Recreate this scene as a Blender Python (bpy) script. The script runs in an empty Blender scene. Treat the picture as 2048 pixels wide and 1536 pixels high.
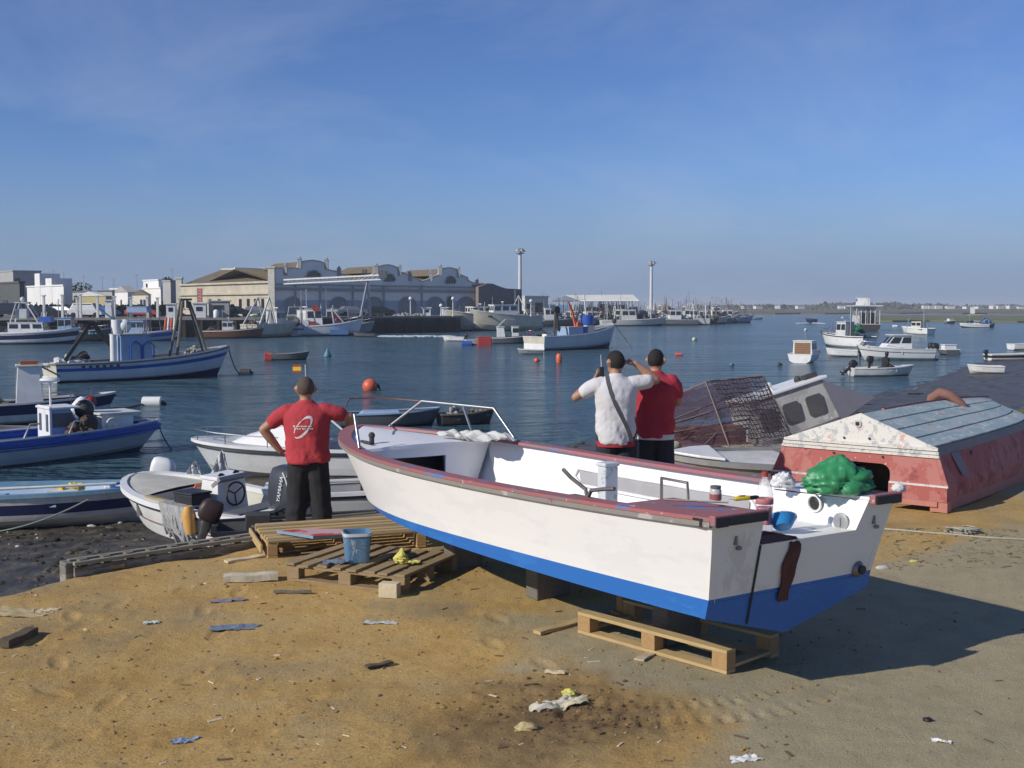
import bpy, bmesh, math, random
import numpy as np
from mathutils import Vector, Matrix, noise as mnoise
R = math.radians
random.seed(7)
scene = bpy.context.scene
C = scene.collection

# ------------------------------------------------------------------ camera, sky, sun, exposure
FPX = 2300.0                       # focal length in pixels of the 2048 px wide photograph
CAM_H = 2.4
TH = math.atan(156 / FPX)          # the horizon lies 156 px above the middle of the frame
cd = bpy.data.cameras.new('camera')
cam = bpy.data.objects.new('camera', cd)
C.objects.link(cam)
cd.sensor_width = 36.0
cd.lens = FPX / 2048 * 36
cd.clip_start = 0.1
cd.clip_end = 20000
cam.location = (0, 0, CAM_H)
cam.rotation_euler = (R(90) - TH, 0, 0)
scene.camera = cam

SUN_EL = R(30.5)
SUN_TO = Vector((-0.852, -0.523, 0)).normalized()      # horizontal direction towards the sun
w = bpy.data.worlds.new('World')
scene.world = w
w.use_nodes = True
wn, wl = w.node_tree.nodes, w.node_tree.links
bg = wn['Background']
sky = wn.new('ShaderNodeTexSky')
sky.sky_type = 'NISHITA'
sky.sun_disc = False
sky.sun_elevation = SUN_EL
sky.sun_rotation = math.atan2(SUN_TO.x, SUN_TO.y)
sky.air_density = 1.0
sky.dust_density = 0.0
sky.ozone_density = 6.0
bg.inputs['Strength'].default_value = 0.092
# thin high cirrus, faint, all over the sky
tc = wn.new('ShaderNodeTexCoord')
mp = wn.new('ShaderNodeMapping')
mp.inputs['Scale'].default_value = (2.2, 2.6, 5.0)
mp.inputs['Rotation'].default_value = (0.1, 0.35, 0.3)
nz = wn.new('ShaderNodeTexNoise')
nz.inputs['Scale'].default_value = 1.6
nz.inputs['Detail'].default_value = 7
nz.inputs['Roughness'].default_value = 0.62
nz.inputs['Distortion'].default_value = 0.5
rp = wn.new('ShaderNodeValToRGB')
rp.color_ramp.elements[0].position = 0.44
rp.color_ramp.elements[0].color = (0, 0, 0, 1)
rp.color_ramp.elements[1].position = 0.85
rp.color_ramp.elements[1].color = (.22, .22, .22, 1)
mx = wn.new('ShaderNodeMix')
mx.data_type = 'RGBA'
mx.inputs['B'].default_value = (7.0, 7.4, 8.2, 1)
wl.new(tc.outputs['Generated'], mp.inputs['Vector'])
wl.new(mp.outputs['Vector'], nz.inputs['Vector'])
wl.new(nz.outputs['Fac'], rp.inputs['Fac'])
wl.new(rp.outputs['Color'], mx.inputs['Factor'])
# air tint over the whole sky, and the even band of sea haze round the horizon
tn = wn.new('ShaderNodeMix'); tn.data_type = 'RGBA'; tn.blend_type = 'MULTIPLY'
tn.inputs['Factor'].default_value = 1.0
tn.inputs['B'].default_value = (.74, .80, 1.06, 1)
wl.new(sky.outputs['Color'], tn.inputs['A'])
sp = wn.new('ShaderNodeSeparateXYZ'); wl.new(tc.outputs['Generated'], sp.inputs[0])
hr = wn.new('ShaderNodeMapRange'); hr.interpolation_type = 'SMOOTHSTEP'
hr.inputs['From Min'].default_value = 0.0; hr.inputs['From Max'].default_value = .13
hr.inputs['To Min'].default_value = .95; hr.inputs['To Max'].default_value = 0.0
wl.new(sp.outputs['Z'], hr.inputs['Value'])
hz = wn.new('ShaderNodeMix'); hz.data_type = 'RGBA'
hz.inputs['B'].default_value = (2.35, 3.35, 5.15, 1)
wl.new(hr.outputs['Result'], hz.inputs['Factor']); wl.new(tn.outputs['Result'], hz.inputs['A'])
wl.new(hz.outputs['Result'], mx.inputs['A'])
wl.new(mx.outputs['Result'], bg.inputs['Color'])

sl = bpy.data.lights.new('sun', 'SUN')
sl.energy = 4.0
sl.angle = R(0.53)
sl.color = (1.0, 0.945, 0.86)
so = bpy.data.objects.new('sun', sl)
C.objects.link(so)
sd = Vector((SUN_TO.x * math.cos(SUN_EL), SUN_TO.y * math.cos(SUN_EL), math.sin(SUN_EL)))
so.rotation_euler = sd.to_track_quat('Z', 'Y').to_euler()

scene.view_settings.view_transform = 'Standard'
scene.view_settings.look = 'None'
scene.view_settings.exposure = 0.0
scene.view_settings.gamma = 1.0
scene.view_settings.use_curve_mapping = False
scene.cycles.max_bounces = 6
scene.cycles.transparent_max_bounces = 8
scene.cycles.use_denoising = True

# ------------------------------------------------------------------ helpers
CT, ST = math.cos(TH), math.sin(TH)
WATER = -1.2

def ray(u, v):
    a, b = (u - 1024) / FPX, (v - 768) / FPX
    return Vector((a, CT - b * ST, -ST - b * CT))

def at(u, v, d):
    """world point seen at photo pixel (u, v), d metres along the viewing axis"""
    return Vector((0, 0, CAM_H)) + ray(u, v) * d

def gz(u, v, z=0.0):
    """world point seen at photo pixel (u, v) lying at height z"""
    r = ray(u, v)
    return Vector((0, 0, CAM_H)) + r * ((z - CAM_H) / r.z)

def onplane(u, v, A, B):
    """photo pixel (u, v) on the vertical plane through ground points A and B"""
    r = ray(u, v)
    dx, dy = B[0] - A[0], B[1] - A[1]
    n = (dy, -dx)
    t = (A[0] * n[0] + A[1] * n[1]) / (r.x * n[0] + r.y * n[1])
    return Vector((0, 0, CAM_H)) + r * t

def fbm(x, y, seed=0, octv=4):
    """value noise on numpy arrays"""
    x = np.asarray(x, float); y = np.asarray(y, float)
    out = np.zeros(np.broadcast(x, y).shape); amp = 1.0; tot = 0
    for o in range(octv):
        f = 2.0 ** o
        X, Y = x * f + 17.3 * o + seed, y * f + 9.1 * o - seed
        xi, yi = np.floor(X), np.floor(Y)
        fx, fy = X - xi, Y - yi
        fx = fx * fx * (3 - 2 * fx); fy = fy * fy * (3 - 2 * fy)
        def h(a, b):
            s = np.sin(a * 127.1 + b * 311.7 + seed * 3.7) * 43758.5453
            return s - np.floor(s)
        n = (h(xi, yi) * (1 - fx) + h(xi + 1, yi) * fx) * (1 - fy) + (h(xi, yi + 1) * (1 - fx) + h(xi + 1, yi + 1) * fx) * fy
        out = out + n * amp; tot += amp; amp *= .5
    return out / tot - .5

MATS = {}
def mat(name, col, rough=.6, col2=None, amt=.25, scale=6., bump=0., bscale=None, metal=0., spec=.5, alpha=None, sharp=False, stretch=(1, 1, 1), coat=0., trans=0.):
    """procedural material: base colour broken up by a second colour through noise, plus fine relief"""
    if name in MATS: return MATS[name]
    m = bpy.data.materials.new(name); m.use_nodes = True
    n, l = m.node_tree.nodes, m.node_tree.links
    b = n['Principled BSDF']
    b.inputs['Roughness'].default_value = rough
    b.inputs['Metallic'].default_value = metal
    b.inputs['Specular IOR Level'].default_value = spec
    b.inputs['Coat Weight'].default_value = coat
    b.inputs['Transmission Weight'].default_value = trans
    if alpha is not None: b.inputs['Alpha'].default_value = alpha
    t = n.new('ShaderNodeTexCoord'); mpn = n.new('ShaderNodeMapping')
    mpn.inputs['Scale'].default_value = stretch
    l.new(t.outputs['Object'], mpn.inputs['Vector'])
    no = n.new('ShaderNodeTexNoise'); no.inputs['Scale'].default_value = scale; no.inputs['Detail'].default_value = 6; no.inputs['Roughness'].default_value = .65
    l.new(mpn.outputs['Vector'], no.inputs['Vector'])
    if col2 is None: col2 = tuple(c * .55 for c in col)
    r_ = n.new('ShaderNodeValToRGB')
    e = r_.color_ramp.elements
    if sharp:
        e[0].position = .5 + (.5 - amt) * .36 - .015; e[1].position = e[0].position + .03
    else:
        e[0].position = .5 - amt * .2; e[1].position = .95
    e[0].color = (*col, 1); e[1].color = (*col2, 1)
    l.new(no.outputs['Fac'], r_.inputs['Fac'])
    l.new(r_.outputs['Color'], b.inputs['Base Color'])
    if bump:
        nb = n.new('ShaderNodeTexNoise'); nb.inputs['Scale'].default_value = bscale or scale * 4; nb.inputs['Detail'].default_value = 4
        l.new(mpn.outputs['Vector'], nb.inputs['Vector'])
        bp = n.new('ShaderNodeBump'); bp.inputs['Strength'].default_value = bump; bp.inputs['Distance'].default_value = .02
        l.new(nb.outputs['Fac'], bp.inputs['Height']); l.new(bp.outputs['Normal'], b.inputs['Normal'])
    MATS[name] = m
    return m

class MB:
    """collects shapes and links them as one mesh object"""
    def __init__(s): s.v = []; s.f = []; s.m = []
    def add(s, vs, fs, mi=0):
        o = len(s.v)
        s.v += [tuple(p) for p in vs]
        for f in fs: s.f.append(tuple(i + o for i in f)); s.m.append(mi)
        return s
    def box(s, c, size, mi=0, rz=0., M=None, taper=1.):
        x, y, z = (q / 2 for q in size); t = taper
        P = [(-x, -y, -z), (x, -y, -z), (x, y, -z), (-x, y, -z), (-x * t, -y * t, z), (x * t, -y * t, z), (x * t, y * t, z), (-x * t, y * t, z)]
        Rm = M if M is not None else Matrix.Rotation(rz, 3, 'Z')
        c = Vector(c)
        return s.add([Rm @ Vector(p) + c for p in P], [(3, 2, 1, 0), (4, 5, 6, 7), (0, 1, 5, 4), (1, 2, 6, 5), (2, 3, 7, 6), (3, 0, 4, 7)], mi)
    def bar(s, a, b, w_, h=None, mi=0, up=(0, 0, 1)):
        a, b = Vector(a), Vector(b); h = h or w_
        d = (b - a); L = d.length; d.normalize(); up = Vector(up)
        if abs(d.dot(up)) > .99: up = Vector((0, 1, 0))
        x = d.cross(up).normalized(); y = x.cross(d).normalized()
        M = Matrix((d, x, y)).transposed()
        return s.box((a + b) / 2, (L, w_, h), mi, M=M)
    def tube(s, pts, r, n=6, mi=0, cap=True):
        pts = [Vector(p) for p in pts]
        rs = r if isinstance(r, (list, tuple)) else [r] * len(pts)
        rings = []; prev = None
        for i, p in enumerate(pts):
            d = (pts[min(i + 1, len(pts) - 1)] - pts[max(i - 1, 0)])
            d = d.normalized() if d.length > 1e-9 else Vector((0, 0, 1))
            if prev is None: x = d.orthogonal().normalized()
            else:
                x = prev - d * prev.dot(d); x = x.normalized() if x.length > 1e-6 else d.orthogonal().normalized()
            prev = x; y = d.cross(x)
            q = rs[i]; qx, qy = q if isinstance(q, (tuple, list)) else (q, q)
            rings.append([p + x * qx * math.cos(2 * math.pi * k / n) + y * qy * math.sin(2 * math.pi * k / n) for k in range(n)])
        return s.rings(rings, mi, cap)
    def rings(s, rings, mi=0, cap=True, closed=True):
        n = len(rings[0]); vs = [p for rg in rings for p in rg]; fs = []
        for i in range(len(rings) - 1):
            for k in range(n if closed else n - 1):
                k2 = (k + 1) % n
                fs.append((i * n + k, i * n + k2, (i + 1) * n + k2, (i + 1) * n + k))
        if cap and closed:
            fs.append(tuple(range(n - 1, -1, -1))); fs.append(tuple((len(rings) - 1) * n + k for k in range(n)))
        return s.add(vs, fs, mi)
    def lathe(s, prof, c=(0, 0, 0), n=14, mi=0, M=None):
        c = Vector(c)
        rg = [[(Vector((r_ * math.cos(2 * math.pi * k / n), r_ * math.sin(2 * math.pi * k / n), z))) for k in range(n)] for r_, z in prof]
        if M is not None: rg = [[M @ p for p in q] for q in rg]
        rg = [[p + c for p in q] for q in rg]
        big = max(r_ for r_, z in prof)
        if prof[0][0] > .35 * big and prof[-1][0] > .35 * big: return s.rings(rg + rg[:1], mi, cap=False)
        return s.rings(rg, mi)
    def grid(s, rows, mi=0):
        return s.rings(rows, mi, cap=False, closed=False)
    def prism(s, poly, d, mi=0):
        """poly: list of 3-D points in one plane, extruded by vector d"""
        d = Vector(d); n = len(poly); P = [Vector(p) for p in poly]
        fs = [tuple(range(n)), tuple(range(2 * n - 1, n - 1, -1))] + [((i + 1) % n, i, i + n, (i + 1) % n + n) for i in range(n)]
        return s.add(P + [p + d for p in P], fs, mi)
    def ball(s, c, r, n=10, mi=0, jit=0.):
        r3 = r if isinstance(r, (tuple, list)) else (r, r, r); m_ = max(4, n // 2 + 1); rows = []
        for i in range(m_ + 1):
            th = math.pi * i / m_; rr = max(math.sin(th), .02)
            row = []
            for k in range(n):
                j = 1 + random.uniform(-jit, jit)
                row.append((c[0] + r3[0] * rr * j * math.cos(2 * math.pi * k / n), c[1] + r3[1] * rr * j * math.sin(2 * math.pi * k / n), c[2] - r3[2] * math.cos(th) * (j if jit else 1)))
            rows.append(row)
        return s.rings(rows, mi)
    def mesh(s, name, mats):
        me = bpy.data.meshes.new(name)
        me.from_pydata(s.v, [], s.f)
        for m in (mats if isinstance(mats, (list, tuple)) else [mats]): me.materials.append(m)
        if any(s.m): me.polygons.foreach_set('material_index', s.m)
        return me
    def build(s, name, mats, parent=None, smooth=None, bevel=0., fix=True):
        me = s.mesh(name, mats)
        if fix:
            bm = bmesh.new(); bm.from_mesh(me); bmesh.ops.recalc_face_normals(bm, faces=bm.faces); bm.to_mesh(me); bm.free()
        if smooth is not None:
            me.polygons.foreach_set('use_smooth', [True] * len(me.polygons)); me.set_sharp_from_angle(angle=R(smooth))
        o = bpy.data.objects.new(name, me); C.objects.link(o)
        if parent is not None: o.parent = parent
        if bevel:
            b = o.modifiers.new('bevel', 'BEVEL'); b.width = bevel; b.segments = 2; b.limit_method = 'ANGLE'
        return o

def tag(o, label=None, cat=None, group=None, kind=None):
    if label: o['label'] = label
    if cat: o['category'] = cat
    if group: o['group'] = group
    if kind: o['kind'] = kind
    return o

def thing(name, label, cat, loc=(0, 0, 0), rz=0., group=None, rot=None):
    o = bpy.data.objects.new(name, None); C.objects.link(o)
    o.empty_display_size = .2
    o.location = loc; o.rotation_euler = rot if rot is not None else (0, 0, rz)
    return tag(o, label, cat, group)

def part(name, mats, parent, fn, smooth=None, bevel=0.):
    m = MB(); fn(m)
    return m.build(name, mats, parent, smooth, bevel)

def copy_tree(o, parent=None):
    c = o.copy(); C.objects.link(c); c.parent = parent
    for ch in list(o.children): copy_tree(ch, c)
    return c

def text_mesh(name, txt, size, material, parent, M, ext=.002):
    cu = bpy.data.curves.new(name, 'FONT'); cu.body = txt; cu.size = size; cu.extrude = ext
    cu.align_x = 'CENTER'; cu.align_y = 'CENTER'
    t = bpy.data.objects.new(name, cu); C.objects.link(t)
    dg = bpy.context.evaluated_depsgraph_get()
    me = bpy.data.meshes.new_from_object(t.evaluated_get(dg))
    bpy.data.objects.remove(t); me.materials.clear(); me.materials.append(material)
    o = bpy.data.objects.new(name, me); C.objects.link(o); o.parent = parent
    o.matrix_local = M
    return o

def sag(a, b, drop, n=14):
    a, b = Vector(a), Vector(b)
    return [a.lerp(b, i / n) - Vector((0, 0, drop * 4 * (i / n) * (1 - i / n))) for i in range(n + 1)]

def rope(label, pts, r=.012, m=None, cat='rope', group=None):
    k = MB(); k.tube(pts, r, 5)
    return tag(k.build('rope', m or MATS['rope'], smooth=60), label, cat, group)

# common materials
white = mat('white_paint', (.80, .80, .77), .38, (.58, .56, .50), .3, 2.5, .05)
cream = mat('cream_paint', (.68, .65, .55), .5, (.42, .38, .28), .5, 3., .08)
offw = mat('weathered_white', (.66, .66, .63), .55, (.38, .36, .32), .6, 4., .12)
bluep = mat('blue_paint', (.025, .10, .42), .4, (.03, .07, .22), .3, 4., .05)
navy = mat('navy_paint', (.02, .03, .10), .4, (.03, .03, .06), .3, 4.)
lblue = mat('pale_blue_paint', (.30, .42, .58), .5, (.25, .30, .38), .4, 4.)
blackp = mat('black_rubber', (.018, .018, .02), .5, (.04, .04, .04), .3, 8.)
dark = mat('dark_gear', (.045, .042, .04), .75, (.10, .09, .08), .5, 9., .2)
greyp = mat('grey_paint', (.30, .30, .30), .6, (.17, .17, .17), .5, 5., .1)
greyd = mat('dark_grey_paint', (.12, .125, .13), .6, (.07, .07, .07), .5, 5., .1)
redp = mat('red_paint', (.42, .05, .035), .5, (.28, .05, .04), .4, 5., .05)
orange = mat('orange_plastic', (.68, .13, .05), .45, (.5, .12, .07), .4, 6.)
yellow = mat('yellow_plastic', (.75, .55, .03), .45, (.6, .4, .05), .3, 8.)
tealp = mat('teal_paint', (.06, .22, .26), .5, (.05, .13, .16), .4, 5.)
steel = mat('steel_tube', (.42, .43, .44), .42, (.25, .24, .23), .4, 12., metal=1.)
galv = mat('galvanised_steel', (.42, .43, .43), .5, (.28, .27, .25), .4, 6., metal=.6)
glassd = mat('dark_window_glass', (.015, .018, .022), .12, (.03, .035, .04), .3, 2., spec=.8)
glassb = mat('blue_window_glass', (.06, .09, .12), .1, (.04, .05, .06), .3, 2., spec=.8)
mat('rope', (.42, .40, .32), .9, (.22, .2, .15), .5, 30., .3)
ropeg = mat('green_rope', (.30, .36, .30), .9, (.18, .2, .15), .5, 30., .3)
rust = mat('rusty_steel', (.16, .07, .035), .85, (.07, .035, .025), .5, 8., .3)
woodg = mat('old_grey_wood', (.20, .18, .145), .9, (.10, .09, .075), .6, 5., .5, 40, stretch=(1, 8, 8))
pine = mat('pallet_pine', (.52, .37, .17), .8, (.34, .23, .10), .5, 4., .3, 30, stretch=(1, 10, 10))
pineo = mat('weathered_pallet_wood', (.33, .235, .12), .85, (.18, .13, .075), .6, 4., .35, 30, stretch=(1, 10, 10))
block = mat('pallet_block_chipboard', (.42, .26, .11), .9, (.28, .17, .08), .5, 30., .4, 90)
skin = mat('skin', (.42, .22, .135), .55, (.33, .16, .10), .3, 9., .04)
hairm = mat('dark_hair', (.014, .011, .010), .8, (.035, .028, .022), .4, 60., .5, 200)
trous = mat('black_trousers', (.016, .016, .018), .9, (.03, .03, .034), .5, 7., .25, 14)

# ------------------------------------------------------------------ ground: sand bank, mud foreshore, sea bed (one sheet)
BANK = [gz(u, v, 0) for u, v in ((-900, 1330), (-300, 1235), (0, 1192), (150, 1150), (430, 1112), (740, 1046), (1000, 975), (1300, 915), (1500, 880), (2048, 828), (2700, 800))]
SHORE = [gz(u, v, WATER) for u, v in ((-900, 1110), (-300, 1068), (0, 1043), (150, 1012), (330, 978), (500, 954), (760, 935), (1000, 905), (1200, 882), (1400, 853), (1520, 842), (1650, 815), (1760, 790), (1870, 757), (1960, 722), (2048, 697), (2200, 676), (2500, 665))]
bx_, by_ = [p.x for p in BANK], [p.y for p in BANK]
sx_, sy_ = [p.x for p in SHORE], [p.y for p in SHORE]

rf_ = random.Random(5)
FEET = []
for i_ in range(15):
    fx_, fy_, fa_ = rf_.uniform(-4.2, 2.2), rf_.uniform(5.0, 10.0), rf_.uniform(0, 6.28)
    for s_ in range(3):
        FEET.append((fx_ + math.cos(fa_) * s_ * .6 - math.sin(fa_) * .1 * (-1) ** s_, fy_ + math.sin(fa_) * s_ * .6 + math.cos(fa_) * .1 * (-1) ** s_, fa_ + rf_.uniform(-.2, .2)))

def ground_np(x, y):
    yb = np.interp(x, bx_, by_) + fbm(x * .8, x * .0 + 3, 5) * .8
    ys = np.interp(x, sx_, sy_) + fbm(x * .35, y * .1, 9) * 2.2
    s = (y - yb) / np.maximum(ys - yb, 1.)
    sm = np.clip(s / .16, 0, 1); sm = sm * sm * (3 - 2 * sm)
    z = -.55 * sm - .65 * np.clip(s, 0, 1) ** .9
    z = z - np.clip(s - 1, 0, 1) * 2.0
    mud = np.clip((s - .02) / .08, 0, 1)
    z = z + fbm(x * .5, y * .5, 1, 3) * .09 * np.clip((y - 3) / 4, 0, 1)
    z = z + fbm(x * 3.1, y * 3.1, 2, 4) * (.022 + .05 * mud)
    z = z + fbm(x * 14, y * 14, 3, 2) * (.009 + .02 * mud)
    dp = gz(1110, 1440); d = np.hypot((x - dp.x) / 1.0, (y - dp.y) / .9)
    damp = np.clip(1.15 - d + fbm(x * 2.5, y * 2.5, 11) * .9, 0, 1)
    z = z + damp * (fbm(x * 9, y * 9, 12, 3) * .05 - .012)
    # hard standing, worn concrete showing through the sand at the right
    c = gz(1830, 1420); e = ((x - c.x) * .93 - (y - c.y) * .1) / 2.5
    conc = np.clip((e + 1.0) * 1.5 + fbm(x * .8, y * .8, 21) * 1.6 - np.clip((y - 8.8) / 1.2, 0, 3), 0, 1)
    conc = np.clip(conc + np.clip(.25 - np.hypot((x + 2.2) / 1.4, (y - 7.2) / .8) * .5 + fbm(x * 1.7, y * 1.7, 31), 0, .55) - damp, 0, 1)
    for cx_, cy_, an_ in FEET:          # trodden footprints
        dx_, dy_ = x - cx_, y - cy_; p_ = (dx_ * math.cos(an_) + dy_ * math.sin(an_)) / .15; q_ = (-dx_ * math.sin(an_) + dy_ * math.cos(an_)) / .055
        m_ = (np.abs(p_) < 1.8) & (np.abs(q_) < 1.8)
        if m_.any(): rr_ = p_ * p_ + q_ * q_; z = z + np.where(m_, -.011 * np.exp(-rr_ * rr_) + .006 * np.exp(-(rr_ - 1.6) ** 2 * 3), 0)
    for r0_ in (1.15, 1.42):             # a turning tyre track at the bottom of the sand
        tc_ = gz(1290, 1300); rad_ = np.hypot(x - tc_.x, y - tc_.y); ang_ = np.arctan2(y - tc_.y, x - tc_.x)
        band_ = np.exp(-((rad_ - r0_) / .06) ** 4) * np.clip(-np.sin(ang_) * 1.6 - .6, 0, 1)
        z = z + band_ * (-.010 + .007 * np.sign(np.sin(ang_ * 75)))
    conc = np.clip((conc - .42) * 2.6 + .5, 0, 1) * .92
    z = z * 1 - conc * fbm(x * 3.1, y * 3.1, 2, 4) * .016
    return z, mud, conc, damp

def ground(x, y):
    return float(ground_np(np.array([x], float), np.array([y], float))[0][0])

yy = np.concatenate([np.linspace(-25, 2.4, 14), np.geomspace(2.5, 18, 380), np.geomspace(18.1, 150, 150)])
aa = np.concatenate([np.linspace(-1.5, -.53, 24), np.linspace(-.525, .525, 470), np.linspace(.53, 1.5, 24)])
Y, A = np.meshgrid(yy, aa, indexing='ij')
X = A * np.maximum(Y, 2.4) + np.where(Y < 2.4, A * (2.4 - Y) * 1.5, 0)
Z, MU, CO, DA = ground_np(X, Y)
nr, nc = X.shape
me = bpy.data.meshes.new('ground')
idx = np.arange(nr * nc).reshape(nr, nc)
F = np.stack([idx[:-1, :-1], idx[:-1, 1:], idx[1:, 1:], idx[1:, :-1]], -1).reshape(-1, 4)
me.vertices.add(nr * nc); me.vertices.foreach_set('co', np.stack([X, Y, Z], -1).ravel().astype(np.float32))
me.loops.add(F.size); me.loops.foreach_set('vertex_index', F.ravel().astype(np.int32))
me.polygons.add(len(F)); me.polygons.foreach_set('loop_start', np.arange(0, F.size, 4, dtype=np.int32))
me.update()
for nm, arr in (('mud', MU), ('concrete', CO), ('damp', DA)):
    at_ = me.attributes.new(nm, 'FLOAT', 'POINT'); at_.data.foreach_set('value', arr.ravel().astype(np.float32))
me.polygons.foreach_set('use_smooth', [True] * len(me.polygons))

def ground_material():
    m = bpy.data.materials.new('sand_and_mud'); m.use_nodes = True
    n, l = m.node_tree.nodes, m.node_tree.links
    b = n['Principled BSDF']
    g = n.new('ShaderNodeNewGeometry')
    def no(sc, det=6, ro=.6):
        t = n.new('ShaderNodeTexNoise'); t.inputs['Scale'].default_value = sc; t.inputs['Detail'].default_value = det; t.inputs['Roughness'].default_value = ro
        l.new(g.outputs['Position'], t.inputs['Vector']); return t
    def ramp(src, stops):
        r = n.new('ShaderNodeValToRGB'); e = r.color_ramp.elements
        while len(e) < len(stops): e.new(.5)
        for k, (p, c) in zip(e, stops): k.position = p; k.color = (*c, 1)
        l.new(src, r.inputs['Fac']); return r.outputs['Color']
    def mix(f, a, c, typ='MIX'):
        q = n.new('ShaderNodeMix'); q.data_type = 'RGBA'; q.blend_type = typ
        if isinstance(f, float): q.inputs['Factor'].default_value = f
        else: l.new(f, q.inputs['Factor'])
        l.new(a, q.inputs['A']); l.new(c, q.inputs['B']); return q.outputs['Result']
    def attr(nm):
        a = n.new('ShaderNodeAttribute'); a.attribute_name = nm; return a.outputs['Fac']
    sand = ramp(no(1.3).outputs['Fac'], [(.28, (.46, .28, .085)), (.5, (.56, .365, .13)), (.72, (.53, .385, .175))])
    fine = ramp(no(45, 5, .75).outputs['Fac'], [(.30, (.45, .42, .38)), (.5, (.95, .95, .95)), (.72, (1.2, 1.18, 1.1))])
    sand = mix(.75, sand, fine, 'MULTIPLY')
    pm = n.new('ShaderNodeMapRange'); pm.inputs['From Min'].default_value = .50; pm.inputs['From Max'].default_value = .72; l.new(no(.75, 7, .68).outputs['Fac'], pm.inputs['Value'])
    sand = mix(pm.outputs['Result'], sand, ramp(no(30, 5, .8).outputs['Fac'], [(.35, (.20, .155, .085)), (.65, (.36, .29, .175))]))
    gm = n.new('ShaderNodeMapRange'); gm.inputs['From Min'].default_value = .60; gm.inputs['From Max'].default_value = .68; l.new(no(14, 6, .75).outputs['Fac'], gm.inputs['Value'])
    sand = mix(gm.outputs['Result'], sand, ramp(no(60, 3, .7).outputs['Fac'], [(.3, (.17, .11, .045)), (.7, (.30, .20, .085))]))
    conc = ramp(no(3.5).outputs['Fac'], [(.3, (.37, .315, .19)), (.55, (.43, .37, .235)), (.75, (.48, .39, .215))])
    conc = mix(.5, conc, ramp(no(90, 4, .8).outputs['Fac'], [(.35, (.55, .55, .55)), (.6, (1.1, 1.1, 1.1))]), 'MULTIPLY')
    dam = ramp(no(8).outputs['Fac'], [(.35, (.15, .095, .045)), (.65, (.25, .165, .075))])
    dam = mix(.6, dam, fine, 'MULTIPLY')
    mud = ramp(no(2.2).outputs['Fac'], [(.3, (.035, .033, .026)), (.5, (.085, .074, .055)), (.62, (.15, .12, .08)), (.75, (.065, .075, .03))])
    mud = mix(.7, mud, ramp(no(25, 5, .8).outputs['Fac'], [(.3, (.4, .4, .4)), (.6, (1.2, 1.2, 1.2))]), 'MULTIPLY')
    col = mix(attr('concrete'), sand, conc)
    col = mix(attr('damp'), col, dam)
    col = mix(attr('mud'), col, mud)
    l.new(col, b.inputs['Base Color'])
    mr = n.new('ShaderNodeMapRange'); mr.inputs['To Min'].default_value = .95; mr.inputs['To Max'].default_value = .42
    l.new(attr('mud'), mr.inputs['Value']); l.new(mr.outputs['Result'], b.inputs['Roughness'])
    b.inputs['Specular IOR Level'].default_value = .25
    bp = n.new('ShaderNodeBump'); bp.inputs['Strength'].default_value = .7; bp.inputs['Distance'].default_value = .02
    l.new(no(55, 6, .75).outputs['Fac'], bp.inputs['Height']); l.new(bp.outputs['Normal'], b.inputs['Normal'])
    return m
me.materials.append(ground_material())
go = bpy.data.objects.new('ground', me); C.objects.link(go)
tag(go, 'ochre sand bank falling to a dark mud foreshore', kind='structure')

# ------------------------------------------------------------------ water
def water_material():
    m = bpy.data.materials.new('harbour_water'); m.use_nodes = True
    n, l = m.node_tree.nodes, m.node_tree.links
    b = n['Principled BSDF']
    b.inputs['Base Color'].default_value = (.055, .11, .135, 1)
    b.inputs['Roughness'].default_value = .14
    b.inputs['IOR'].default_value = 1.33
    g = n.new('ShaderNodeNewGeometry')
    def no(sc, st, rot=0., det=3):
        mp_ = n.new('ShaderNodeMapping'); mp_.inputs['Scale'].default_value = st; mp_.inputs['Rotation'].default_value = (0, 0, rot)
        l.new(g.outputs['Position'], mp_.inputs['Vector'])
        t = n.new('ShaderNodeTexNoise'); t.inputs['Scale'].default_value = sc; t.inputs['Detail'].default_value = det; t.inputs['Roughness'].default_value = .6
        l.new(mp_.outputs['Vector'], t.inputs['Vector']); return t.outputs['Fac']
    def add(a, c, k):
        q = n.new('ShaderNodeMath'); q.operation = 'MULTIPLY_ADD'; q.inputs[1].default_value = k
        l.new(c, q.inputs[0]); l.new(a, q.inputs[2]); return q.outputs[0]
    h1 = no(2.2, (.55, 1.1, 1), .25, 4)
    h = add(h1, no(.62, (.5, 1.1, 1), .15, 4), 3.4)
    h = add(h, no(.16, (.5, 1, 1), -.2), 5.0)
    gust = n.new('ShaderNodeMapRange'); gust.inputs['From Min'].default_value = .35; gust.inputs['From Max'].default_value = .65
    gust.inputs['To Min'].default_value = .45; gust.inputs['To Max'].default_value = 1.0
    l.new(no(.035, (.6, 1.6, 1), .1, 2), gust.inputs['Value'])
    bp = n.new('ShaderNodeBump'); bp.inputs['Distance'].default_value = .55
    l.new(gust.outputs['Result'], bp.inputs['Strength'])
    l.new(h, bp.inputs['Height']); l.new(bp.outputs['Normal'], b.inputs['Normal'])
    return m
wm = MB(); wm.add([(-2500, 6, WATER), (2500, 6, WATER), (2500, 4200, WATER), (-2500, 4200, WATER)], [(0, 1, 2, 3)])
tag(wm.build('water', water_material()), 'rippled blue harbour water', kind='structure')

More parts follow.
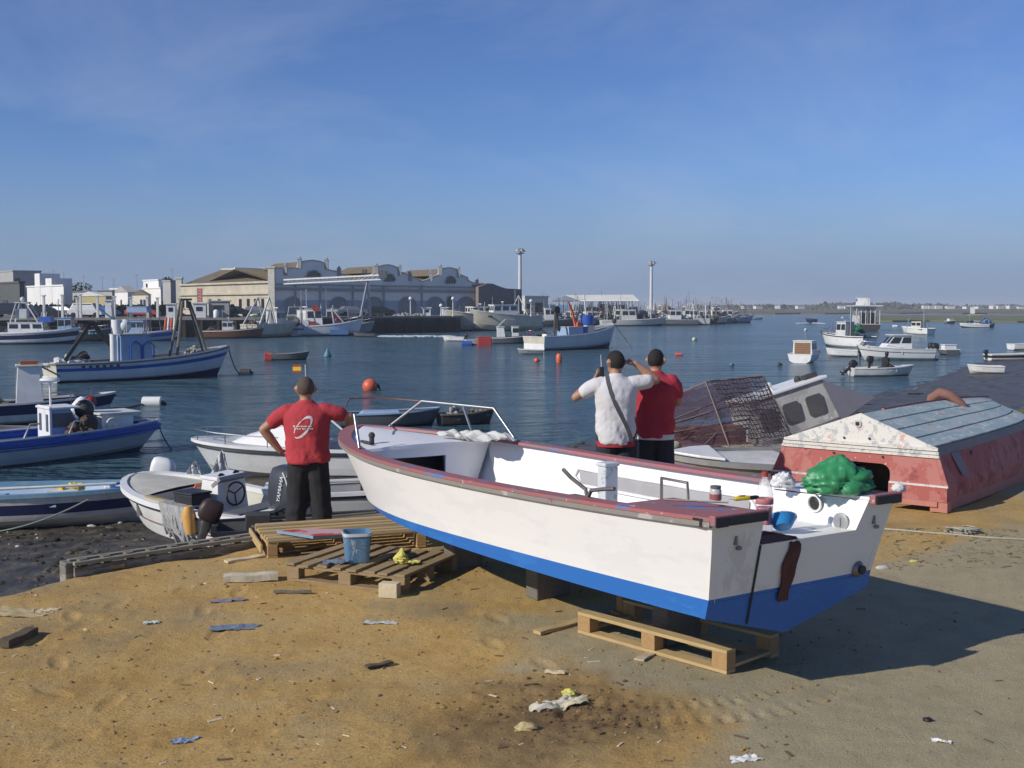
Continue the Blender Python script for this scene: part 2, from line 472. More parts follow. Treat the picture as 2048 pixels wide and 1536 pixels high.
# ------------------------------------------------------------------ far marsh, trees and town on the horizon
marsh = mat('salt_marsh', (.155, .125, .06), .95, (.07, .08, .035), .9, .03, stretch=(1, 4, 1))
def sheet(name, pts, z, m, lab, thick=1.5):
    k = MB(); k.prism([(p.x, p.y, z) for p in pts], (0, 0, -thick)); return tag(k.build(name, m), lab, kind='structure')
def wob(us, v, z, amp=1.5):
    return [gz(u, v + math.sin(u * .05) * amp * .4 + math.sin(u * .013) * amp * .5, z) for u in us]
near = wob(range(1450, 2500, 25), 626.5, -.9, 1.0); farr = wob(range(2500, 1430, -25), 615.2, -.9, .3)
sheet('marsh', near + farr, -.75, marsh, 'brown salt marsh strip along the far shore')
near = [gz(1700, 634.5, -.9)] + wob(range(1760, 2500, 25), 641.5, -.9, 1.2); farr = wob(range(2500, 1690, -25), 630.8, -.9, .8)
sheet('marsh', near + farr, -.85, mat('green_marsh', (.16, .17, .075), .95, (.09, .10, .045), .8, .05), 'greener marsh spit lying in front of the far shore')
sheet('far_land', [gz(u, 613.6, 0) for u in (1250, 2700)] + [gz(u, 612.65, 0) for u in (2700, 1250)], .2, mat('far_land', (.13, .14, .10), .95, (.08, .09, .06), .6, .01), 'low far land behind the marsh', 2)

leafm = mat('tree_leaves', (.045, .062, .028), .8, (.085, .10, .045), .6, .6)
bark = mat('tree_bark', (.10, .075, .05), .9, (.06, .045, .03), .5, 6., .4)
def tree(label, u, vtop, d, wid, base=0., m=None, group=None, n=420, zmin=.35):
    top = at(u, vtop, d); H = max(top.z - base, 1.)
    t = thing('tree', label, 'tree', (top.x, top.y, base), 0, group)
    part('trunk', bark, t, lambda k: (k.tube([(0, 0, -.3), (.05 * H, 0, H * .3), (0, .02 * H, H * .6)], [H * .035, H * .026, H * .012], 6),
        k.tube([(.03 * H, 0, H * .28), (wid * .25, 0, H * .6)], [H * .018, H * .008], 5), k.tube([(.03 * H, 0, H * .25), (-wid * .25, .1, H * .55)], [H * .018, H * .008], 5)))
    k = MB(); lobes = [(random.uniform(-.34, .34) * wid, random.uniform(-.3, .3) * wid, H * random.uniform(zmin + .15, .86), random.uniform(.2, .34) * wid) for _ in range(7)]
    for i in range(n):
        lx, ly, lz, lr = random.choice(lobes)
        v = Vector((random.gauss(0, 1), random.gauss(0, 1), random.gauss(0, .8))).normalized() * lr * random.uniform(.55, 1.08)
        c = Vector((lx, ly, lz)) + v; c.z = min(max(c.z, H * zmin * .8), H); s_ = wid * random.uniform(.035, .075)
        a = Vector((random.gauss(0, 1), random.gauss(0, 1), random.gauss(0, 1))).normalized(); b = a.orthogonal().normalized() * s_; e = a.cross(b)
        k.add([c - b - e, c + b - e * .6, c + b * .7 + e, c - b * .8 + e * .8], [(0, 1, 2, 3)])
    k.build('crown', m or leafm, t, fix=False)
    return t

# far tree belt reads as one mass
k = MB()
for i in range(2600):
    u = random.uniform(1380, 2120)
    if 1890 < u < 1990 and random.random() < .7: continue
    d = random.uniform(900, 1250)
    hgt = 2.2 + 2.6 * max(0, float(fbm(np.array([u * .02]), np.array([1.]), 4)[0]) + .25) + (2.0 if 1640 < u < 1800 else 0)
    p = at(u, 612, d); p.z = random.uniform(.2, hgt); s_ = random.uniform(.5, 1.3)
    a = Vector((random.gauss(0, 1), random.gauss(0, 1), random.gauss(0, 1))).normalized(); b = a.orthogonal().normalized() * s_ * 1.5; e = a.cross(b) * .6
    k.add([p - b - e, p + b - e, p + b + e, p - b + e], [(0, 1, 2, 3)])
tag(k.build('tree_belt', mat('far_leaves', (.07, .085, .06), .9, (.10, .11, .09), .5, .05), fix=False), 'low dark belt of trees along the horizon', 'trees', kind='stuff')
ORD = ('first', 'second', 'third', 'fourth', 'fifth', 'sixth', 'seventh', 'eighth', 'ninth', 'tenth', 'eleventh', 'twelfth', 'thirteenth', 'fourteenth', 'fifteenth', 'sixteenth')
fwm = mat('far_white_wall', (.72, .72, .70), .7, (.6, .58, .55), .4, .1)
for i in range(16):
    u = [1490, 1516, 1555, 1600, 1681, 1690, 1849, 1862, 1876, 1900, 1935, 1958, 1985, 1999, 2020, 2040][i]
    p = at(u, 612, 880); wdt = random.uniform(3, 7); hh = random.uniform(1.4, 2.4) if u > 1800 else random.uniform(1.8, 2.6)
    o = thing('far_house', ORD[i] + ' from the left of the tiny white houses on the far shore', 'house', (p.x, p.y, .2), R(random.uniform(-10, 30)), 'white houses on the far shore')
    part('wall', fwm, o, lambda q: q.box((0, 0, hh / 2), (wdt, 4, hh)))
    part('roof', fwm, o, lambda q: q.box((0, 0, hh + .1), (wdt + .3, 4.3, .2)))

# ------------------------------------------------------------------ quay
QTOP = 1.0
stone = bpy.data.materials.new('quay_stone'); stone.use_nodes = True
def quay_mat(m):
    n, l = m.node_tree.nodes, m.node_tree.links; b = n['Principled BSDF']; b.inputs['Roughness'].default_value = .9
    g = n.new('ShaderNodeNewGeometry'); sp = n.new('ShaderNodeSeparateXYZ'); l.new(g.outputs['Position'], sp.inputs[0])
    t = n.new('ShaderNodeTexNoise'); t.inputs['Scale'].default_value = .8; t.inputs['Detail'].default_value = 6
    l.new(g.outputs['Position'], t.inputs['Vector'])
    ad = n.new('ShaderNodeMath'); ad.operation = 'MULTIPLY_ADD'; ad.inputs[1].default_value = .9; l.new(t.outputs['Fac'], ad.inputs[0]); l.new(sp.outputs['Z'], ad.inputs[2])
    r = n.new('ShaderNodeValToRGB'); mr = n.new('ShaderNodeMapRange'); mr.inputs['From Min'].default_value = -1.5; mr.inputs['From Max'].default_value = 1.6
    l.new(ad.outputs[0], mr.inputs['Value']); l.new(mr.outputs['Result'], r.inputs['Fac'])
    e = r.color_ramp.elements; e[0].position = .3; e[0].color = (.012, .013, .01, 1); e[1].position = .95; e[1].color = (.13, .115, .09, 1)
    q = e.new(.72); q.color = (.035, .032, .026, 1)
    l.new(r.outputs['Color'], b.inputs['Base Color'])
quay_mat(stone)
asph = mat('quay_paving', (.16, .155, .145), .9, (.09, .09, .085), .5, .4, .1)
kerb = mat('quay_edge_stone', (.30, .28, .24), .85, (.18, .17, .14), .5, 1.5, .1)
QF = [gz(u, v, WATER) for u, v in ((-500, 679), (-60, 676.5), (520, 674), (735, 667.5), (912, 664), (985, 650), (1100, 641), (1330, 637))]
qt = thing('quay_wall', 'dark tide-stained stone quay wall with a paler edge', 'quay')
k = MB()
back = [Vector((60, 420, 0)), Vector((-260, 420, 0))]
k.prism([(p.x, p.y, QTOP - .25) for p in QF + back], (0, 0, -3.5)); k.build('wall', stone, qt)
k = MB(); k.prism([(p.x, p.y, QTOP) for p in QF + back], (0, 0, -.246)); k.build('paving', asph, qt)
k = MB()
for a, b in zip(QF[:-1], QF[1:]):
    k.bar((a.x, a.y - .05, QTOP - .07), (b.x, b.y - .05, QTOP - .07), .7, .26)
k.build('edge_stone', kerb, qt)
for i in range(26):
    u = 30 + i * 34; j = max(q for q in range(len(QF) - 1) if QF[q].x / QF[q].y <= (u - 1024) / FPX)
    P = onplane(u, 655, QF[j], QF[j + 1])
    part('timber_fender', mat('fender_timber', (.035, .028, .02), .9, (.02, .02, .015), .5, 3.), qt, lambda q: q.box((P.x, P.y - .22, -.35), (.35, .3, 2.3)))

# ------------------------------------------------------------------ buildings
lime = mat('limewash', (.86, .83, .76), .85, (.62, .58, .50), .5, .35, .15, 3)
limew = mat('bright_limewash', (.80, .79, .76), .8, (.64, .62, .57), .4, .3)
shadew = mat('grey_and_shade_render', (.40, .39, .37), .85, (.27, .26, .24), .5, .3)  # grey walls, and a white block whose shade is put into this grey
ochre = mat('stained_cream_render', (.56, .50, .38), .9, (.27, .23, .17), .75, .45, .2, 2)
tile = mat('brown_roof_tiles', (.19, .145, .085), .9, (.10, .08, .055), .6, .5, .5, 4, stretch=(1, 1, 3))
tilel = mat('sunlit_roof_tiles', (.25, .185, .08), .9, (.16, .12, .06), .6, .5, .5, 4)  # lighter copy of the brown tiles, sunlight put into the colour
trim = mat('dark_stone_trim', (.36, .36, .35), .85, (.24, .24, .24), .5, .8)
brickm = mat('sooty_brick', (.27, .21, .18), .9, (.17, .14, .125), .6, .7, .3, 4)
woodd = mat('dark_door_timber', (.05, .06, .065), .8, (.08, .09, .09), .5, 1.)
E1, E2 = Vector((-.652, .757, 0)), Vector((.82, .57, 0))

def solve_u(Cn, e, u):
    """distance along e from Cn to where the line is seen at photo column u"""
    k_ = (u - 1024) / FPX
    return (k_ * Cn.y - Cn.x) / (e.x - k_ * e.y)

def corner_house(name, label, uc, dc, ul, ur, vtop, mw, mr=None, wins=(), group=None, roof='flat', base=QTOP, cat='house', lit=None):
    Cn = at(uc, 612, dc); Z = at(uc, vtop, dc).z; Cn.z = base
    t = thing(name, label, cat, Cn, 0, group)
    a = abs(solve_u(Cn, E1, ul)) if ul is not None else 6.; b = abs(solve_u(Cn, E2, ur)) if ur is not None else 6.
    a, b = min(a, 40), min(b, 40); h = Z - base
    P = [Vector((0, 0, 0)), E2 * b, E2 * b + E1 * a, E1 * a]
    k = MB(); k.prism(P, (0, 0, h)); k.build('wall', mw, t)
    o = .12
    Q = [(-E1 - E2) * o, E2 * (b + o) - E1 * o, E2 * (b + o) + E1 * (a + o), E1 * (a + o) - E2 * o]
    if roof == 'flat':
        k = MB(); k.prism([q + Vector((0, 0, h + .003)) for q in Q], (0, 0, .22)); k.build('parapet', mr or mw, t)
    else:
        k = MB(); m1, m2 = (Q[0] + Q[3]) / 2, (Q[1] + Q[2]) / 2; zz = Vector((0, 0, h + .003)); up = Vector((0, 0, roof))
        k.add([Q[0] + zz, Q[1] + zz, Q[2] + zz, Q[3] + zz, m1 + zz + up, m2 + zz + up], [(0, 1, 5, 4), (2, 3, 4, 5), (0, 4, 3), (1, 2, 5), (3, 2, 1, 0)]); k.build('roof', mr or tile, t)
    for wall, f, z0, z1, wd in wins:
        e, L = (E1, a) if wall == 'l' else (E2, b)
        nrm = Vector((E1.y, -E1.x, 0)) if wall == 'l' else Vector((E2.y, -E2.x, 0))
        if nrm.y > 0: nrm = -nrm
        c = e * (L * f) + nrm * .02 + Vector((0, 0, (z0 + z1) / 2))
        q = MB(); q.bar(c - e * wd / 2, c + e * wd / 2, .1, z1 - z0); wo = q.build('window', glassd, t)
        q = MB(); c2 = c + nrm * .04
        q.bar(c2 - e * (wd / 2 + .08) + Vector((0, 0, -(z1 - z0) / 2 - .05)), c2 + e * (wd / 2 + .08) + Vector((0, 0, -(z1 - z0) / 2 - .05)), .14, .09); q.build('sill', limew, wo)
    return t

W4 = [('l', f, 1.2, 2.4, .8) for f in (.2, .4, .6, .8)]
corner_house('warehouse', 'low warehouse with shade-dark grey walls at the left edge of the quay', 40, 150, -160, 52, 566, mat('shade_dark_render', (.10, .105, .10), .9, (.06, .065, .06), .5, .4), None, [('l', .15, .3, 2.2, 2.2), ('l', .4, .3, 2.2, 2.2)], cat='warehouse')  # the walls' shade is put into their dark colour
corner_house('apartment_block', 'tall white block with blank walls in painted shade grey behind the white stepped house', 28, 215, -120, 86, 543, shadew, None, [('r', .15, 5.2, 6.6, .9)], cat='building')
t = corner_house('house', 'bright white stepped house with chimney walls left of the low awning', 128, 172, 57, 131, 572, limew, None, [('l', .3, 1.0, 1.9, .5), ('l', .72, 1.1, 2.0, .5)])
for f0, f1, dz in ((.30, .46, 1.25), (.62, .76, 2.1)):
    k = MB(); a = abs(solve_u(t.location, E1, 57)); h = at(128, 572, 172).z - QTOP
    k.prism([E1 * a * f0 - E2 * .05, E1 * a * f1 - E2 * .05, E1 * a * f1 + E2 * 3, E1 * a * f0 + E2 * 3], (0, 0, h + dz)); k.build('stair_tower', limew, t)
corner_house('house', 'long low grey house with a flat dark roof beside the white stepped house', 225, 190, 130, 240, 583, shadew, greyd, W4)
corner_house('shed', 'low shed with a yellowish awning front behind the quay posts', 212, 165, 150, 226, 592, mat('awning_yellow', (.42, .36, .17), .8, (.3, .27, .15), .5, .4), offw, cat='shed', roof=.7)
corner_house('house', 'small white gabled house in the middle of the low houses', 256, 185, 232, 276, 584, limew, shadew, [('r', .3, .9, 1.9, .6), ('l', .5, 1.6, 2.4, .5)], roof=1.0)
corner_house('house', 'white two-storey house with a roof terrace near the tree', 322, 200, 288, 336, 577, lime, None, [('l', .3, 1.1, 2.2, .7), ('l', .7, 1.1, 2.2, .7), ('r', .45, 1.1, 2.2, .7)])
corner_house('house', 'white stair penthouse rising above the two-storey house', 318, 203, 289, 330, 561, limew, None, [('l', .75, 4.6, 5.4, .6)])
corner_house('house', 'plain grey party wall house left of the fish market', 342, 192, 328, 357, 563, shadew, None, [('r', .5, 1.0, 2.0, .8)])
corner_house('house', 'distant white house peeping over the awning roof', 243, 240, 222, 262, 578, limew, None, [('l', .5, 1.8, 2.8, .9)])
corner_house('house', 'cream low house between white houses with dark windows', 296, 178, 266, 304, 590, cream, tile, W4[:2], roof=.8)
tree('dark round tree rising behind the grey party wall house', 336, 551, 215, 3.6, QTOP, n=380)
tree('small dark tree above the roofs left of the awning', 152, 562, 205, 2.6, QTOP, n=260, group='trees over the low roofs')
tree('leaning dark tree above the awning roof', 181, 563, 205, 2.4, QTOP, n=260, group='trees over the low roofs')
# roof aerials
for i, (u, v0, v1) in enumerate(((108, 568, 540), (128, 572, 543), (168, 580, 551), (205, 580, 553), (228, 585, 556), (274, 572, 548), (345, 563, 536))):
    b = at(u, v0, 195); tp = at(u, v1, 195)
    where = ('left of', 'right of', 'behind', 'above', 'beyond', 'near', 'over')[i] + ' the ' + ('white stepped house', 'white stepped house', 'dark little tree', 'yellow awning shed', 'distant white house', 'white stair penthouse', 'grey party wall')[i]
    o = thing('roof_aerial', 'thin television aerial ' + where, 'aerial', (b.x, b.y, b.z - 2.0), 0, 'roof aerials')
    h = tp.z - b.z + 2.0
    part('mast', galv, o, lambda q: q.tube([(0, 0, 0), (0, 0, h)], .035, 5))
    part('rods', galv, o, lambda q: [q.tube([(-.6 + .1 * j, 0, h - .1 - .15 * j), (.6 - .1 * j, 0, h - .1 - .15 * j)], .02, 4) for j in range(3)])

# the old fish market: a lit wing and a shaded front with three gables
MA, MBp = at(545, 612, 160), at(955, 612, 180)
WL = at(357, 612, 183)
mk = thing('fish_market', 'old cream fish market hall with three curved gables', 'market hall', (MA.x, MA.y, QTOP))
off = Vector((MA.x, MA.y, QTOP))
fd = (MBp - MA); fd.z = 0; fd.normalize(); fn = Vector((fd.y, -fd.x, 0)); inw = -fn
top = [(545, 536), (570, 535.5), (597, 536), (600, 524), (612, 521.3), (624.5, 520), (638, 522), (652, 527), (654, 538), (675, 544.5), (690, 550), (716, 563), (740, 552), (752, 545), (753, 534.5), (764, 530.5), (775, 529), (787, 531.5), (798, 537), (799, 544), (819, 549.5), (843, 563), (862, 557), (880, 548.5), (882, 538), (891, 535.8), (900, 535), (909, 537), (917, 541.5), (918, 548), (935, 555), (936, 561.5), (953.5, 567)]
k = MB()
poly = [onplane(u, v, MA, MBp) - off for u, v in top]
base = [Vector((poly[-1].x, poly[-1].y, 0)), Vector((poly[0].x, poly[0].y, 0))]
# the outline is cut into vertical strips so that the concave top fills cleanly
for p, q in zip(poly[:-1], poly[1:]):
    if (q - p).xy.length < 1e-4: continue
    k.prism([Vector((p.x, p.y, 0)), Vector((q.x, q.y, 0)), q, p], inw * .7)
k.build('front_wall', lime, mk, fix=False)
cop = MB()
for p, q in zip(poly[:-1], poly[1:]): cop.bar(p + fn * .03 + inw * .35, q + fn * .03 + inw * .35, .85, .10)
cop.build('coping', trim, mk)
for u, v in ((571, 531), (599, 517.5), (653, 519.5), (678, 537), (753, 531), (799, 533), (820, 544), (862, 545), (881, 532.5), (917, 537), (954, 560)):
    p = onplane(u, v, MA, MBp) - off
    part('pinnacle', trim, mk, lambda q: (q.box((p.x, p.y, p.z - .7), (.5, .5, 1.3)), q.box((p.x, p.y, p.z - .03), (.62, .62, .14)), q.ball((p.x, p.y, p.z + .15), .2, 6)))
def fr(u, v, out=.0): return onplane(u, v, MA, MBp) - off + fn * out
for (u0, v0, u1, v1, h, nm) in ((546, 577.5, 954, 583.5, .42, 'cornice'), (546, 568, 954, 575, .18, 'string_course')):
    k = MB(); k.bar(fr(u0, v0, .12), fr(u1, v1, .12), .3, h); k.build(nm, trim, mk)
k = MB(); k.bar(fr(546, 616, .05), fr(954, 616, .05), .12, 2.2); k.build('painted_dado', mat('blue_dado', (.42, .46, .50), .85, (.32, .35, .38), .5, .5), mk)
for u in (705, 767, 843, 640, 590):
    k = MB(); k.bar(fr(u, 570, .14), fr(u, 622, .14), .22, .22); k.build('downpipe', trim, mk)
def arch(u, vtop, wpx, vbase, nm, m_, mfr, n=10):
    c = fr(u, vbase, .03); l_, r_ = fr(u - wpx / 2, vbase, .03), fr(u + wpx / 2, vbase, .03); tp = fr(u, vtop, .03)
    half = (r_ - l_) / 2; mid = (l_ + r_) / 2; H = tp.z - mid.z; rise = min(H, half.length)
    pts = [l_, r_] + [mid + half * math.cos(math.pi * i / n) + Vector((0, 0, H - rise + rise * math.sin(math.pi * i / n))) for i in range(n + 1)]
    pts[1:3] = [pts[1]] if (pts[1] - pts[2]).length < 1e-3 else pts[1:3]
    k_ = MB(); k_.prism(pts, fn * .12); d_ = k_.build(nm, m_, mk)
    k_ = MB(); ap = [mid + fn * .1 + half * 1.05 * math.cos(math.pi * i / n) + Vector((0, 0, H - rise + (rise + half.length * .05) * math.sin(math.pi * i / n))) for i in range(n + 1)]
    for a_, b_ in zip(ap[:-1], ap[1:]): k_.bar(a_, b_, .3, .16)
    k_.build('arch_trim', mfr, d_)
    for j in (-.5, 0, .5):
        k_ = MB(); k_.bar(mid + half * j + fn * .14, mid + half * j + fn * .14 + Vector((0, 0, H * .93 * math.sqrt(1 - j * j * .6))), .08, .08); k_.build('mullion', mfr, d_)
for u in (585, 677, 747, 814, 870, 931): arch(u, 595, 34, 627, 'arched_door', mat('grey_door', (.30, .32, .33), .7, (.2, .22, .24), .5, .6), trim)
arch(900, 593, 12, 627, 'door', woodd, trim)
arch(626, 542, 28, 553.5, 'lunette_window', glassd, trim); arch(778, 548.5, 21, 563, 'lunette_window', glassd, trim); arch(900, 553, 20, 567, 'lunette_window', glassd, trim)
# roofs
rb = inw * 13
k = MB(); e0, e1 = fr(546, 560) + inw * .8, fr(954, 570) + inw * .8
rz_ = at(700, 541, 180).z - QTOP; r0, r1 = e0 + rb, e1 + rb; r0.z = rz_; r1.z = rz_ - .2
k.prism([e0, e1, r1, r0], (0, 0, -.15)); k.build('roof', tilel, mk)
k = MB(); k.bar(r0 + Vector((0, 0, .05)), r1 + Vector((0, 0, .05)), .5, .2); k.build('ridge', limew, mk)
k = MB(); bk0, bk1 = r0 + rb, r1 + rb; bk0.z, bk1.z = e0.z, e1.z; k.prism([r0, r1, bk1, bk0], (0, 0, -.15)); k.build('roof', tile, mk)
# three cross roofs behind the gables
for uc_, wp, vt in ((624.5, 26, 522), (775, 22, 531), (900, 18, 537)):
    a_, b_, c_ = fr(uc_ - wp, vt + 12) + inw * .7, fr(uc_, vt) + inw * .7, fr(uc_ + wp, vt + 12) + inw * .7
    k = MB(); k.prism([a_, b_, b_ + inw * 12, a_ + inw * 12], (0, 0, -.15)); k.prism([b_, c_, c_ + inw * 12, b_ + inw * 12], (0, 0, -.15)); k.build('cross_roof', tile, mk)
# lit wing
wd = (WL - MA); wd.z = 0; wlen = wd.length; wd.normalize(); wn_ = Vector((-wd.y, wd.x, 0)); wn_ = wn_ if wn_.y < 0 else -wn_
hz = at(540, 562.5, 160.5).z - QTOP; hzl = at(357, 569, 183).z - QTOP
k = MB(); k.prism([Vector((0, 0, 0)), wd * wlen, wd * wlen + Vector((0, 0, hzl)), Vector((0, 0, hz))], -wn_ * .7); k.build('side_wall', ochre, mk)
def sw(s, z, out=.0): return wd * (wlen * s) + wn_ * out + Vector((0, 0, z))
for z, h, o_, nm in ((hz * .66, .3, .14, 'string_course'), (hz * .98, .28, .16, 'cornice')):
    k = MB(); k.bar(sw(0, z, o_), sw(1, z * hzl / hz, o_), .34, h); k.build(nm, ochre, mk)
for s in (.0, .98):
    k = MB(); p = sw(s, 0, .05); zt = (at(542, 536, 160).z - QTOP) if s == 0 else hzl + .9
    k.box((p.x, p.y, zt / 2), (.9, .9, zt)); k.box((p.x, p.y, zt + .1), (1.15, 1.15, .2)); k.build('corner_pier', cream, mk)
for s in (.08, .15, .22, .30, .52, .62, .88, .93):
    k = MB(); k.bar(sw(s, hz * .22, .03), sw(s, hz * .50, .03), .7, .12); w_o = k.build('window', glassd, mk)
    k = MB(); k.bar(sw(s, hz * .2, .1) - wd * .5, sw(s, hz * .2, .1) + wd * .5, .25, .1); k.build('sill', cream, w_o)
k = MB()
P0, P1 = sw(0, hz, -.6), sw(1, hzl, -.6); Q1, Q0 = at(445, 539, 194) - off, at(534, 538, 176) - off
k.prism([P0, P1, Q1, Q0], (0, 0, -.15)); k.build('wing_roof', tile, mk)
k = MB(); k.prism([P0 + Vector((0, 0, .05)), Q0, r0, e0], (0, 0, -.15)); k.build('valley_roof', tile, mk)
k = MB(); e_ = at(400, 566, 205) - off; k.prism([P1, e_, Q1], (0, 0, -.15)); k.build('wing_roof', tile, mk)
k = MB(); k.bar(Q0 + Vector((0, 0, .06)), Q1 + Vector((0, 0, .06)), .5, .22); k.build('ridge', cream, mk)
# ice conveyor gallery in front of the market
g0, g1 = at(570, 563, 156), at(766, 553.5, 147)
cg = thing('conveyor_gallery', 'long pale truss conveyor gallery jutting across the market front', 'conveyor', (g0.x, g0.y, QTOP))
o_ = Vector((g0.x, g0.y, QTOP)); a_, b_ = g0 - o_, g1 - o_
up = Vector((0, 0, 1))
part('top_duct', offw, cg, lambda q: q.bar(a_ + up * .22, b_ + up * .22, .6, .2))
part('bottom_chord', offw, cg, lambda q: (q.bar(a_ - up * .32 + fn * .35, b_ - up * .32 + fn * .35, .16, .16), q.bar(a_ - up * .32 - fn * .35, b_ - up * .32 - fn * .35, .16, .16)))
n_ = 22
for i in range(n_):
    p_, q_ = a_.lerp(b_, i / n_), a_.lerp(b_, (i + 1) / n_)
    part('truss_web', galv, cg, lambda q: (q.bar(p_ - up * .32 + fn * .35, q_ + up * .13 + fn * .35, .07, .07), q.bar(q_ - up * .32 + fn * .35, q_ + up * .13 + fn * .35, .06, .06)))
p_ = at(733, 562, 148.6) - o_
for dx in (-.9, .5):
    part('support_leg', galv, cg, lambda q: q.bar(p_ + fd * .2, (p_.x + fd.x * dx, p_.y + fd.y * dx, 0), .28, .28))
part('drive_head', greyd, cg, lambda q: q.box(b_ + up * .3, (1.0, 1.0, 1.0)))
part('hoist', greyd, cg, lambda q: q.box(a_.lerp(b_, .82) + up * .8, (.6, .6, .5)))

# ruined brick shed, small store, open canopy
Bp0, Bp1 = at(957, 612, 178), at(1044, 612, 190)
ob = Vector((Bp0.x, Bp0.y, QTOP))
br = thing('brick_shed', 'sooty brick shed with a broken roof right of the market', 'shed', ob)
pts = [onplane(u, v, Bp0, Bp1) - ob for u, v in ((957, 574), (968, 570), (975, 566.5), (986, 567.5), (1000, 573), (1013, 577), (1043, 578.5))]
k = MB(); bd = (Bp1 - Bp0); bd.z = 0; bd.normalize(); bi = Vector((-bd.y, bd.x, 0))
for p, q in zip(pts[:-1], pts[1:]): k.prism([Vector((p.x, p.y, 0)), Vector((q.x, q.y, 0)), q, p], bi * .5)
k.build('front_wall', brickm, br, fix=False)
k = MB(); k.prism([Vector((pts[-1].x, pts[-1].y, 0)), Vector((pts[-1].x, pts[-1].y, 0)) + bi * 12, pts[-1] + bi * 12, pts[-1]], bd * -.5); k.build('side_wall', brickm, br)
k = MB(); rr = pts[2] + bi * 6 + up * .4; k.prism([pts[2] + bi * .6, pts[5] + bi * .6, pts[5] + bi * 9, rr], (0, 0, -.2)); k.build('roof', mat('red_broken_tiles', (.17, .10, .065), .9, (.09, .06, .045), .6, .6, .4, 4), br)
for s in (.1, .3, .5): part('roof_truss', woodd, br, lambda q: q.bar(pts[0].lerp(pts[2], s) + bi * 1, pts[2] + bi * (3 + 6 * s) + up * .6, .14, .14))
for s in (.25, .55, .8):
    p = pts[0].lerp(pts[-1], s); part('window', glassd, br, lambda q: q.bar(Vector((p.x, p.y, 1.0)) - bi * .05, Vector((p.x, p.y, 2.3)) - bi * .05, .9, .12))
corner_house('store', 'small cream store with a pale flat roof beside the mast', 1050, 205, 1044, 1096, 594, cream, offw, [('r', .2, .8, 1.8, 1.2), ('r', .6, .3, 2.0, 1.6)], cat='store')

cn = at(1160, 612, 240); cz = at(1160, 601, 240).z - QTOP; rzz = at(1130, 589.5, 243).z - QTOP
cp = thing('canopy', 'long open-sided canopy with a pale pitched roof on posts', 'canopy', (cn.x, cn.y, QTOP))
oc = Vector((cn.x, cn.y, QTOP))
fe0, fe1 = Vector((0, 0, cz)), at(1278, 601.5, 228) - oc; fe1.z = cz
rg0, rg1 = at(1130, 589.5, 252) - oc, at(1266, 590.5, 240) - oc; rg0.z = rg1.z = rzz
be0, be1 = at(1102, 599.5, 262) - oc, at(1250, 600, 252) - oc; be0.z = be1.z = cz
roofm = mat('pale_roof_sheet', (.80, .78, .68), .6, (.58, .56, .48), .4, .3)
part('roof', roofm, cp, lambda q: (q.prism([fe0, fe1, rg1, rg0], (0, 0, -.12)), q.prism([rg0, rg1, be1, be0], (0, 0, -.12))))
part('gable_end', mat('blue_grey_cladding', (.16, .19, .23), .7, (.12, .14, .17), .4, .4), cp, lambda q: q.prism([fe0 - up * .02, rg0 - up * .02, be0 - up * .02], (rg1 - rg0).normalized() * .3))
for i in range(10):
    p = fe0.lerp(fe1, i / 9); part('post', galv, cp, lambda q: q.box((p.x, p.y + .2, cz / 2 - .1), (.16, .16, cz - .2)))
    p2 = be0.lerp(be1, i / 9); part('post', galv, cp, lambda q: q.box((p2.x, p2.y - .2, cz / 2 - .1), (.16, .16, cz - .2)))
for i, (u, wdp, m_, tx) in enumerate(((1098, 22, tealp, 'teal box container left of the canopy'), (1128, 30, lblue, 'pale blue box container under the canopy gable'), (1158, 16, tealp, 'short teal container under the canopy front'))):
    p = at(u, 612, 236); L = wdp / FPX * 236
    o = thing('container', tx, 'container', (p.x, p.y, QTOP), .1)
    part('shell', m_, o, lambda q: q.box((0, 0, .85), (L, 2, 1.7)))
    for j in range(7): part('rib', m_, o, lambda q: q.box((-L / 2 + L * (j + .5) / 7, -1.03, .85), (.08, .06, 1.5)))

# floodlight masts
mastm = mat('pale_mast_paint', (.66, .66, .64), .5, (.5, .49, .46), .4, 1.)
def mast(label, u, vtop, d):
    tp = at(u, vtop, d); h = tp.z - QTOP
    o = thing('light_mast', label, 'light mast', (tp.x, tp.y, QTOP), 0, 'harbour floodlight masts')
    part('pole', mastm, o, lambda q: q.tube([(0, 0, 0), (0, 0, h - .3)], [.36, .26], 10), 60)
    part('head_frame', galv, o, lambda q: (q.lathe([(.4, h - .9), (.75, h - .8), (.75, h - .72), (.4, h - .65)], n=10), q.lathe([(.3, h - .15), (.62, h - .1), (.62, h - .04), (.3, h)], n=10)))
    for i in range(6):
        a = i * math.pi / 3
        part('floodlight', mat('lamp_housing', (.5, .5, .48), .4, (.35, .35, .33), .3, 3.), o, lambda q: q.box((.8 * math.cos(a), .8 * math.sin(a), h - .35), (.42, .42, .32), rz=a))
    part('base', kerb, o, lambda q: q.box((0, 0, .3), (1.2, 1.2, .6)))
mast('tall pale floodlight mast standing right of the brick shed', 1040, 497, 190)
mast('shorter-looking floodlight mast standing right of the canopy', 1303, 522, 225)

# ------------------------------------------------------------------ boat kit
def wprof(f):
    f = max(f, 0)
    return .86 * (f / .38) ** .62 if f < .38 else .86 + .14 * ((f - .38) / .62) ** .8

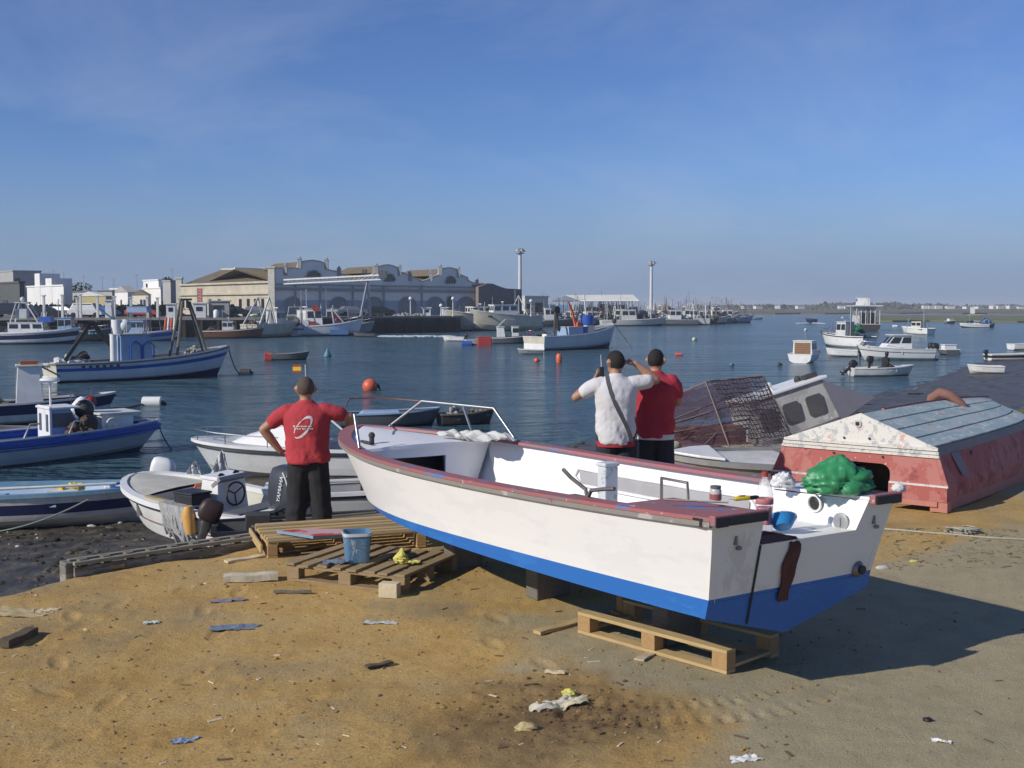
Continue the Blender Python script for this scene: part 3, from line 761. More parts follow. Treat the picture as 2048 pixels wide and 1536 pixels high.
class Hull:
    """plan, sheer and section of one boat; local x runs from stern (-L/2) to bow (L/2), z = 0 is the waterline"""
    def __init__(s, L, B, H, draft=.25, sheer=.35, u0=.42, p=2.2, q=1.5, wt=.84, stem=.35, rake=.1, flare=.4):
        s.L, s.B, s.H, s.dr, s.sh, s.u0, s.p, s.q, s.wt, s.stem, s.rake, s.flare = L, B, H, draft, sheer, u0, p, q, wt, stem, rake, flare
    def half(s, u):
        if u < s.u0: return s.B / 2 * (1 - (1 - s.wt) * ((s.u0 - u) / s.u0) ** 2)
        t = (u - s.u0) / (1 - s.u0)
        return s.B / 2 * max(1 - t ** s.p, 0) ** (1 / s.q)
    def zs(s, u): return s.H * (1 + s.sh * max(u, 0) ** 2.4)
    def zk(s, u): return -s.dr + s.dr * .9 * max(u, 0) ** 5
    def pt(s, u, f, sd, inset=0.):
        zk, zs = s.zk(u), s.zs(u); z = zk + (zs - zk) * f
        x = u * (s.L - s.stem * (1 - f)) - s.L / 2 - s.rake * (1 - u) ** 3 * f
        w_ = max(s.half(u) - inset, 0) * wprof(f) * (1 - s.flare * u ** 3 * (1 - f))
        return Vector((x, sd * w_, z))

def make_hull(t, h, bands, mats, inner=None, gun=None, gw=.07, gh=.05, floor=.35, deck=None, deckm=None, n=16, full_deck=False, rub=None, transom=None, th=.04):
    """bands: (top fraction, index into mats) from the keel upwards"""
    lv = [0, .06, .15, .26, .38, .55, .78, 1.0] + [b[0] for b in bands]
    lv = sorted(set(round(x, 3) for x in lv)); us = [1 - (1 - i / n) ** 1.25 for i in range(n + 1)]
    mi = lambda f: next((i for tp, i in bands if f <= tp + 1e-6), bands[-1][1])
    k = MB()
    for sd in (1, -1):
        for j in range(len(lv) - 1):
            k.grid([[h.pt(u, lv[j], sd) for u in us], [h.pt(u, lv[j + 1], sd) for u in us]], mi(lv[j + 1]))
    for j in range(len(lv) - 1):
        a, b = lv[j], lv[j + 1]
        k.add([h.pt(0, a, 1), h.pt(0, a, -1), h.pt(0, b, -1), h.pt(0, b, 1)], [(0, 1, 2, 3)], (transom[mi(b)] if transom else mi(b)))
    hull = k.build('hull', mats, t, 50)
    if not full_deck:
        k = MB(); uf = [u * .97 for u in us]
        for sd in (1, -1): k.grid([[h.pt(u, 1, sd, th) - Vector((0, 0, .004)) for u in uf], [h.pt(u, floor, sd, th) + Vector((0, 0, 0)) for u in uf]])
        k.grid([[h.pt(u, floor, 1, th) for u in uf], [h.pt(u, floor, -1, th) for u in uf]])
        o = Vector((th, 0, 0)); k.add([h.pt(0, 1, 1, th) + o, h.pt(0, 1, -1, th) + o, h.pt(0, floor, -1, th) + o, h.pt(0, floor, 1, th) + o], [(0, 1, 2, 3)])
        k.build('inner_hull', inner or mats[0], t, 50)
    if deck is not None or full_deck:
        u1 = 0 if full_deck else deck; ud = [u1 + (1 - u1) * i / 10 for i in range(11)]; dz = Vector((0, 0, -.01 if not full_deck else -.12))
        k = MB(); rows = []
        for u in ud:
            a = h.pt(u, 1, 1, .01) + dz; b = h.pt(u, 1, -1, .01) + dz
            rows.append([a, a.lerp(b, .25) + Vector((0, 0, .03)), a.lerp(b, .5) + Vector((0, 0, .04)), a.lerp(b, .75) + Vector((0, 0, .03)), b])
        k.grid(rows)
        if not full_deck:
            a, b = rows[0][0], rows[0][-1]; k.add([a, b, b + Vector((0, 0, -h.H * .45)), a + Vector((0, 0, -h.H * .45))], [(0, 1, 2, 3)])
        k.build('deck', deckm or inner or mats[0], t, 50)
    if gun is not None:
        for sd in (1, -1):
            k = MB(); rings = []
            for u in [x * .995 for x in us]:
                p = h.pt(u, 1, sd); o = Vector((0, sd, 0))
                rings.append([p + o * .02 + Vector((0, 0, -gh / 2)), p + o * .02 + Vector((0, 0, gh / 2)), p - o * (gw - .02) + Vector((0, 0, gh / 2)), p - o * (gw - .02) + Vector((0, 0, -gh / 2))])
            k.rings(rings); k.build('gunwale', gun, t, 40)
        k = MB(); a, b = h.pt(0, 1, 1), h.pt(0, 1, -1); k.bar(a + Vector((gw / 2 - .02, 0, 0)), b + Vector((gw / 2 - .02, 0, 0)), gw, gh * .96); k.build('transom_cap', gun, t)
    if rub is not None:
        f_, m_, r_ = rub
        k = MB()
        for sd in (1, -1): k.tube([h.pt(u, f_, sd) for u in [x * .99 for x in us]], r_, 5)
        k.build('rubbing_strake', m_, t, 60)
    return hull

def boat_thing(name, label, u, v, hd, z=WATER, group=None, roll=0., pitch=0., cat='boat'):
    p = gz(u, v, z)
    return thing(name, label, cat, p, rot=(R(roll), R(pitch), R(hd)), group=group)

def cabin(t, x0, x1, w_, z0, z1, m_, roofm=None, front=.15, rear=.0, wins=3, glass=None, zb=.52, name='wheelhouse', over=.08, taper=.92, front_win=True, rear_win=False, roof_th=.05, doors=False):
    """wheelhouse with sloping front, roof slab and separate panes"""
    glass = glass or glassd
    wt = w_ * taper
    P = [(x0, -w_ / 2, z0), (x1, -w_ / 2, z0), (x1, w_ / 2, z0), (x0, w_ / 2, z0), (x0 + rear, -wt / 2, z1), (x1 - front, -wt / 2, z1), (x1 - front, wt / 2, z1), (x0 + rear, wt / 2, z1)]
    P = [Vector(p) for p in P]
    k = MB(); k.add(P, [(3, 2, 1, 0), (4, 5, 6, 7), (0, 1, 5, 4), (1, 2, 6, 5), (2, 3, 7, 6), (3, 0, 4, 7)]); c = k.build(name, m_, t, bevel=.01)
    k = MB(); k.box(((x0 + rear + x1 - front) / 2 + over * .4, 0, z1 + roof_th / 2 + .002), (x1 - front - x0 - rear + over * 2, wt + over * 1.4, roof_th)); k.build('roof', roofm or m_, c, bevel=.012)
    def face(a, b, d, e, n_, lo, hi, mar=.08):
        for i in range(n_):
            f0, f1 = (i + mar * n_ * .5 + .0) / n_, (i + 1 - mar * n_ * .5) / n_
            if f1 <= f0: continue
            q = [a.lerp(b, f0).lerp(e.lerp(d, f0), lo), a.lerp(b, f1).lerp(e.lerp(d, f1), lo), a.lerp(b, f1).lerp(e.lerp(d, f1), hi), a.lerp(b, f0).lerp(e.lerp(d, f0), hi)]
            nr_ = (q[1] - q[0]).cross(q[3] - q[0]).normalized()
            kk = MB(); kk.prism([x + nr_ * .012 for x in q], -nr_ * .02); kk.build('window', glass, c)
    if wins:
        face(P[0], P[1], P[5], P[4], wins, zb, .88); face(P[2], P[3], P[7], P[6], wins, zb, .88)
    if front_win: face(P[1], P[2], P[6], P[5], 2 if w_ < 1.4 else 3, zb, .9)
    if rear_win: face(P[3], P[0], P[4], P[7], 2, zb, .88)
    if doors:
        a = P[3].lerp(P[0], .3); b = P[3].lerp(P[0], .62)
        kk = MB(); kk.prism([a + Vector((-.012, 0, .05)), b + Vector((-.012, 0, .05)), b + Vector((-.012 + rear * .8, 0, (z1 - z0) * .85)), a + Vector((-.012 + rear * .8, 0, (z1 - z0) * .85))], (-.02, 0, 0)); kk.build('door', greyp, c)
    return c

def pole(t, a, b, r=.03, m_=None, name='mast', n=6): return part(name, m_ or galv, t, lambda q: q.tube([a, b], r, n), 60)

def rail(t, pts, r=.014, m_=None, posts=None, name='guard_rail'):
    return part(name, m_ or steel, t, lambda q: (q.tube(pts, r, 5), [q.tube([a, b], r, 5) for a, b in (posts or [])]), 60)

def outboard(t, x, y, z, s=1., tilt=0., m_=None, ml=None, yaw=0., txt=None, prop=True):
    """outboard motor: cowl, mid leg, gearcase, propeller; hangs aft of (x, y, z)"""
    o = bpy.data.objects.new('outboard_motor', None); C.objects.link(o); o.parent = t
    o.location = (x, y, z); o.rotation_euler = (0, R(tilt), R(yaw)); o.scale = (s, s, s)
    def rr(cx, cz, a, b, hh):  # rounded rectangle ring
        pts = []
        for i in range(16):
            th = 2 * math.pi * i / 16; ca, sa = math.cos(th), math.sin(th)
            e = .55
            pts.append(Vector((cx + a * math.copysign(abs(ca) ** e, ca), b * math.copysign(abs(sa) ** e, sa), cz)))
        return pts
    k = MB(); k.rings([rr(-.16, .10, .19, .13, 0), rr(-.17, .16, .24, .16, 0), rr(-.18, .32, .26, .17, 0), rr(-.17, .46, .24, .155, 0), rr(-.15, .55, .19, .12, 0), rr(-.14, .58, .11, .06, 0)])
    cw = k.build('cowl', m_ or blackp, o, 60)
    part('leg', ml or m_ or blackp, o, lambda q: (q.rings([rr(-.15, .10, .13, .09, 0), rr(-.14, -.2, .09, .055, 0), rr(-.15, -.52, .09, .035, 0)]), q.box((-.17, 0, -.36), (.34, .18, .02)),
         q.tube([(.02, 0, -.60), (-.08, 0, -.60), (-.26, 0, -.60), (-.34, 0, -.60)], [.02, .055, .05, .03], 8), q.prism([(-.2, -.01, -.62), (-.05, -.01, -.62), (-.16, -.01, -.80)], (0, .02, 0))), 50)
    part('clamp_bracket', greyd, o, lambda q: (q.box((.02, 0, -.02), (.12, .2, .24)), q.tube([(.0, -.13, .02), (.0, .13, .02)], .02, 6)))
    if prop:
        k = MB()
        for i in range(3):
            a = i * 2 * math.pi / 3; d = Vector((0, math.cos(a), math.sin(a))); e = Vector((.05, -math.sin(a) * .05, math.cos(a) * .05)); c0 = Vector((-.36, 0, -.60))
            k.prism([c0 - e * .6, c0 + e * .6, c0 + d * .09 + e * 1.1, c0 + d * .13, c0 + d * .09 - e], (.008, 0, 0))
        k.build('propeller', greyd, o)
    if txt:
        text_mesh('lettering', txt[0], txt[1], MATS['white_paint'], cw, Matrix.Translation((txt[2], txt[3], txt[4])) @ Matrix.Rotation(R(txt[6]) if len(txt) > 6 else 0, 4, 'Z') @ Matrix.Rotation(R(90), 4, 'X') @ Matrix.Rotation(R(txt[5]), 4, 'Z'))
    return o

def heap(name, m_, t, c, r, n=26, s=.12, jit=.3):
    """untidy heap of net or gear"""
    k = MB()
    for i in range(n):
        a, q = random.uniform(0, 6.28), math.sqrt(random.random()); zz = (1 - q ** 1.6) * r[2]
        k.ball((c[0] + r[0] * q * math.cos(a), c[1] + r[1] * q * math.sin(a), c[2] + zz * random.uniform(.5, 1)), (s * random.uniform(.7, 1.5), s * random.uniform(.7, 1.5), s * random.uniform(.5, 1.)), 6, jit=jit)
    return k.build(name, m_, t, 60)

def crate(t, c, sz, m_, name='fish_crate'):
    def f(q):
        x, y, z = sz; th = .03
        q.box((c[0], c[1], c[2] + .02), (x, y, .04)); q.box((c[0], c[1] - y / 2, c[2] + z / 2), (x, th, z)); q.box((c[0], c[1] + y / 2, c[2] + z / 2), (x, th, z))
        q.box((c[0] - x / 2, c[1], c[2] + z / 2 + .002), (th, y + th, z)); q.box((c[0] + x / 2, c[1], c[2] + z / 2 + .002), (th, y + th, z))
    return part(name, m_, t, f)

def gantry(t, x, w_, z0, h, lean=-.4, m_=None, r=.05):
    m_ = m_ or offw
    a, b = Vector((x, -w_ / 2, z0)), Vector((x, w_ / 2, z0)); c, d = Vector((x + lean, w_ * .38, z0 + h)), Vector((x + lean, -w_ * .38, z0 + h))
    return part('gantry', m_, t, lambda q: (q.tube([a, d, c, b], r, 6), q.tube([a.lerp(d, .6), b.lerp(c, .6)], r * .7, 6), q.tube([d.lerp(c, .5), d.lerp(c, .5) + Vector((0, 0, .35))], r * .6, 5)), 60)

def fishing_boat(label, u, v, hd, L, B=None, H=.75, hullm=None, boot=None, stripe=None, house=(.38, .56, 1.5), housem=None, roofm=None, name='fishing_boat', group=None, z=WATER, sheer=.5, mast_h=2.2, gan=None, gear=2, drum=False, crates=(), transom=None, gunm=None, rails=True, cat='fishing boat', wins=2, seed=0, radar=True, glass=None):
    B = B or L * .34
    random.seed(sum(ord(c_) * (i_ + 1) for i_, c_ in enumerate(label)) + seed)
    t = boat_thing(name, label, u, v, hd, z, group, cat=cat)
    h = Hull(L, B, H, .3, sheer, .4, 2.3, 1.5, .82, L * .08, .12)
    mats = [hullm or white, boot or navy, stripe or bluep] + ([transom] if transom else [])
    zf = lambda zz: (zz + .3) / (H + .3)
    bands = [(zf(.08), 1), (zf(H * .62), 0), (zf(H * .80), 2), (1, 0)] if stripe else [(zf(.08), 1), (1, 0)]
    make_hull(t, h, bands, mats, full_deck=True, deckm=greyp, gun=gunm or offw, gw=.10, gh=.08, transom=([3, 1, 3] if transom else None))
    part('bulwark', hullm or white, t, lambda q: [q.grid([[h.pt(x, 1, sd, .02) + Vector((0, 0, -.13)) for x in [i / 12 * .99 for i in range(13)]], [h.pt(x, 1, sd, .05) + Vector((0, 0, .1)) for x in [i / 12 * .99 for i in range(13)]]]) for sd in (1, -1)])
    x0, x1, hh = house; X = lambda f: -L / 2 + f * L
    dz = H - .12
    if hh:
        c = cabin(t, X(x0), X(x1), B * .56, dz, dz + hh, housem or white, roofm or housem or white, front=.18, wins=wins, doors=True, glass=glass)
        if radar: part('radar', offw, c, lambda q: (q.tube([(X(x0 + (x1 - x0) * .5), 0, dz + hh), (X(x0 + (x1 - x0) * .5), 0, dz + hh + .35)], .03, 5), q.box((X(x0 + (x1 - x0) * .5), 0, dz + hh + .42), (.16, .7, .12))))
    if mast_h:
        pole(t, (X(x0) - .05, 0, dz), (X(x0) - .05, 0, dz + hh + mast_h * .8), .045)
        pole(t, (X(.80), 0, h.zs(.8) - .1), (X(.78), 0, h.zs(.8) + mast_h * .55), .04)
        part('rigging', dark, t, lambda q: (q.tube([(X(x0) - .05, 0, dz + hh + mast_h * .75), (X(.98), 0, h.zs(1.))], .012, 4), q.tube([(X(x0) - .05, 0, dz + hh + mast_h * .7), (X(.02), 0, H + .1)], .012, 4)))
    if rails:
        pts = [h.pt(q, 1, 1, .06) + Vector((0, 0, .42)) for q in (.62, .72, .82, .92, .985)]; pts2 = [Vector((p.x, -p.y, p.z)) for p in pts]
        rail(t, pts + pts2[::-1], .018, steel, [(p, p - Vector((0, 0, .42))) for p in pts + pts2])
    if gan: gantry(t, X(.06), B * .8, dz, gan, .35 if gan > 1.5 else .2, galv if seed % 2 else offw)
    if drum: part('net_drum', greyp, t, lambda q: q.lathe([(.08, -.5), (.36, -.5), (.36, -.44), (.14, -.42), (.14, .42), (.36, .44), (.36, .5), (.08, .5)], (X(.2), 0, dz + .4), 14, M=Matrix.Rotation(R(90), 3, 'X')), 40)
    cols = [dark, greyd, tealp, mat('brown_net', (.12, .07, .045), .95, (.07, .05, .04), .6, 12, .4), mat('blue_net', (.05, .09, .16), .95, (.03, .05, .09), .6, 12, .4)]
    for i in range(gear):
        heap('net_heap', random.choice(cols), t, (X(random.choice([.1, .2, .28, .66, .74])), random.uniform(-.2, .2) * B, dz), (random.uniform(.4, .8), B * .28, random.uniform(.25, .7)), 18, .15)
    for (f, y, m_, sz) in crates: crate(t, (X(f), y * B, dz), sz, m_)
    return t, h, X, dz

def dinghy(label, u, v, hd, L, B=None, H=.32, hullm=None, inner=None, gun=None, boot=None, stripe=None, z=WATER, name='dinghy', group=None, motor=None, thwarts=2, roll=0., pitch=0., deck=None, cat='dinghy', draft=.12, sheer=.35, q=1.5, sz=None):
    B = B or L * .40
    t = boat_thing(name, label, u, v, hd, z, group, roll, pitch, cat)
    h = Hull(L, B, H, draft, sheer, .45, 2.2, q, .86, L * .09, .04)
    mats = [hullm or white, boot or hullm or white, stripe or bluep]
    zf = lambda zz: (zz + draft) / (H + draft)
    bands = [(zf(.05), 1), (zf(H * .55), 0), (zf(H * .8), 2), (1, 0)] if stripe else [(zf(.05), 1), (1, 0)]
    make_hull(t, h, bands, mats, inner=inner or offw, gun=gun or offw, gw=.055, gh=.045, floor=.4, deck=deck, deckm=inner or offw, n=14)
    for i in range(thwarts):
        uu = .22 + .33 * i; part('thwart', inner or offw, t, lambda k: k.box((h.pt(uu, .8, 1).x, 0, H * .72), (.22, h.half(uu) * 1.86, .035)))
    if motor:
        outboard(t, h.pt(0, 1, 1).x - .02, 0, H * .9, motor[0], motor[1], motor[2])
    return t, h

# ------------------------------------------------------------------ things on the quay
def car(label, u, d, yaw, m_, van=False):
    p = at(u, 612, d)
    t = thing('parked_car', label, 'van' if van else 'car', (p.x, p.y, QTOP), R(yaw), 'vehicles parked on the quay')
    H = 1.75 if van else 1.38
    prof = [(-2, .35), (-2, .85), (-1.75, 1.0), (-1.35, H), (.35 if not van else .9, H), (1.1 if not van else 1.4, .95), (1.85, .82), (2.05, .6), (2.05, .35)]
    b = MB(); rows = []
    for y, s in ((-.82, .94), (-.76, 1.), (.76, 1.), (.82, .94)): rows.append([Vector((x * (.99 if abs(y) > .8 else 1), y * (.86 if z > 1.05 else 1), .35 + (z - .35) * s)) for x, z in prof])
    b.rings(rows, cap=True); b.build('body', m_, t, bevel=.03)
    for sd in (1, -1):
        part('side_window', glassd, t, lambda q: q.prism([(-1.5, sd * .735, .98), (.85 if not van else 1.2, sd * .735, .95), (.3 if not van else .8, sd * .70, H - .1), (-1.25, sd * .70, H - .1)], (0, sd * .02, 0)))
        for x in (-1.3, 1.3): part('wheel', blackp, t, lambda q: q.lathe([(.1, -.1), (.3, -.1), (.32, 0), (.3, .1), (.1, .1)], (x, sd * .78, .32), 12, M=Matrix.Rotation(R(90), 3, 'X')))
    part('windscreen', glassd, t, lambda q: q.prism([(1.08 if not van else 1.38, -.62, .99), (1.08 if not van else 1.38, .62, .99), (.42 if not van else .97, .6, H - .06), (.42 if not van else .97, -.6, H - .06)], (.03, 0, .03)))
dcar = mat('dark_car_paint', (.03, .035, .045), .25, (.05, .05, .06), .3, 2., coat=.5)
scar = mat('silver_car_paint', (.38, .39, .40), .3, (.3, .3, .3), .3, 2., metal=.5, coat=.5)
for lab, u, d, yw, m_, v_ in (('dark car parked left of the white quay posts', 92, 140, 10, dcar, False), ('silver car parked under the yellow awning shed', 132, 143, -8, scar, False), ('white van with dark windows parked nearest the awning', 172, 139, 5, white, True),
        ('dark blue car parked right of the white van', 205, 145, 0, bluep, False), ('black car parked before the cream side wall', 470, 150, 20, dcar, False), ('grey car parked at the foot of the market corner', 515, 154, 12, scar, False),
        ('red car parked left of the kiosk on the quay', 285, 142, -5, redp, False), ('dark van parked at the far left under the warehouse', 20, 140, 8, dcar, True), ('dark car parked before the arched market doors', 760, 163, 24, dcar, False), ('silver car parked under the conveyor leg', 705, 161, 24, scar, False)):
    car(lab, u, d, yw, m_, v_)

postm = mat('white_post', (.62, .62, .60), .6, (.45, .44, .42), .4, 1.)
for i, (u, v0) in enumerate(((88, 592), (125, 591), (154, 597), (161, 590), (195, 593), (229, 594), (262, 596), (295, 595), (315, 597))):
    p = at(u, 612, 134); h = at(u, v0, 134).z - QTOP
    names_ = ('leftmost', 'second', 'third', 'fourth', 'fifth', 'sixth', 'seventh', 'eighth', 'ninth')
    o = thing('quay_post', names_[i] + ' of the pale posts standing along the left quay', 'post', (p.x, p.y, QTOP), 0, 'pale posts along the left quay')
    part('shaft', postm, o, lambda q: q.box((0, 0, h / 2), (.28, .28, h), taper=.8))
    part('cap', postm, o, lambda q: q.box((0, 0, h + .06), (.4, .4, .12)))
for lab, u, v0 in (('white globe lamp post before the middle market arches', 821, 600), ('white globe lamp post by the dark market door', 906, 600), ('globe lamp post at the quay end beside the cream trawlers', 882, 614), ('globe lamp post standing before the small cream store', 1062, 605)):
    d = 158; p = at(u, 612, d); h = at(u, v0, d).z - QTOP
    o = thing('lamp_post', lab, 'lamp post', (p.x, p.y, QTOP), 0, 'globe lamp posts on the quay')
    part('pole', postm, o, lambda q: q.tube([(0, 0, 0), (0, 0, .3), (0, 0, h)], [.16, .09, .06], 8))
    part('globe', white, o, lambda q: q.ball((0, 0, h + .2), .26, 10), 60)
def booth(lab, u, d, w_, h, m_, name='kiosk', win=True, dz=0., dep=1.6):
    p = at(u, 612, d); o = thing(name, lab, name.replace('_', ' '), (p.x, p.y, QTOP + dz), .15)
    part('shell', m_, o, lambda q: q.box((0, 0, h / 2), (w_, dep, h)))
    part('roof', m_, o, lambda q: q.box((0, 0, h + .06), (w_ + .3, dep + .3, .12)))
    if win:
        part('window', glassd, o, lambda q: q.box((0, -dep / 2 - .01, h * .62), (w_ * .5, .04, h * .3)))
        part('door', greyd, o, lambda q: q.box((-w_ / 2 - .01, 0, h * .42), (.04, .7, h * .8)))
booth('white kiosk with a window on the left quay', 343, 134, 1.0, 1.6, white)
booth('white flat-roofed kiosk under the red banner', 400, 138, 1.5, 1.7, white)
booth('grey cabin with a round-topped window beside the red banner', 439, 140, 2.4, 1.95, shadew, 'cabin')
booth('white booth near the blue fishing boat on the left quay', 219, 132, .7, 2.0, white, 'booth', False)
booth('white van-like cabin on the quay right of the market arches', 853, 160, 1.0, 1.1, white, 'cabin')
booth('small white tank box at the end of the quay', 888, 160, .5, 1.1, white, 'tank', False)
p = at(432, 612, 136); o = thing('water_tank', 'small upright white tank before the grey cabin', 'tank', (p.x, p.y, QTOP))
part('shell', white, o, lambda q: q.lathe([(.02, 0), (.3, 0), (.32, .1), (.32, .8), (.2, .95), (.02, 1.0)], n=14), 50); part('pipe', galv, o, lambda q: q.tube([(.3, 0, .2), (.5, 0, .2), (.5, 0, -.1)], .04, 5))
# red banner with worn white lettering
p = at(400, 612, 141); zt, zb_ = at(400, 577, 141).z - QTOP, at(400, 604, 141).z - QTOP
o = thing('banner', 'tall faded red banner with worn white letters on the quay', 'banner', (p.x, p.y, QTOP))
part('cloth', mat('faded_red_cloth', (.50, .13, .10), .85, (.42, .2, .17), .5, 2.), o, lambda q: q.box((0, 0, (zt + zb_) / 2), (.55, .05, zt - zb_)))
for i in range(4): part('letter', mat('faded_white_print', (.70, .55, .50), .8, (.6, .4, .36), .5, 4.), o, lambda q: (q.box((-.06, -.032, zt - .25 - i * .36), (.22, .012, .07)), q.box((.08, -.033, zt - .33 - i * .36), (.08, .012, .16))))
part('pole', galv, o, lambda q: (q.tube([(-.3, 0, 0), (-.3, 0, zt + .1)], .04, 5), q.tube([(.3, 0, 0), (.3, 0, zt + .1)], .04, 5)))
def pile(lab, u, d, r, m_, n=30, cat='net heap', s=.2, z=QTOP, name='net_heap'):
    p = at(u, 612, d); k = MB()
    for i in range(n):
        a, q = random.uniform(0, 6.28), math.sqrt(random.random())
        k.ball((r[0] * q * math.cos(a), r[1] * q * math.sin(a), (1 - q ** 1.6) * r[2] * random.uniform(.4, 1)), (s * random.uniform(.8, 1.6), s * random.uniform(.8, 1.4), s * random.uniform(.5, 1.)), 7, jit=.25)
    o_ = k.build(name, m_, None, 60); o_.location = (p.x, p.y, z); return tag(o_, lab, cat)
netg = mat('green_net', (.02, .16, .09), .95, (.015, .09, .05), .5, 8., .4); netb = mat('pale_net', (.36, .34, .30), .95, (.22, .2, .17), .6, 8., .4); netd = mat('dark_net', (.05, .05, .055), .95, (.03, .03, .03), .6, 8., .4)
pile('bright green net heap right of the grey cabin', 466, 141, (.8, .6, 1.7), netg, 34)
pile('pale net heap spread on the quay below the arches', 812, 157, (1.8, .6, .5), netb, 40, s=.16)
pile('lower pale net heap left of the white cabin', 838, 157.5, (.9, .5, .4), netb, 26, s=.14)
pile('dark net heap on the quay behind the trawler bow', 745, 155, (1.6, .6, .5), netd, 30, s=.16)
pile('green net heap beside the market corner', 520, 146, (1.1, .6, .6), netg, 26, s=.16)
pile('dark gear heap under the canopy front', 1180, 232, (4, 1.2, 1.3), netd, 44, s=.4)
# clipped hedge and railings behind the parked cars
a, b = at(58, 612, 152), at(335, 612, 158); ln = (b - a).xy.length; o = thing('hedge', 'dark green hedge running behind the parked cars', 'hedge', (a.x, a.y, QTOP), math.atan2(b.y - a.y, b.x - a.x))
k = MB()
for i in range(2200):
    c = Vector((random.uniform(0, ln), random.uniform(-.5, .5), random.uniform(.1, 1.5) ** .9)); v = Vector((random.gauss(0, 1), random.gauss(0, 1), random.gauss(0, 1))).normalized(); e = v.orthogonal().normalized() * .2; f = v.cross(e)
    k.add([c - e - f, c + e - f, c + e + f, c - e + f], [(0, 1, 2, 3)])
k.build('foliage', mat('hedge_leaves', (.035, .05, .028), .85, (.06, .075, .04), .5, 2.), o, fix=False)
part('stems', bark, o, lambda q: [q.tube([(i * 1.0 + .3, 0, -.1), (i * 1.0 + .3, 0, 1.0)], .04, 4) for i in range(int(ln))])

# ------------------------------------------------------------------ boats lying along the quay
creamh = mat('cream_hull', (.62, .58, .46), .5, (.40, .34, .22), .5, 1.2, .05)
bluewh = mat('blue_white_hull', (.64, .67, .69), .45, (.48, .52, .56), .4, 1.2)
brownp = mat('brown_net', (.12, .07, .045), .95, (.07, .05, .04), .6, 12, .4)
def fb(*a, **k): return fishing_boat(*a, **k)
G1 = 'fishing boats moored along the quay'
t, h, X, dz = fb('white fishing boat with a navy stripe and pilot frame at the far left quay', 62, 688, 6, 9.2, 2.9, 1.0, white, navy, navy, house=(.30, .66, 1.15), wins=3, mast_h=0, gear=2, group=G1, gunm=white)
part('pilot_frame', offw, t, lambda q: (q.tube([(-1.6, -.7, dz + 1.2), (-1.1, -.5, dz + 3.0), (-.2, -.5, dz + 3.0), (.9, -.7, dz + 1.2)], .07, 6), q.tube([(-1.6, .7, dz + 1.2), (-1.1, .5, dz + 3.0), (-.2, .5, dz + 3.0), (.9, .7, dz + 1.2)], .07, 6), q.box((-.65, 0, dz + 3.05), (1.2, 1.2, .1)), q.ball((-.65, 0, dz + 3.35), .25, 8), q.box((-.7, 0, dz + 2.0), (1.0, .9, .9))), 50)
part('net_cover', bluep, t, lambda q: q.box((1.5, 0, dz + 1.45), (1.2, 1.4, .5), taper=.8))
heap('net_heap', netb, t, (-4.1, 0, dz), (.5, 1., 1.2), 20, .25)
t, h, X, dz = fb('blue workboat crowded with crane gear and a pale deck shelter', 275, 682, 2, 8.0, 2.7, .75, lblue, navy, bluep, house=(.42, .62, 1.5), housem=lblue, wins=2, mast_h=3.0, gear=3, group=G1, crates=((.3, .1, bluep, (.9, .7, .5)),))
cabin(t, X(.40), X(.66), 1.7, dz + 2.3, dz + 2.9, lblue, lblue, .1, 0, 0, front_win=False, name='deck_shelter')
for x_ in (.41, .65):
    for y_ in (-.7, .7): pole(t, (X(x_), y_, dz), (X(x_), y_, dz + 2.3), .035, galv, 'shelter_post')
part('crane_arm', tealp, t, lambda q: (q.tube([(X(.2), 0, dz), (X(.2), 0, dz + 1.6), (X(.02), 0, dz + 2.7)], .1, 6), q.tube([(X(.25), .4, dz), (X(.16), .4, dz + 3.0)], .06, 6)), 60)
t, h, X, dz = fb('small white workboat with orange striped floats against the dark quay', 333, 679, 0, 2.9, 1.3, .55, white, navy, bluep, house=(.3, .5, 0), mast_h=0, gear=0, group=G1, rails=False)
for i, m_ in enumerate((orange, white, orange, white)): part('striped_float', m_, t, lambda q: q.tube([(X(.45 + i * .11), -.2, dz + .1), (X(.5 + i * .11), 0, dz + 1.9)], [.12, .14], 8), 60)
t, h, X, dz = fb('cream trawler stern-on with a tall white net gantry', 548, 674, 62, 8.6, 3.0, 1.5, creamh, navy, None, house=(.45, .65, 1.6), housem=offw, mast_h=1.5, gear=2, drum=True, group=G1, transom=creamh, sheer=.3)
part('stern_gantry', offw, t, lambda q: (q.tube([(X(.04), -1.2, dz), (X(.30), -.8, dz + 3.2), (X(.30), .8, dz + 3.2), (X(.04), 1.2, dz)], .11, 6), q.tube([(X(.30), -.8, dz + 3.2), (X(.42), -.9, dz)], .09, 6), q.tube([(X(.30), .8, dz + 3.2), (X(.42), .9, dz)], .09, 6)), 60)
t, h, X, dz = fb('white and blue trawler with red gear below the market front', 655, 672, 9, 8.6, 2.9, 1.15, bluewh, navy, None, house=(.22, .44, 2.2), housem=white, mast_h=3.0, gear=5, drum=True, group=G1, sheer=.75, gan=None, crates=((.6, -.25, bluep, (.8, .6, .5)), (.2, -.3, white, (.7, .4, .9))))
part('bow_frame', offw, t, lambda q: (q.tube([(X(.60), -.9, dz), (X(.56), -.9, dz + 2.3), (X(.56), .9, dz + 2.3), (X(.60), .9, dz)], .1, 6), q.tube([(X(.78), -.8, dz), (X(.56), -.9, dz + 2.3)], .08, 6), q.tube([(X(.78), .8, dz), (X(.56), .9, dz + 2.3)], .08, 6)), 60)
part('winch', redp, t, lambda q: (q.lathe([(.06, -.5), (.4, -.5), (.4, -.42), (.2, -.4), (.2, .4), (.4, .42), (.4, .5), (.06, .5)], (X(.34), -.5, dz + 2.3), 12, M=Matrix.Rotation(R(90), 3, 'X')), q.box((X(.30), -1.1, dz + .4), (.6, .4, .7))), 40)
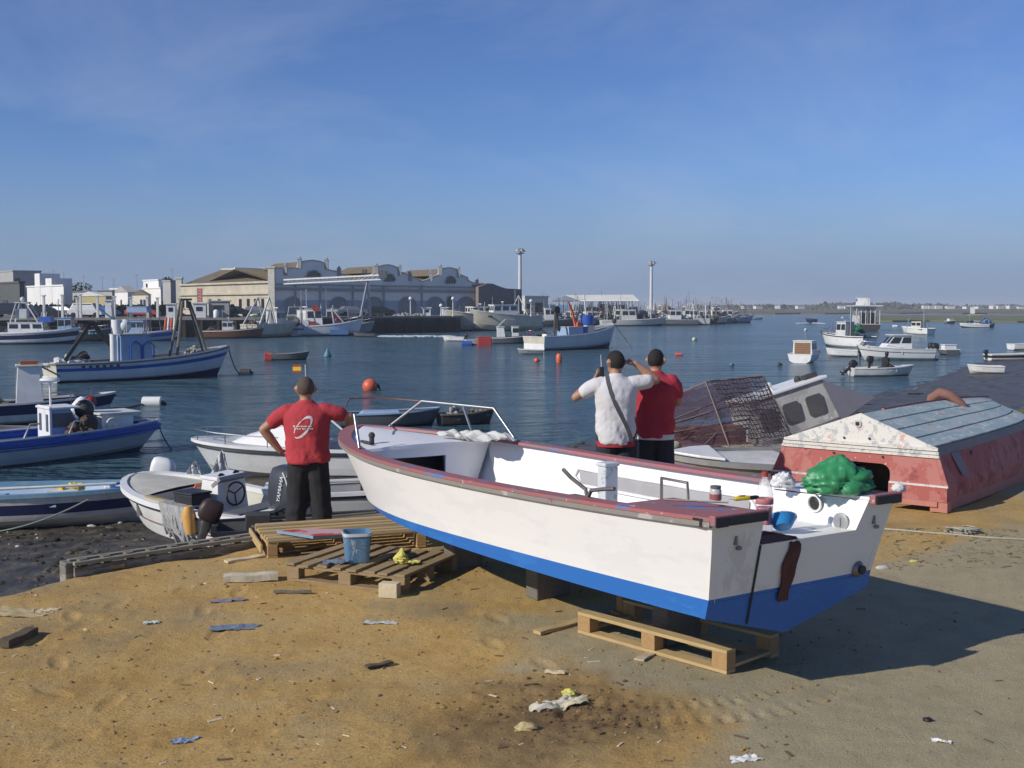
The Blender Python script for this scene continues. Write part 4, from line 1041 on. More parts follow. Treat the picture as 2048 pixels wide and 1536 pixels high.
heap('red_floats', redp, t, (X(.64), 0, dz + .6), (.5, .6, .8), 14, .16)
part('blue_tarpaulin', mat('blue_tarp', (.06, .18, .42), .6, (.25, .32, .42), .5, 3.), t, lambda q: q.box((X(.66), -1.25, .5), (2.2, .25, .6), rz=.06))
t, h, X, dz = fb('narrow white netter squeezed between the gantry trawler and the blue trawler', 612, 671.5, 74, 7.5, 2.4, 1.2, offw, navy, bluep, house=(.35, .6, 2.0), housem=white, mast_h=3.0, gear=4, group=G1, gan=2.4, drum=True)
t, h, X, dz = fb('grey netter lying inside the blue trawler against the quay', 690, 669.2, 6, 7.5, 2.4, 1.1, greyp, navy, None, house=(.2, .4, 2.2), housem=offw, mast_h=3.2, gear=5, group=G1, gan=2.6)
t, h, X, dz = fb('dark netter lying inside the navy-striped boat at the left quay', 150, 683, 4, 7.5, 2.4, .9, greyd, navy, None, house=(.3, .5, 1.6), housem=lblue, mast_h=2.4, gear=6, group=G1, gan=2.2)
t, h, X, dz = fb('brown netter with heaped nets left of the gantry trawler', 470, 676.5, 3, 6.5, 2.2, .8, rust, navy, None, house=(.3, .5, 1.2), housem=offw, mast_h=1.8, gear=6, group=G1)
t, h = dinghy('small grey skiff with a standing helmsman below the quay', 728, 674, 176, 2.6, 1.1, .45, greyd, greyd, navy, navy, group='skiffs under way')
t, h, X, dz = fb('cream trawler bow-on with a low white wheelhouse at the quay end', 958, 661.5, 214, 11.5, 3.8, 2.1, creamh, navy, None, house=(.30, .66, 1.5), housem=white, wins=4, mast_h=1.8, gear=1, group=G1, sheer=.45)
t, h, X, dz = fb('pale trawler with a white flybridge right of the cream bow-on trawler', 1008, 661.5, 206, 11, 3.6, 2.2, creamh, navy, None, house=(.34, .70, 1.7), housem=white, wins=3, mast_h=2.6, gear=1, group=G1, sheer=.4)
t, h, X, dz = fb('blue and white netter with an A-frame mast before the store', 1046, 660, -4, 6.6, 2.4, .9, white, navy, bluep, house=(.25, .55, 1.5), housem=bluep, roofm=white, mast_h=0, gear=3, group=G1)
part('tripod_mast', offw, t, lambda q: (q.tube([(X(.2), -.9, dz + 1.5), (X(.4), 0, dz + 4.4)], .07, 6), q.tube([(X(.62), -.9, dz + 1.4), (X(.4), 0, dz + 4.4)], .07, 6), q.tube([(X(.4), .9, dz + 1.5), (X(.4), 0, dz + 4.4)], .07, 6)), 60)
# crowded row right of the masts
row = [(1108, 652.5, 12, 6.5, 'dark', 'dark netter piled with grey nets behind the blue-tub boat', (.2, .2, .22)), (1150, 651.5, -6, 6.0, 'grey', 'grey netter with two short masts left of the canopy posts', None), (1192, 651, 8, 6.5, 'teal', 'teal netter with pale crates under the canopy', None),
       (1232, 650, 170, 6.5, 'white', 'white netter lying stern to the canopy with dark net heaps', None), (1268, 652, 4, 8.5, 'white', 'white trawler with twin white gantries before the canopy end', None), (1338, 650.5, 188, 7.5, 'grey', 'grey bow-on trawler right of the second mast', None),
       (1370, 650, 172, 6.5, 'white', 'white boat with a glazed cabin between the dark trawlers', None), (1392, 648.5, 6, 6.8, 'rust', 'rusty red netter in the middle of the crowded row', None), (1415, 648, -5, 6.0, 'white', 'white netter with orange boxes beside the rusty red one', None),
       (1438, 646.5, 10, 6.5, 'teal', 'blue green trawler near the right end of the row', None), (1462, 646, 4, 7.0, 'blue', 'blue-hulled trawler at the very end of the crowded row', None), (1300, 645, 5, 7.0, 'dark', 'black trawler hidden behind the twin-gantry trawler', None), (1425, 642, 178, 7., 'white', 'rearmost white trawler rising over the rusty netter', None)]
hm = {'dark': greyd, 'grey': greyp, 'teal': tealp, 'white': offw, 'rust': rust, 'blue': lblue}
for i, (u, v, hd, L, c_, lab, _) in enumerate(row):
    random.seed(40 + i)
    t, h, X, dz = fb(lab, u, v, hd, L * 1.4, L * .46, random.uniform(.9, 1.2), hm[c_], navy, None, house=(.3, .52, random.uniform(1.6, 2.4)), housem=(white if c_ != 'white' else offw), mast_h=random.uniform(2., 3.6), gear=7, drum=(i % 2 == 0), group='crowded boats right of the canopy', gan=(2.2 if i in (3, 4, 8) else None), seed=i, crates=((.7, .1, orange if i % 3 == 2 else bluep, (.8, .6, .5)), (.12, -.1, white, (.7, .5, .4))))
    if i in (4,):
        gantry(t, X(.18), 2.2, dz, 2.6, .3, white, .1); gantry(t, X(.75), 1.8, dz, 2.2, -.2, white, .09)
    if i in (7, 8, 11, 12): heap('orange_floats', orange, t, (X(.75), 0, dz), (.6, .6, .9), 12, .18)
    for xx_ in (.14, .66, .82): heap('net_heap', random.choice([netd, brownp, netd, netb, MATS['blue_net'], offw]), t, (X(xx_), 0, dz), (1.1, 1.0, random.uniform(.9, 2.0)), 20, .26)
    gantry(t, X(random.choice([.08, .7])), 2.4, dz, random.uniform(2.2, 3.2), random.uniform(-.5, .5), random.choice([offw, galv, rust]), .08)
    pm_ = random.choice([dark, galv, rust])
    for j in range(7):
        x_ = X(random.uniform(.05, .9)); y_ = random.uniform(-.6, .6); hh_ = random.uniform(1.4, 3.9); pole(t, (x_, y_, dz), (x_ + random.uniform(-.5, .5), y_, dz + hh_), .05, pm_, 'marker_pole', 4)

# a second rank behind, mostly hidden
for i in range(16):
    random.seed(200 + i); u = 1085 + i * 24 + random.uniform(-6, 6); v = 646.5 - .35 * i * .5 + random.uniform(-.6, .6)
    t, h, X, dz = fb(ORD[i] + ' from the left of the half-hidden fishing boats behind the crowded row', u, v, random.choice([8, -6, 172, 186, 80, 100]), 9.0, 3.1, random.uniform(1.2, 1.7), random.choice([greyd, offw, tealp, rust, lblue, dark]), navy, None, house=(.3, .5, random.uniform(1.8, 2.6)), housem=random.choice([white, offw, cream, lblue]), mast_h=random.uniform(2.2, 4.), gear=6, drum=True, group='second rank of crowded boats', gan=random.choice([None, 2.6]), seed=i, rails=False)
    heap('net_heap', random.choice([netd, brownp, dark]), t, (X(.2), 0, dz), (1.4, 1.1, 1.6), 22, .3); heap('net_heap', random.choice([netd, brownp, netb, orange]), t, (X(.68), 0, dz), (1., .9, 1.1), 14, .26)
    for j in range(5): x_ = X(random.uniform(.05, .9)); y_ = random.uniform(-.6, .6); pole(t, (x_, y_, dz), (x_ + random.uniform(-.6, .6), y_, dz + random.uniform(2., 4.6)), .06, random.choice([dark, galv, offw]), 'marker_pole', 4)

# ------------------------------------------------------------------ boats on moorings, middle distance
t, h, X, dz = fb('big white fishing boat with a lit wooden transom and blue tubs', 1152, 698, 40, 9.2, 3.3, 1.1, bluewh, navy, None, house=(.46, .58, .01), mast_h=0, gear=1, transom=creamh, rails=False, sheer=.95, gunm=offw)
part('transom_band', white, t, lambda q: q.box((-h.L / 2 - .06, 0, .30), (.05, 2.5, .5)))
cabin(t, X(.34), X(.52), 1.5, dz, dz + .85, lblue, offw, .05, 0, 0, front_win=False, name='engine_casing')
for x_, m_, z_ in ((.55, bluep, 0), (.62, bluep, .95)): part('blue_tub', m_, t, lambda q: q.lathe([(.05, 0), (.52, 0), (.56, .8), (.5, .82), (.46, .1), (.05, .06)], (X(x_), -.2, dz + .1 + z_), 14), 40)
part('tub_stand', cream, t, lambda q: (q.box((X(.62), -.2, dz + .5), (.9, .9, 1.0))))
part('net_hauler', dark, t, lambda q: (q.tube([(X(.17), -.6, dz), (X(.25), 0, dz + 2.5), (X(.33), .5, dz + .6)], .12, 6), q.lathe([(.05, -.2), (.32, -.2), (.2, 0), (.32, .2), (.05, .2)], (X(.25), 0, dz + 2.3), 12, M=Matrix.Rotation(R(90), 3, 'X'))), 40)
part('derrick', orange, t, lambda q: (q.tube([(X(.52), .2, dz + .8), (X(.46), .1, dz + 2.2), (X(.40), 0, dz + 3.0)], [.14, .12, .06], 6), q.box((X(.53), .1, dz + .9), (.4, .5, .7))))
pole(t, (X(.68), .3, dz), (X(.62), .2, dz + 3.6), .07, white)
part('bow_roller', dark, t, lambda q: q.ball((h.L / 2 - .1, 0, h.zs(1) + .15), .22, 8))
heap('net_heap', netd, t, (X(.12), 0, dz), (.6, .9, .55), 18, .16); crate(t, (X(.1), -.6, dz), (.8, .5, .35), white)
p = gz(1275, 705, WATER)
rope('dark mooring line from the big white fishing boat bow', [t.matrix_basis @ Vector((h.L / 2, 0, h.zs(1) - .2)), gz(1265, 697, WATER), ], .025, dark)
t, h, X, dz = fb('black workboat with two white cabin boxes and a red bow', 1027, 687, 6, 4.0, 1.7, .55, greyd, navy, None, house=(.10, .30, 1.15), housem=white, mast_h=0, gear=1, wins=0, sheer=.6, radar=False)
cabin(t, X(.46), X(.62), 1.0, dz, dz + 1.2, white, offw, .05, 0, 1); part('bow_box', redp, t, lambda q: q.box((X(.92), 0, h.zs(.9) + .1), (.6, .35, .14))); part('rack', galv, t, lambda q: (q.tube([(X(.12), -.4, dz + 1.2), (X(.3), -.4, dz + 1.9), (X(.52), -.4, dz + 1.9)], .04, 5), q.tube([(X(.12), .4, dz + 1.2), (X(.3), .4, dz + 1.9), (X(.52), .4, dz + 1.9)], .04, 5)))
dinghy('small cream boat moored beside the red float box', 958, 690, 10, 2.5, 1.1, .5, cream, cream, offw, creamh)
dinghy('white motor launch with a dark outboard left of the cream boat', 907, 682, 165, 2.4, 1.0, .4, white, greyd, white, motor=(.7, 0, blackp), group='skiffs under way')
dinghy('low white and grey dinghy lying under the big boat transom', 1060, 708, 184, 1.9, .9, .3, greyp, greyd, white)
def buoy(lab, u, v, r, m_, kind='ball', mt=None, cat='buoy'):
    p = gz(u, v, WATER); o = thing('buoy', lab, cat, (p.x, p.y, WATER), 0, 'mooring buoys')
    if kind == 'ball': part('float', m_, o, lambda q: q.ball((0, 0, r * .55), r, 14), 60); part('eye', mt or blackp, o, lambda q: q.tube([(r * .6, 0, r * .9), (r * 1.15, 0, r * .5), (r * 1.3, 0, r * .1)], [r * .3, r * .22, r * .1], 6), 60)
    elif kind == 'cone': part('float', m_, o, lambda q: q.lathe([(.05, -.1), (r, 0), (r * 1.02, r * .5), (r * .5, r * 1.4), (r * .12, r * 2.3), (.02, r * 2.4)], n=14), 60); part('ring', blackp, o, lambda q: q.lathe([(r, -.05), (r * 1.1, 0), (r, .06)], n=14))
    elif kind == 'can': part('float', m_, o, lambda q: q.tube([(-r * 1.4, 0, r * .4), (-r * 1.3, 0, r * .4), (r * 1.2, 0, r * .4), (r * 1.3, 0, r * .4)], [r * .6, r * .8, r * .8, r * .5], 10), 50); part('eye', mt or blackp, o, lambda q: q.tube([(r * 1.3, 0, r * .35), (r * 1.9, 0, r * .2)], [r * .35, r * .2], 6), 60)
    else: part('float', m_, o, lambda q: q.tube([(0, 0, -.1), (0, 0, r), (0, 0, r * 2.4), (0, 0, r * 3.0)], [r * .8, r, r * .9, r * .3], 10), 60); part('eye', mt or blackp, o, lambda q: q.ball((0, 0, r * 3.1), r * .3, 6))
    return o
buoy('large orange ball buoy right of the red-shirted man', 740, 781, .33, orange)
buoy('dark teal cone buoy right of the small red-sterned dinghy', 655, 714, .28, tealp, 'cone')
buoy('white and black can buoy near the moored fishing boat rope', 305, 810, .26, white, 'can')
buoy('dark can buoy off the fishing boat bow', 491, 747, .22, dark, 'can')
buoy('round orange buoy below the big white fishing boat', 1073, 724, .17, orange)
buoy('upright orange buoy at the transom corner of the big boat', 1118, 725, .2, orange, 'can_up')
buoy('orange and white can buoy right of the two men', 1357, 711, .17, orange, 'can', white)
buoy('pale ball buoy right of the small black boat', 1388, 681, .22, mat('pale_green_plastic', (.55, .6, .45), .5, (.4, .45, .3), .4, 5.))
buoy('blue barrel float left of the cream boat', 934, 691, .35, bluep, 'can'); buoy('blue and white ball buoy before the red float box', 967, 692, .3, bluep)
buoy('tiny dark buoy far out right of the men', 1463, 732, .13, tealp); buoy('small dark buoy left of the slatted-cabin boat', 1559, 731, .13, dark); buoy('pale buoy far out beyond the slatted-cabin boat', 1611, 661, .2, white); buoy('tiny dark buoy near the far ferry', 1644, 664, .2, dark)
buoy('white float far right of the ferry', 1790, 654, .3, white, 'can')
p = gz(969, 692, WATER); o = thing('float_box', 'red boxy float moored beside the cream boat', 'float', (p.x, p.y, WATER), .1); part('shell', redp, o, lambda q: q.box((0, 0, .3), (1.3, .8, .9)), bevel=.08); part('lid', redp, o, lambda q: q.box((0, 0, .8), (1.2, .7, .08)), bevel=.03)
t, h = dinghy('small dark dinghy with a red stern left of the teal cone buoy', 580, 720, 4, 2.6, 1.0, .42, greyd, dark, greyp, navy); part('red_stern', redp, t, lambda q: q.box((-h.L / 2 - .08, 0, .25), (.55, .85, .5)), bevel=.05)

# the fishing boat with the lit transom at left
t, h, X, dz = fb('white fishing boat with lit grey transom and blue wheelhouse at left', 290, 757, 38, 9.0, 2.9, .85, bluewh, navy, bluep, house=(.34, .52, 1.45), housem=lblue, roofm=greyp, mast_h=0, gear=0, transom=creamh, gunm=woodg, sheer=.75, rails=False, radar=False, wins=2, glass=lblue)
c = next(o for o in t.children if o.name.startswith('wheelhouse'))
part('transom_band', white, t, lambda q: q.box((-h.L / 2 - .07, 0, .12), (.04, 2.25, .22)))
for y_ in (-.4,): part('blue_door_trim', bluep, t, lambda q: [q.tube([(X(f), -.83, dz + .1), (X(f), -.83, dz + .95), (X(f + .03), -.82, dz + 1.15), (X(f + .06), -.83, dz + .95), (X(f + .06), -.83, dz + .1)], .035, 5) for f in (.39, .46)])
part('hauler_crane', dark, t, lambda q: (q.bar((X(.06), .3, dz), (X(.22), .1, dz + 2.1), .16, .16), q.bar((X(.22), .1, dz + 2.1), (X(.38), 0, dz + .2), .18, .18), q.bar((X(.14), .1, dz + 2.12), (X(.28), .1, dz + 2.0), .22, .12)))
part('white_tanks', white, t, lambda q: (q.tube([(X(.31), -.5, dz), (X(.31), -.5, dz + 1.5)], .16, 8), q.tube([(X(.35), .0, dz + 1.5), (X(.35), 0, dz + 2.2)], .26, 10), q.ball((X(.39), -.1, dz + 1.9), .33, 10)), 60)
part('roof_basket', galv, t, lambda q: [q.tube([(X(.38), y, dz + 1.5), (X(.38), y, dz + 2.05), (X(.5), y, dz + 2.05), (X(.5), y, dz + 1.5)], .03, 5) for y in (-.6, -.3, 0, .3, .6)])
part('bow_tripod', woodg, t, lambda q: (q.tube([(X(.66), -.5, dz), (X(.72), -.1, dz + 3.2)], .07, 6), q.tube([(X(.66), .6, dz), (X(.72), .1, dz + 3.2)], .07, 6), q.tube([(X(.86), -.2, dz + .3), (X(.76), -.1, dz + 3.1)], .06, 6), q.tube([(X(.86), .3, dz + .3), (X(.76), .1, dz + 3.1)], .06, 6), q.bar((X(.69), 0, dz + 2.4), (X(.80), 0, dz + 2.4), .08, .08), q.box((X(.74), 0, dz + 3.2), (.6, .3, .1))))
heap('white_float_heap', offw, t, (X(.08), 0, dz), (.9, 1., .6), 22, .17); heap('net_heap', netd, t, (X(.16), .3, dz), (.6, .8, .7), 14, .17); heap('rope_coil', netb, t, (X(.78), 0, h.zs(.78) - .15), (.6, .6, .5), 18, .13)
for i in range(6): part('scupper', dark, t, lambda q: q.box(h.pt(.13 + i * .035, .9, -1) + Vector((0, -.01, 0)), (.14, .04, .1)))
bowL = t.matrix_basis @ Vector((h.L / 2 - .05, 0, h.zs(1) - .1))
rope('mooring rope hanging from the lit-transom fishing boat bow', sag(bowL, gz(489, 747, WATER), .5), .03, dark)
rope('dark slack rope running across the water to the white can buoy', [gz(140, 785, WATER + .02), gz(170, 800, WATER + .02), gz(215, 817, WATER + .02), gz(250, 816, WATER + .02), gz(297, 806, WATER + .05)], .035, dark)
t, h = dinghy('pale dinghy floating behind the lit-transom fishing boat', 165, 742, 25, 3.6, 1.4, .5, white, tealp, white, navy)

# right-hand moorings
t, h = dinghy('small white boat with a wooden slatted cabin door', 1612, 724, 62, 3.3, 1.75, .55, white, offw, white, creamh, sheer=.5, cat='boat', name='cabin_boat', thwarts=0)
c = cabin(t, -1.0, .55, 1.25, .3, 1.35, white, white, .3, 0, 2); part('slatted_door', mat('varnished_slats', (.30, .15, .05), .5, (.2, .1, .04), .4, 3.), t, lambda q: [q.box((-1.03, 0, .45 + i * .13), (.03, 1.0, .1)) for i in range(7)]); pole(t, (-.2, 0, 1.4), (-.2, 0, 2.1), .03)
t, h, X, dz = fb('white fishing boat with cluttered upperworks beyond the slatted-cabin boat', 1690, 694, 118, 5.6, 2.0, .9, white, navy, None, house=(.4, .62, 1.4), housem=offw, mast_h=1.9, gear=2, gunm=blackp, sheer=.3); heap('green_net', netg, t, (X(.3), -.6, dz + .5), (.4, .4, .8), 12, .2)
dinghy('white skiff with a dark outboard under the cluttered fishing boat', 1683, 713, 160, 2.2, 1.1, .45, white, offw, white, greyp, motor=(.8, 0, dark))
t, h, X, dz = fb('stern-on passenger ferry with an open dark lower deck', 1725, 661, 82, 10, 4.2, 1.0, dark, navy, None, house=(.05, .75, 2.6), housem=offw, mast_h=2.2, gear=1, wins=5, name='ferry', cat='ferry', sheer=.3)
for i in range(6): part('deck_post', offw, t, lambda q: q.box((X(.03), -1.6 + i * .64, dz + 1.2), (.1, .1, 2.4)))
part('upper_deck', offw, t, lambda q: q.box((X(.38), 0, dz + 2.75), (8.2, 3.9, .16))); part('deck_shade_panel', glassd, t, lambda q: q.box((X(.048), 0, dz + 1.0), (.05, 2.2, 1.6))); cabin(t, X(.45), X(.62), 1.8, dz + 2.84, dz + 3.9, white, white, .3)  # dark panel paints in the shade of the open deck
# sport cruiser
t = boat_thing('sport_cruiser', 'white sport cruiser with a hardtop and black outboards', 1787, 720, 181, cat='motor boat'); h = Hull(4.9, 1.9, .75, .2, .35, .4, 2.4, 1.6, .9, .5, .1)
make_hull(t, h, [(.28, 1), (.7, 0), (.76, 2), (1, 0)], [white, offw, greyd], inner=offw, gun=white, deck=.45, deckm=white, floor=.5)
c = cabin(t, -1.0, .9, 1.3, .72, 1.65, white, white, .75, 0, 2, zb=.45, over=.14); rail(t, [h.pt(f, 1, 1, .05) + Vector((0, 0, .3)) for f in (.5, .7, .9, .98)] + [h.pt(f, 1, -1, .05) + Vector((0, 0, .3)) for f in (.98, .9, .7, .5)], .015)
for y_ in (-.3, .3): outboard(t, -2.5, y_, .6, .95, 0, blackp)
pole(t, (-.6, .3, 1.7), (-1.0, .3, 3.1), .014)
heap('deck_gear', netb, t, (2.1, .2, .9), (.35, .4, .3), 8, .12)
# skiff with two outboards and dark seated figure
t, h = dinghy('grey and white skiff with a tilted black outboard near the mud', 1765, 752, 4, 3.3, 1.25, .42, offw, white, white, greyp, deck=.66, name='skiff', cat='skiff'); outboard(t, -1.66, .0, .36, .8, 48, blackp); outboard(t, -.55, .1, .62, .7, 10, blackp, prop=False)
k = MB(); k.tube([(.15, 0, .2), (.14, 0, .5), (.16, 0, .78), (.18, 0, .9)], [(.2, .18), (.19, .2), (.18, .2), (.08, .08)], 10); k.ball((.2, 0, 1.02), (.1, .1, .13), 10); k.tube([(.16, .2, .8), (.2, .26, .55), (.4, .2, .45)], [.06, .05, .04], 6); k.tube([(.16, -.2, .8), (.2, -.26, .55), (.4, -.2, .45)], [.06, .05, .04], 6); k.tube([(.12, .1, .32), (.55, .12, .36), (.6, .12, .05)], [.09, .08, .06], 6); k.tube([(.12, -.1, .32), (.55, -.12, .36), (.6, -.12, .05)], [.09, .08, .06], 6)
ps = thing('person', 'dark-clothed person sitting in the skiff with the tilted outboard', 'person', t.location + Vector((0, 0, .1)), 0); rm = k.build('body', trous, ps, 60)
m_ = rm.modifiers.new('r', 'REMESH'); m_.mode = 'VOXEL'; m_.voxel_size = .025
part('cap', navy, ps, lambda q: q.ball((.2, 0, 1.1), (.11, .11, .08), 8), 60)
dinghy('white rowing dinghy lying on the right-hand mud', 1969, 746, 170, 1.75, .95, .36, white, cream, white, offw, z=-1.1, q=2.2, sheer=.25, name='rowing_dinghy')
dinghy('long white skiff with a black stripe drawn up on the mud', 2040, 720, 8, 4.6, 1.3, .4, white, offw, white, white, stripe=blackp, motor=(.6, 0, blackp), name='skiff', cat='skiff')
dinghy('white boat cut off by the right edge beyond the black-striped skiff', 2075, 700, 6, 4.6, 1.5, .5, white, offw, white, bluep)
t, h = dinghy('tiny white cabin boat with a dark hull right of the sport cruiser', 1892, 709, 95, 2.2, 1.25, .4, greyd, offw, white, navy, thwarts=0, name='cabin_boat', cat='boat'); cabin(t, -.7, -.1, .95, .2, .72, white, white, .05, 0, 0, front_win=False); buoy('blue can float beside the tiny white cabin boat', 1912, 708, .18, bluep, 'can')
t, h, X, dz = fb('small cream cabin boat with a mast far out on the right', 1832, 668, 120, 4.6, 1.9, .7, white, cream, None, house=(.25, .6, 1.0), housem=cream, mast_h=2.2, gear=1, radar=False, rails=False, sheer=.3)
t, h = dinghy('tiny white and dark boat before the green marsh', 1901, 647, 20, 2.4, 1.2, .5, greyd, offw, white, navy, thwarts=0, cat='boat'); cabin(t, -.6, .4, .8, .3, .95, white, white, .1, 0, 0, front_win=False)
t, h, X, dz = fb('white boat with a yellow canopy and a white sign before the marsh', 1947, 655, 176, 4.6, 1.8, .5, white, navy, None, house=(.3, .5, .7), housem=white, mast_h=0, gear=1, radar=False, rails=False, sheer=.3)
part('yellow_canopy', mat('pale_yellow_canvas', (.55, .45, .15), .8, (.4, .33, .15), .4, 2.), t, lambda q: q.box((X(.45), 0, dz + 1.75), (2.0, 1.4, .1)));
for x_ in (.25, .65): pole(t, (X(x_), 0, dz), (X(x_), 0, dz + 1.7), .04, galv, 'canopy_post')
part('sign_board', white, t, lambda q: q.box((X(.55), 0, dz + 2.5), (.75, .06, 1.1)))
t, h, X, dz = fb('dark boat with a blue cover moored at the canopy boat', 1972, 655, 10, 3.4, 1.4, .5, greyd, navy, None, house=(.2, .5, .01), mast_h=0, gear=0, rails=False, radar=False); heap('blue_cover', mat('blue_tarp', (.06, .18, .42), .6, (.25, .32, .42), .5, 3.), t, (0, 0, dz), (.8, .5, 1.2), 18, .3)
dinghy('white skiff crossing far out right of the crowded row', 1513, 639, 20, 4.2, 1.4, .6, white, offw, white, name='skiff', cat='skiff', group='skiffs under way')
t, h = dinghy('dark speedboat throwing a white wake far out', 1621, 646, 100, 4., 1.6, .8, navy, dark, navy, name='speedboat', cat='speedboat', group='skiffs under way')
foam = mat('wake_foam', (.62, .66, .68), .7, (.4, .5, .55), .6, 2.)
k = MB()
for s in (1, -1):
    for i in range(8): p = gz(1621 + s * (6 + i * 3), 646.5 + .12 * i, WATER); k.ball((p.x, p.y, p.z + .02), (.4, .4, .12), 6, jit=.3)
tag(k.build('wake', foam), 'white wake spreading from the dark speedboat', 'wake', kind='stuff')
k = MB()
for i in range(60): p = gz(random.uniform(760, 905), random.uniform(671.5, 673.5), WATER); k.ball((p.x, p.y, p.z), (random.uniform(.2, .8), .5, .07), 6, jit=.3)
tag(k.build('wake', foam), 'long white wake trailing behind the grey skiff', 'wake', kind='stuff')
# boats just beyond the bow of the hauled-out boat
t, h = dinghy('black dinghy with a pale cover behind the bow of the hauled-out boat', 782, 852, 8, 3.0, 1.1, .4, greyd, dark, lblue, navy, name='dinghy'); part('cover', lblue, t, lambda q: q.box((-.3, 0, .42), (1.3, .8, .1), taper=.8))
t, h = dinghy('small dark boat full of nets seen through the bow rail', 935, 848, 20, 1.75, .8, .34, dark, dark, woodg, dark, name='dinghy', thwarts=0); heap('net_heap', netb, t, (-.5, 0, .2), (.35, .3, .35), 16, .1); heap('rope_heap', woodg, t, (.35, 0, .25), (.45, .25, .25), 14, .08)
# the white bird-like blob by the wreck is a made-up knob on its roof

# ------------------------------------------------------------------ the hauled-out white and blue boat
def flake(name, base, others, rough=.6, bump=.25):
    """old paint flaked down to earlier coats: several sharp noise masks"""
    m = bpy.data.materials.new(name); m.use_nodes = True
    n, l = m.node_tree.nodes, m.node_tree.links; b = n['Principled BSDF']; b.inputs['Roughness'].default_value = rough
    t = n.new('ShaderNodeTexCoord'); cur = None
    rgb = n.new('ShaderNodeRGB'); rgb.outputs[0].default_value = (*base, 1); cur = rgb.outputs[0]
    for i, (c, sc, th, st) in enumerate(others):
        mp_ = n.new('ShaderNodeMapping'); mp_.inputs['Location'].default_value = (i * 3.7, i * 1.3, i * 5.1); mp_.inputs['Scale'].default_value = st
        l.new(t.outputs['Object'], mp_.inputs['Vector'])
        no = n.new('ShaderNodeTexNoise'); no.inputs['Scale'].default_value = sc; no.inputs['Detail'].default_value = 7; no.inputs['Roughness'].default_value = .7
        l.new(mp_.outputs['Vector'], no.inputs['Vector'])
        r = n.new('ShaderNodeMapRange'); r.inputs['From Min'].default_value = th; r.inputs['From Max'].default_value = th + .035
        l.new(no.outputs['Fac'], r.inputs['Value'])
        q = n.new('ShaderNodeMix'); q.data_type = 'RGBA'; q.inputs['B'].default_value = (*c, 1)
        l.new(r.outputs['Result'], q.inputs['Factor']); l.new(cur, q.inputs['A']); cur = q.outputs['Result']
    l.new(cur, b.inputs['Base Color'])
    nb = n.new('ShaderNodeTexNoise'); nb.inputs['Scale'].default_value = 40; l.new(t.outputs['Object'], nb.inputs['Vector'])
    bp = n.new('ShaderNodeBump'); bp.inputs['Strength'].default_value = bump; bp.inputs['Distance'].default_value = .01
    l.new(nb.outputs['Fac'], bp.inputs['Height']); l.new(bp.outputs['Normal'], b.inputs['Normal'])
    MATS[name] = m
    return m
S1 = (1, 1, 1)
gunm = flake('flaking_red_gunwale_paint', (.37, .125, .12), [((.27, .15, .15), 3.2, .52, S1), ((.11, .20, .44), 1.7, .575, (1, 2, 1)), ((.20, .175, .16), 4., .585, S1), ((.58, .50, .48), 11., .625, S1)])
hullw = flake('fresh_white_hull_paint', (.80, .79, .76), [((.76, .755, .73), 1.2, .5, (1, 1, 3)), ((.72, .70, .66), 9., .70, S1)], .42, .03)
hullb = flake('blue_bottom_paint', (.022, .145, .46), [((.03, .17, .50), 2.0, .52, (1, 1, 4)), ((.02, .11, .38), 7., .66, S1)], .45, .05)
innerw = flake('white_interior_paint', (.82, .81, .79), [((.74, .73, .70), 3., .6, S1)], .45, .04)
transw = flake('scuffed_white_transom', (.82, .79, .71), [((.70, .67, .59), 3., .57, (1, 1, .6)), ((.16, .14, .12), 9., .685, S1)], .5, .06)
edgeg = flake('bare_grey_edge', (.25, .23, .20), [((.42, .39, .35), 6., .58, S1), ((.28, .10, .09), 4., .64, S1)])

bo = Vector((1.7428, 7.2302, .3182)); YAW, PIT, ROL = 2.1791, -.0101, .0089
MBOAT = Matrix.Translation(bo) @ Matrix.Rotation(YAW, 4, 'Z') @ Matrix.Rotation(-PIT, 4, 'Y') @ Matrix.Rotation(ROL, 4, 'X')
bt = thing('hauled_out_boat', 'big white open boat with blue bottom propped on pallets', 'boat')
bt.matrix_world = MBOAT
LB, U0, PW, QW, WM, WG = 5.9076, .4847, 2.4393, 1.3234, .9637, .8419
def bhalf(u):
    if u < U0: return WM * (1 - (1 - WG / WM) * ((U0 - u) / U0) ** 2)
    return WM * max(1 - ((u - U0) / (1 - U0)) ** PW, 0) ** (1 / QW)
def bzs(u): return .8215 - .2399 * u + .2867 * u * u
def bl(u, lev, sd, inset=0.):
    """levels: 0 keel, 1 chine, 2 boot top, 3..6 topsides, 7 gunwale"""
    zk = .30 * u ** 4; zc = .2046 + .0998 * u * u; zb = .325 - .0263 * u * u; zg = bzs(u); wd = max(bhalf(u) - inset, 0)
    if lev == 0: z, wf, L = zk, 0, LB - .62
    elif lev == 1: z, wf, L = zc, .885, LB - .56
    elif lev == 2: z, wf, L = zb, .892, LB - .4866
    else:
        f = (lev - 2) / 5; z = zb + (zg - zb) * f; wf = .892 + .108 * f ** 1.15; L = LB - .4866 * (1 - f)
    return Vector((u * L - .2329 * z * (1 - u) ** 4, sd * wd * wf, z))
NU = [1 - (1 - i / 36) ** 1.5 for i in range(37)]
k = MB()
for sd in (1, -1):
    for lv in range(7): k.grid([[bl(u, lv, sd) for u in NU], [bl(u, lv + 1, sd) for u in NU]], 1 if lv < 2 else 0)
k.build('hull', [hullw, hullb], bt, 40)
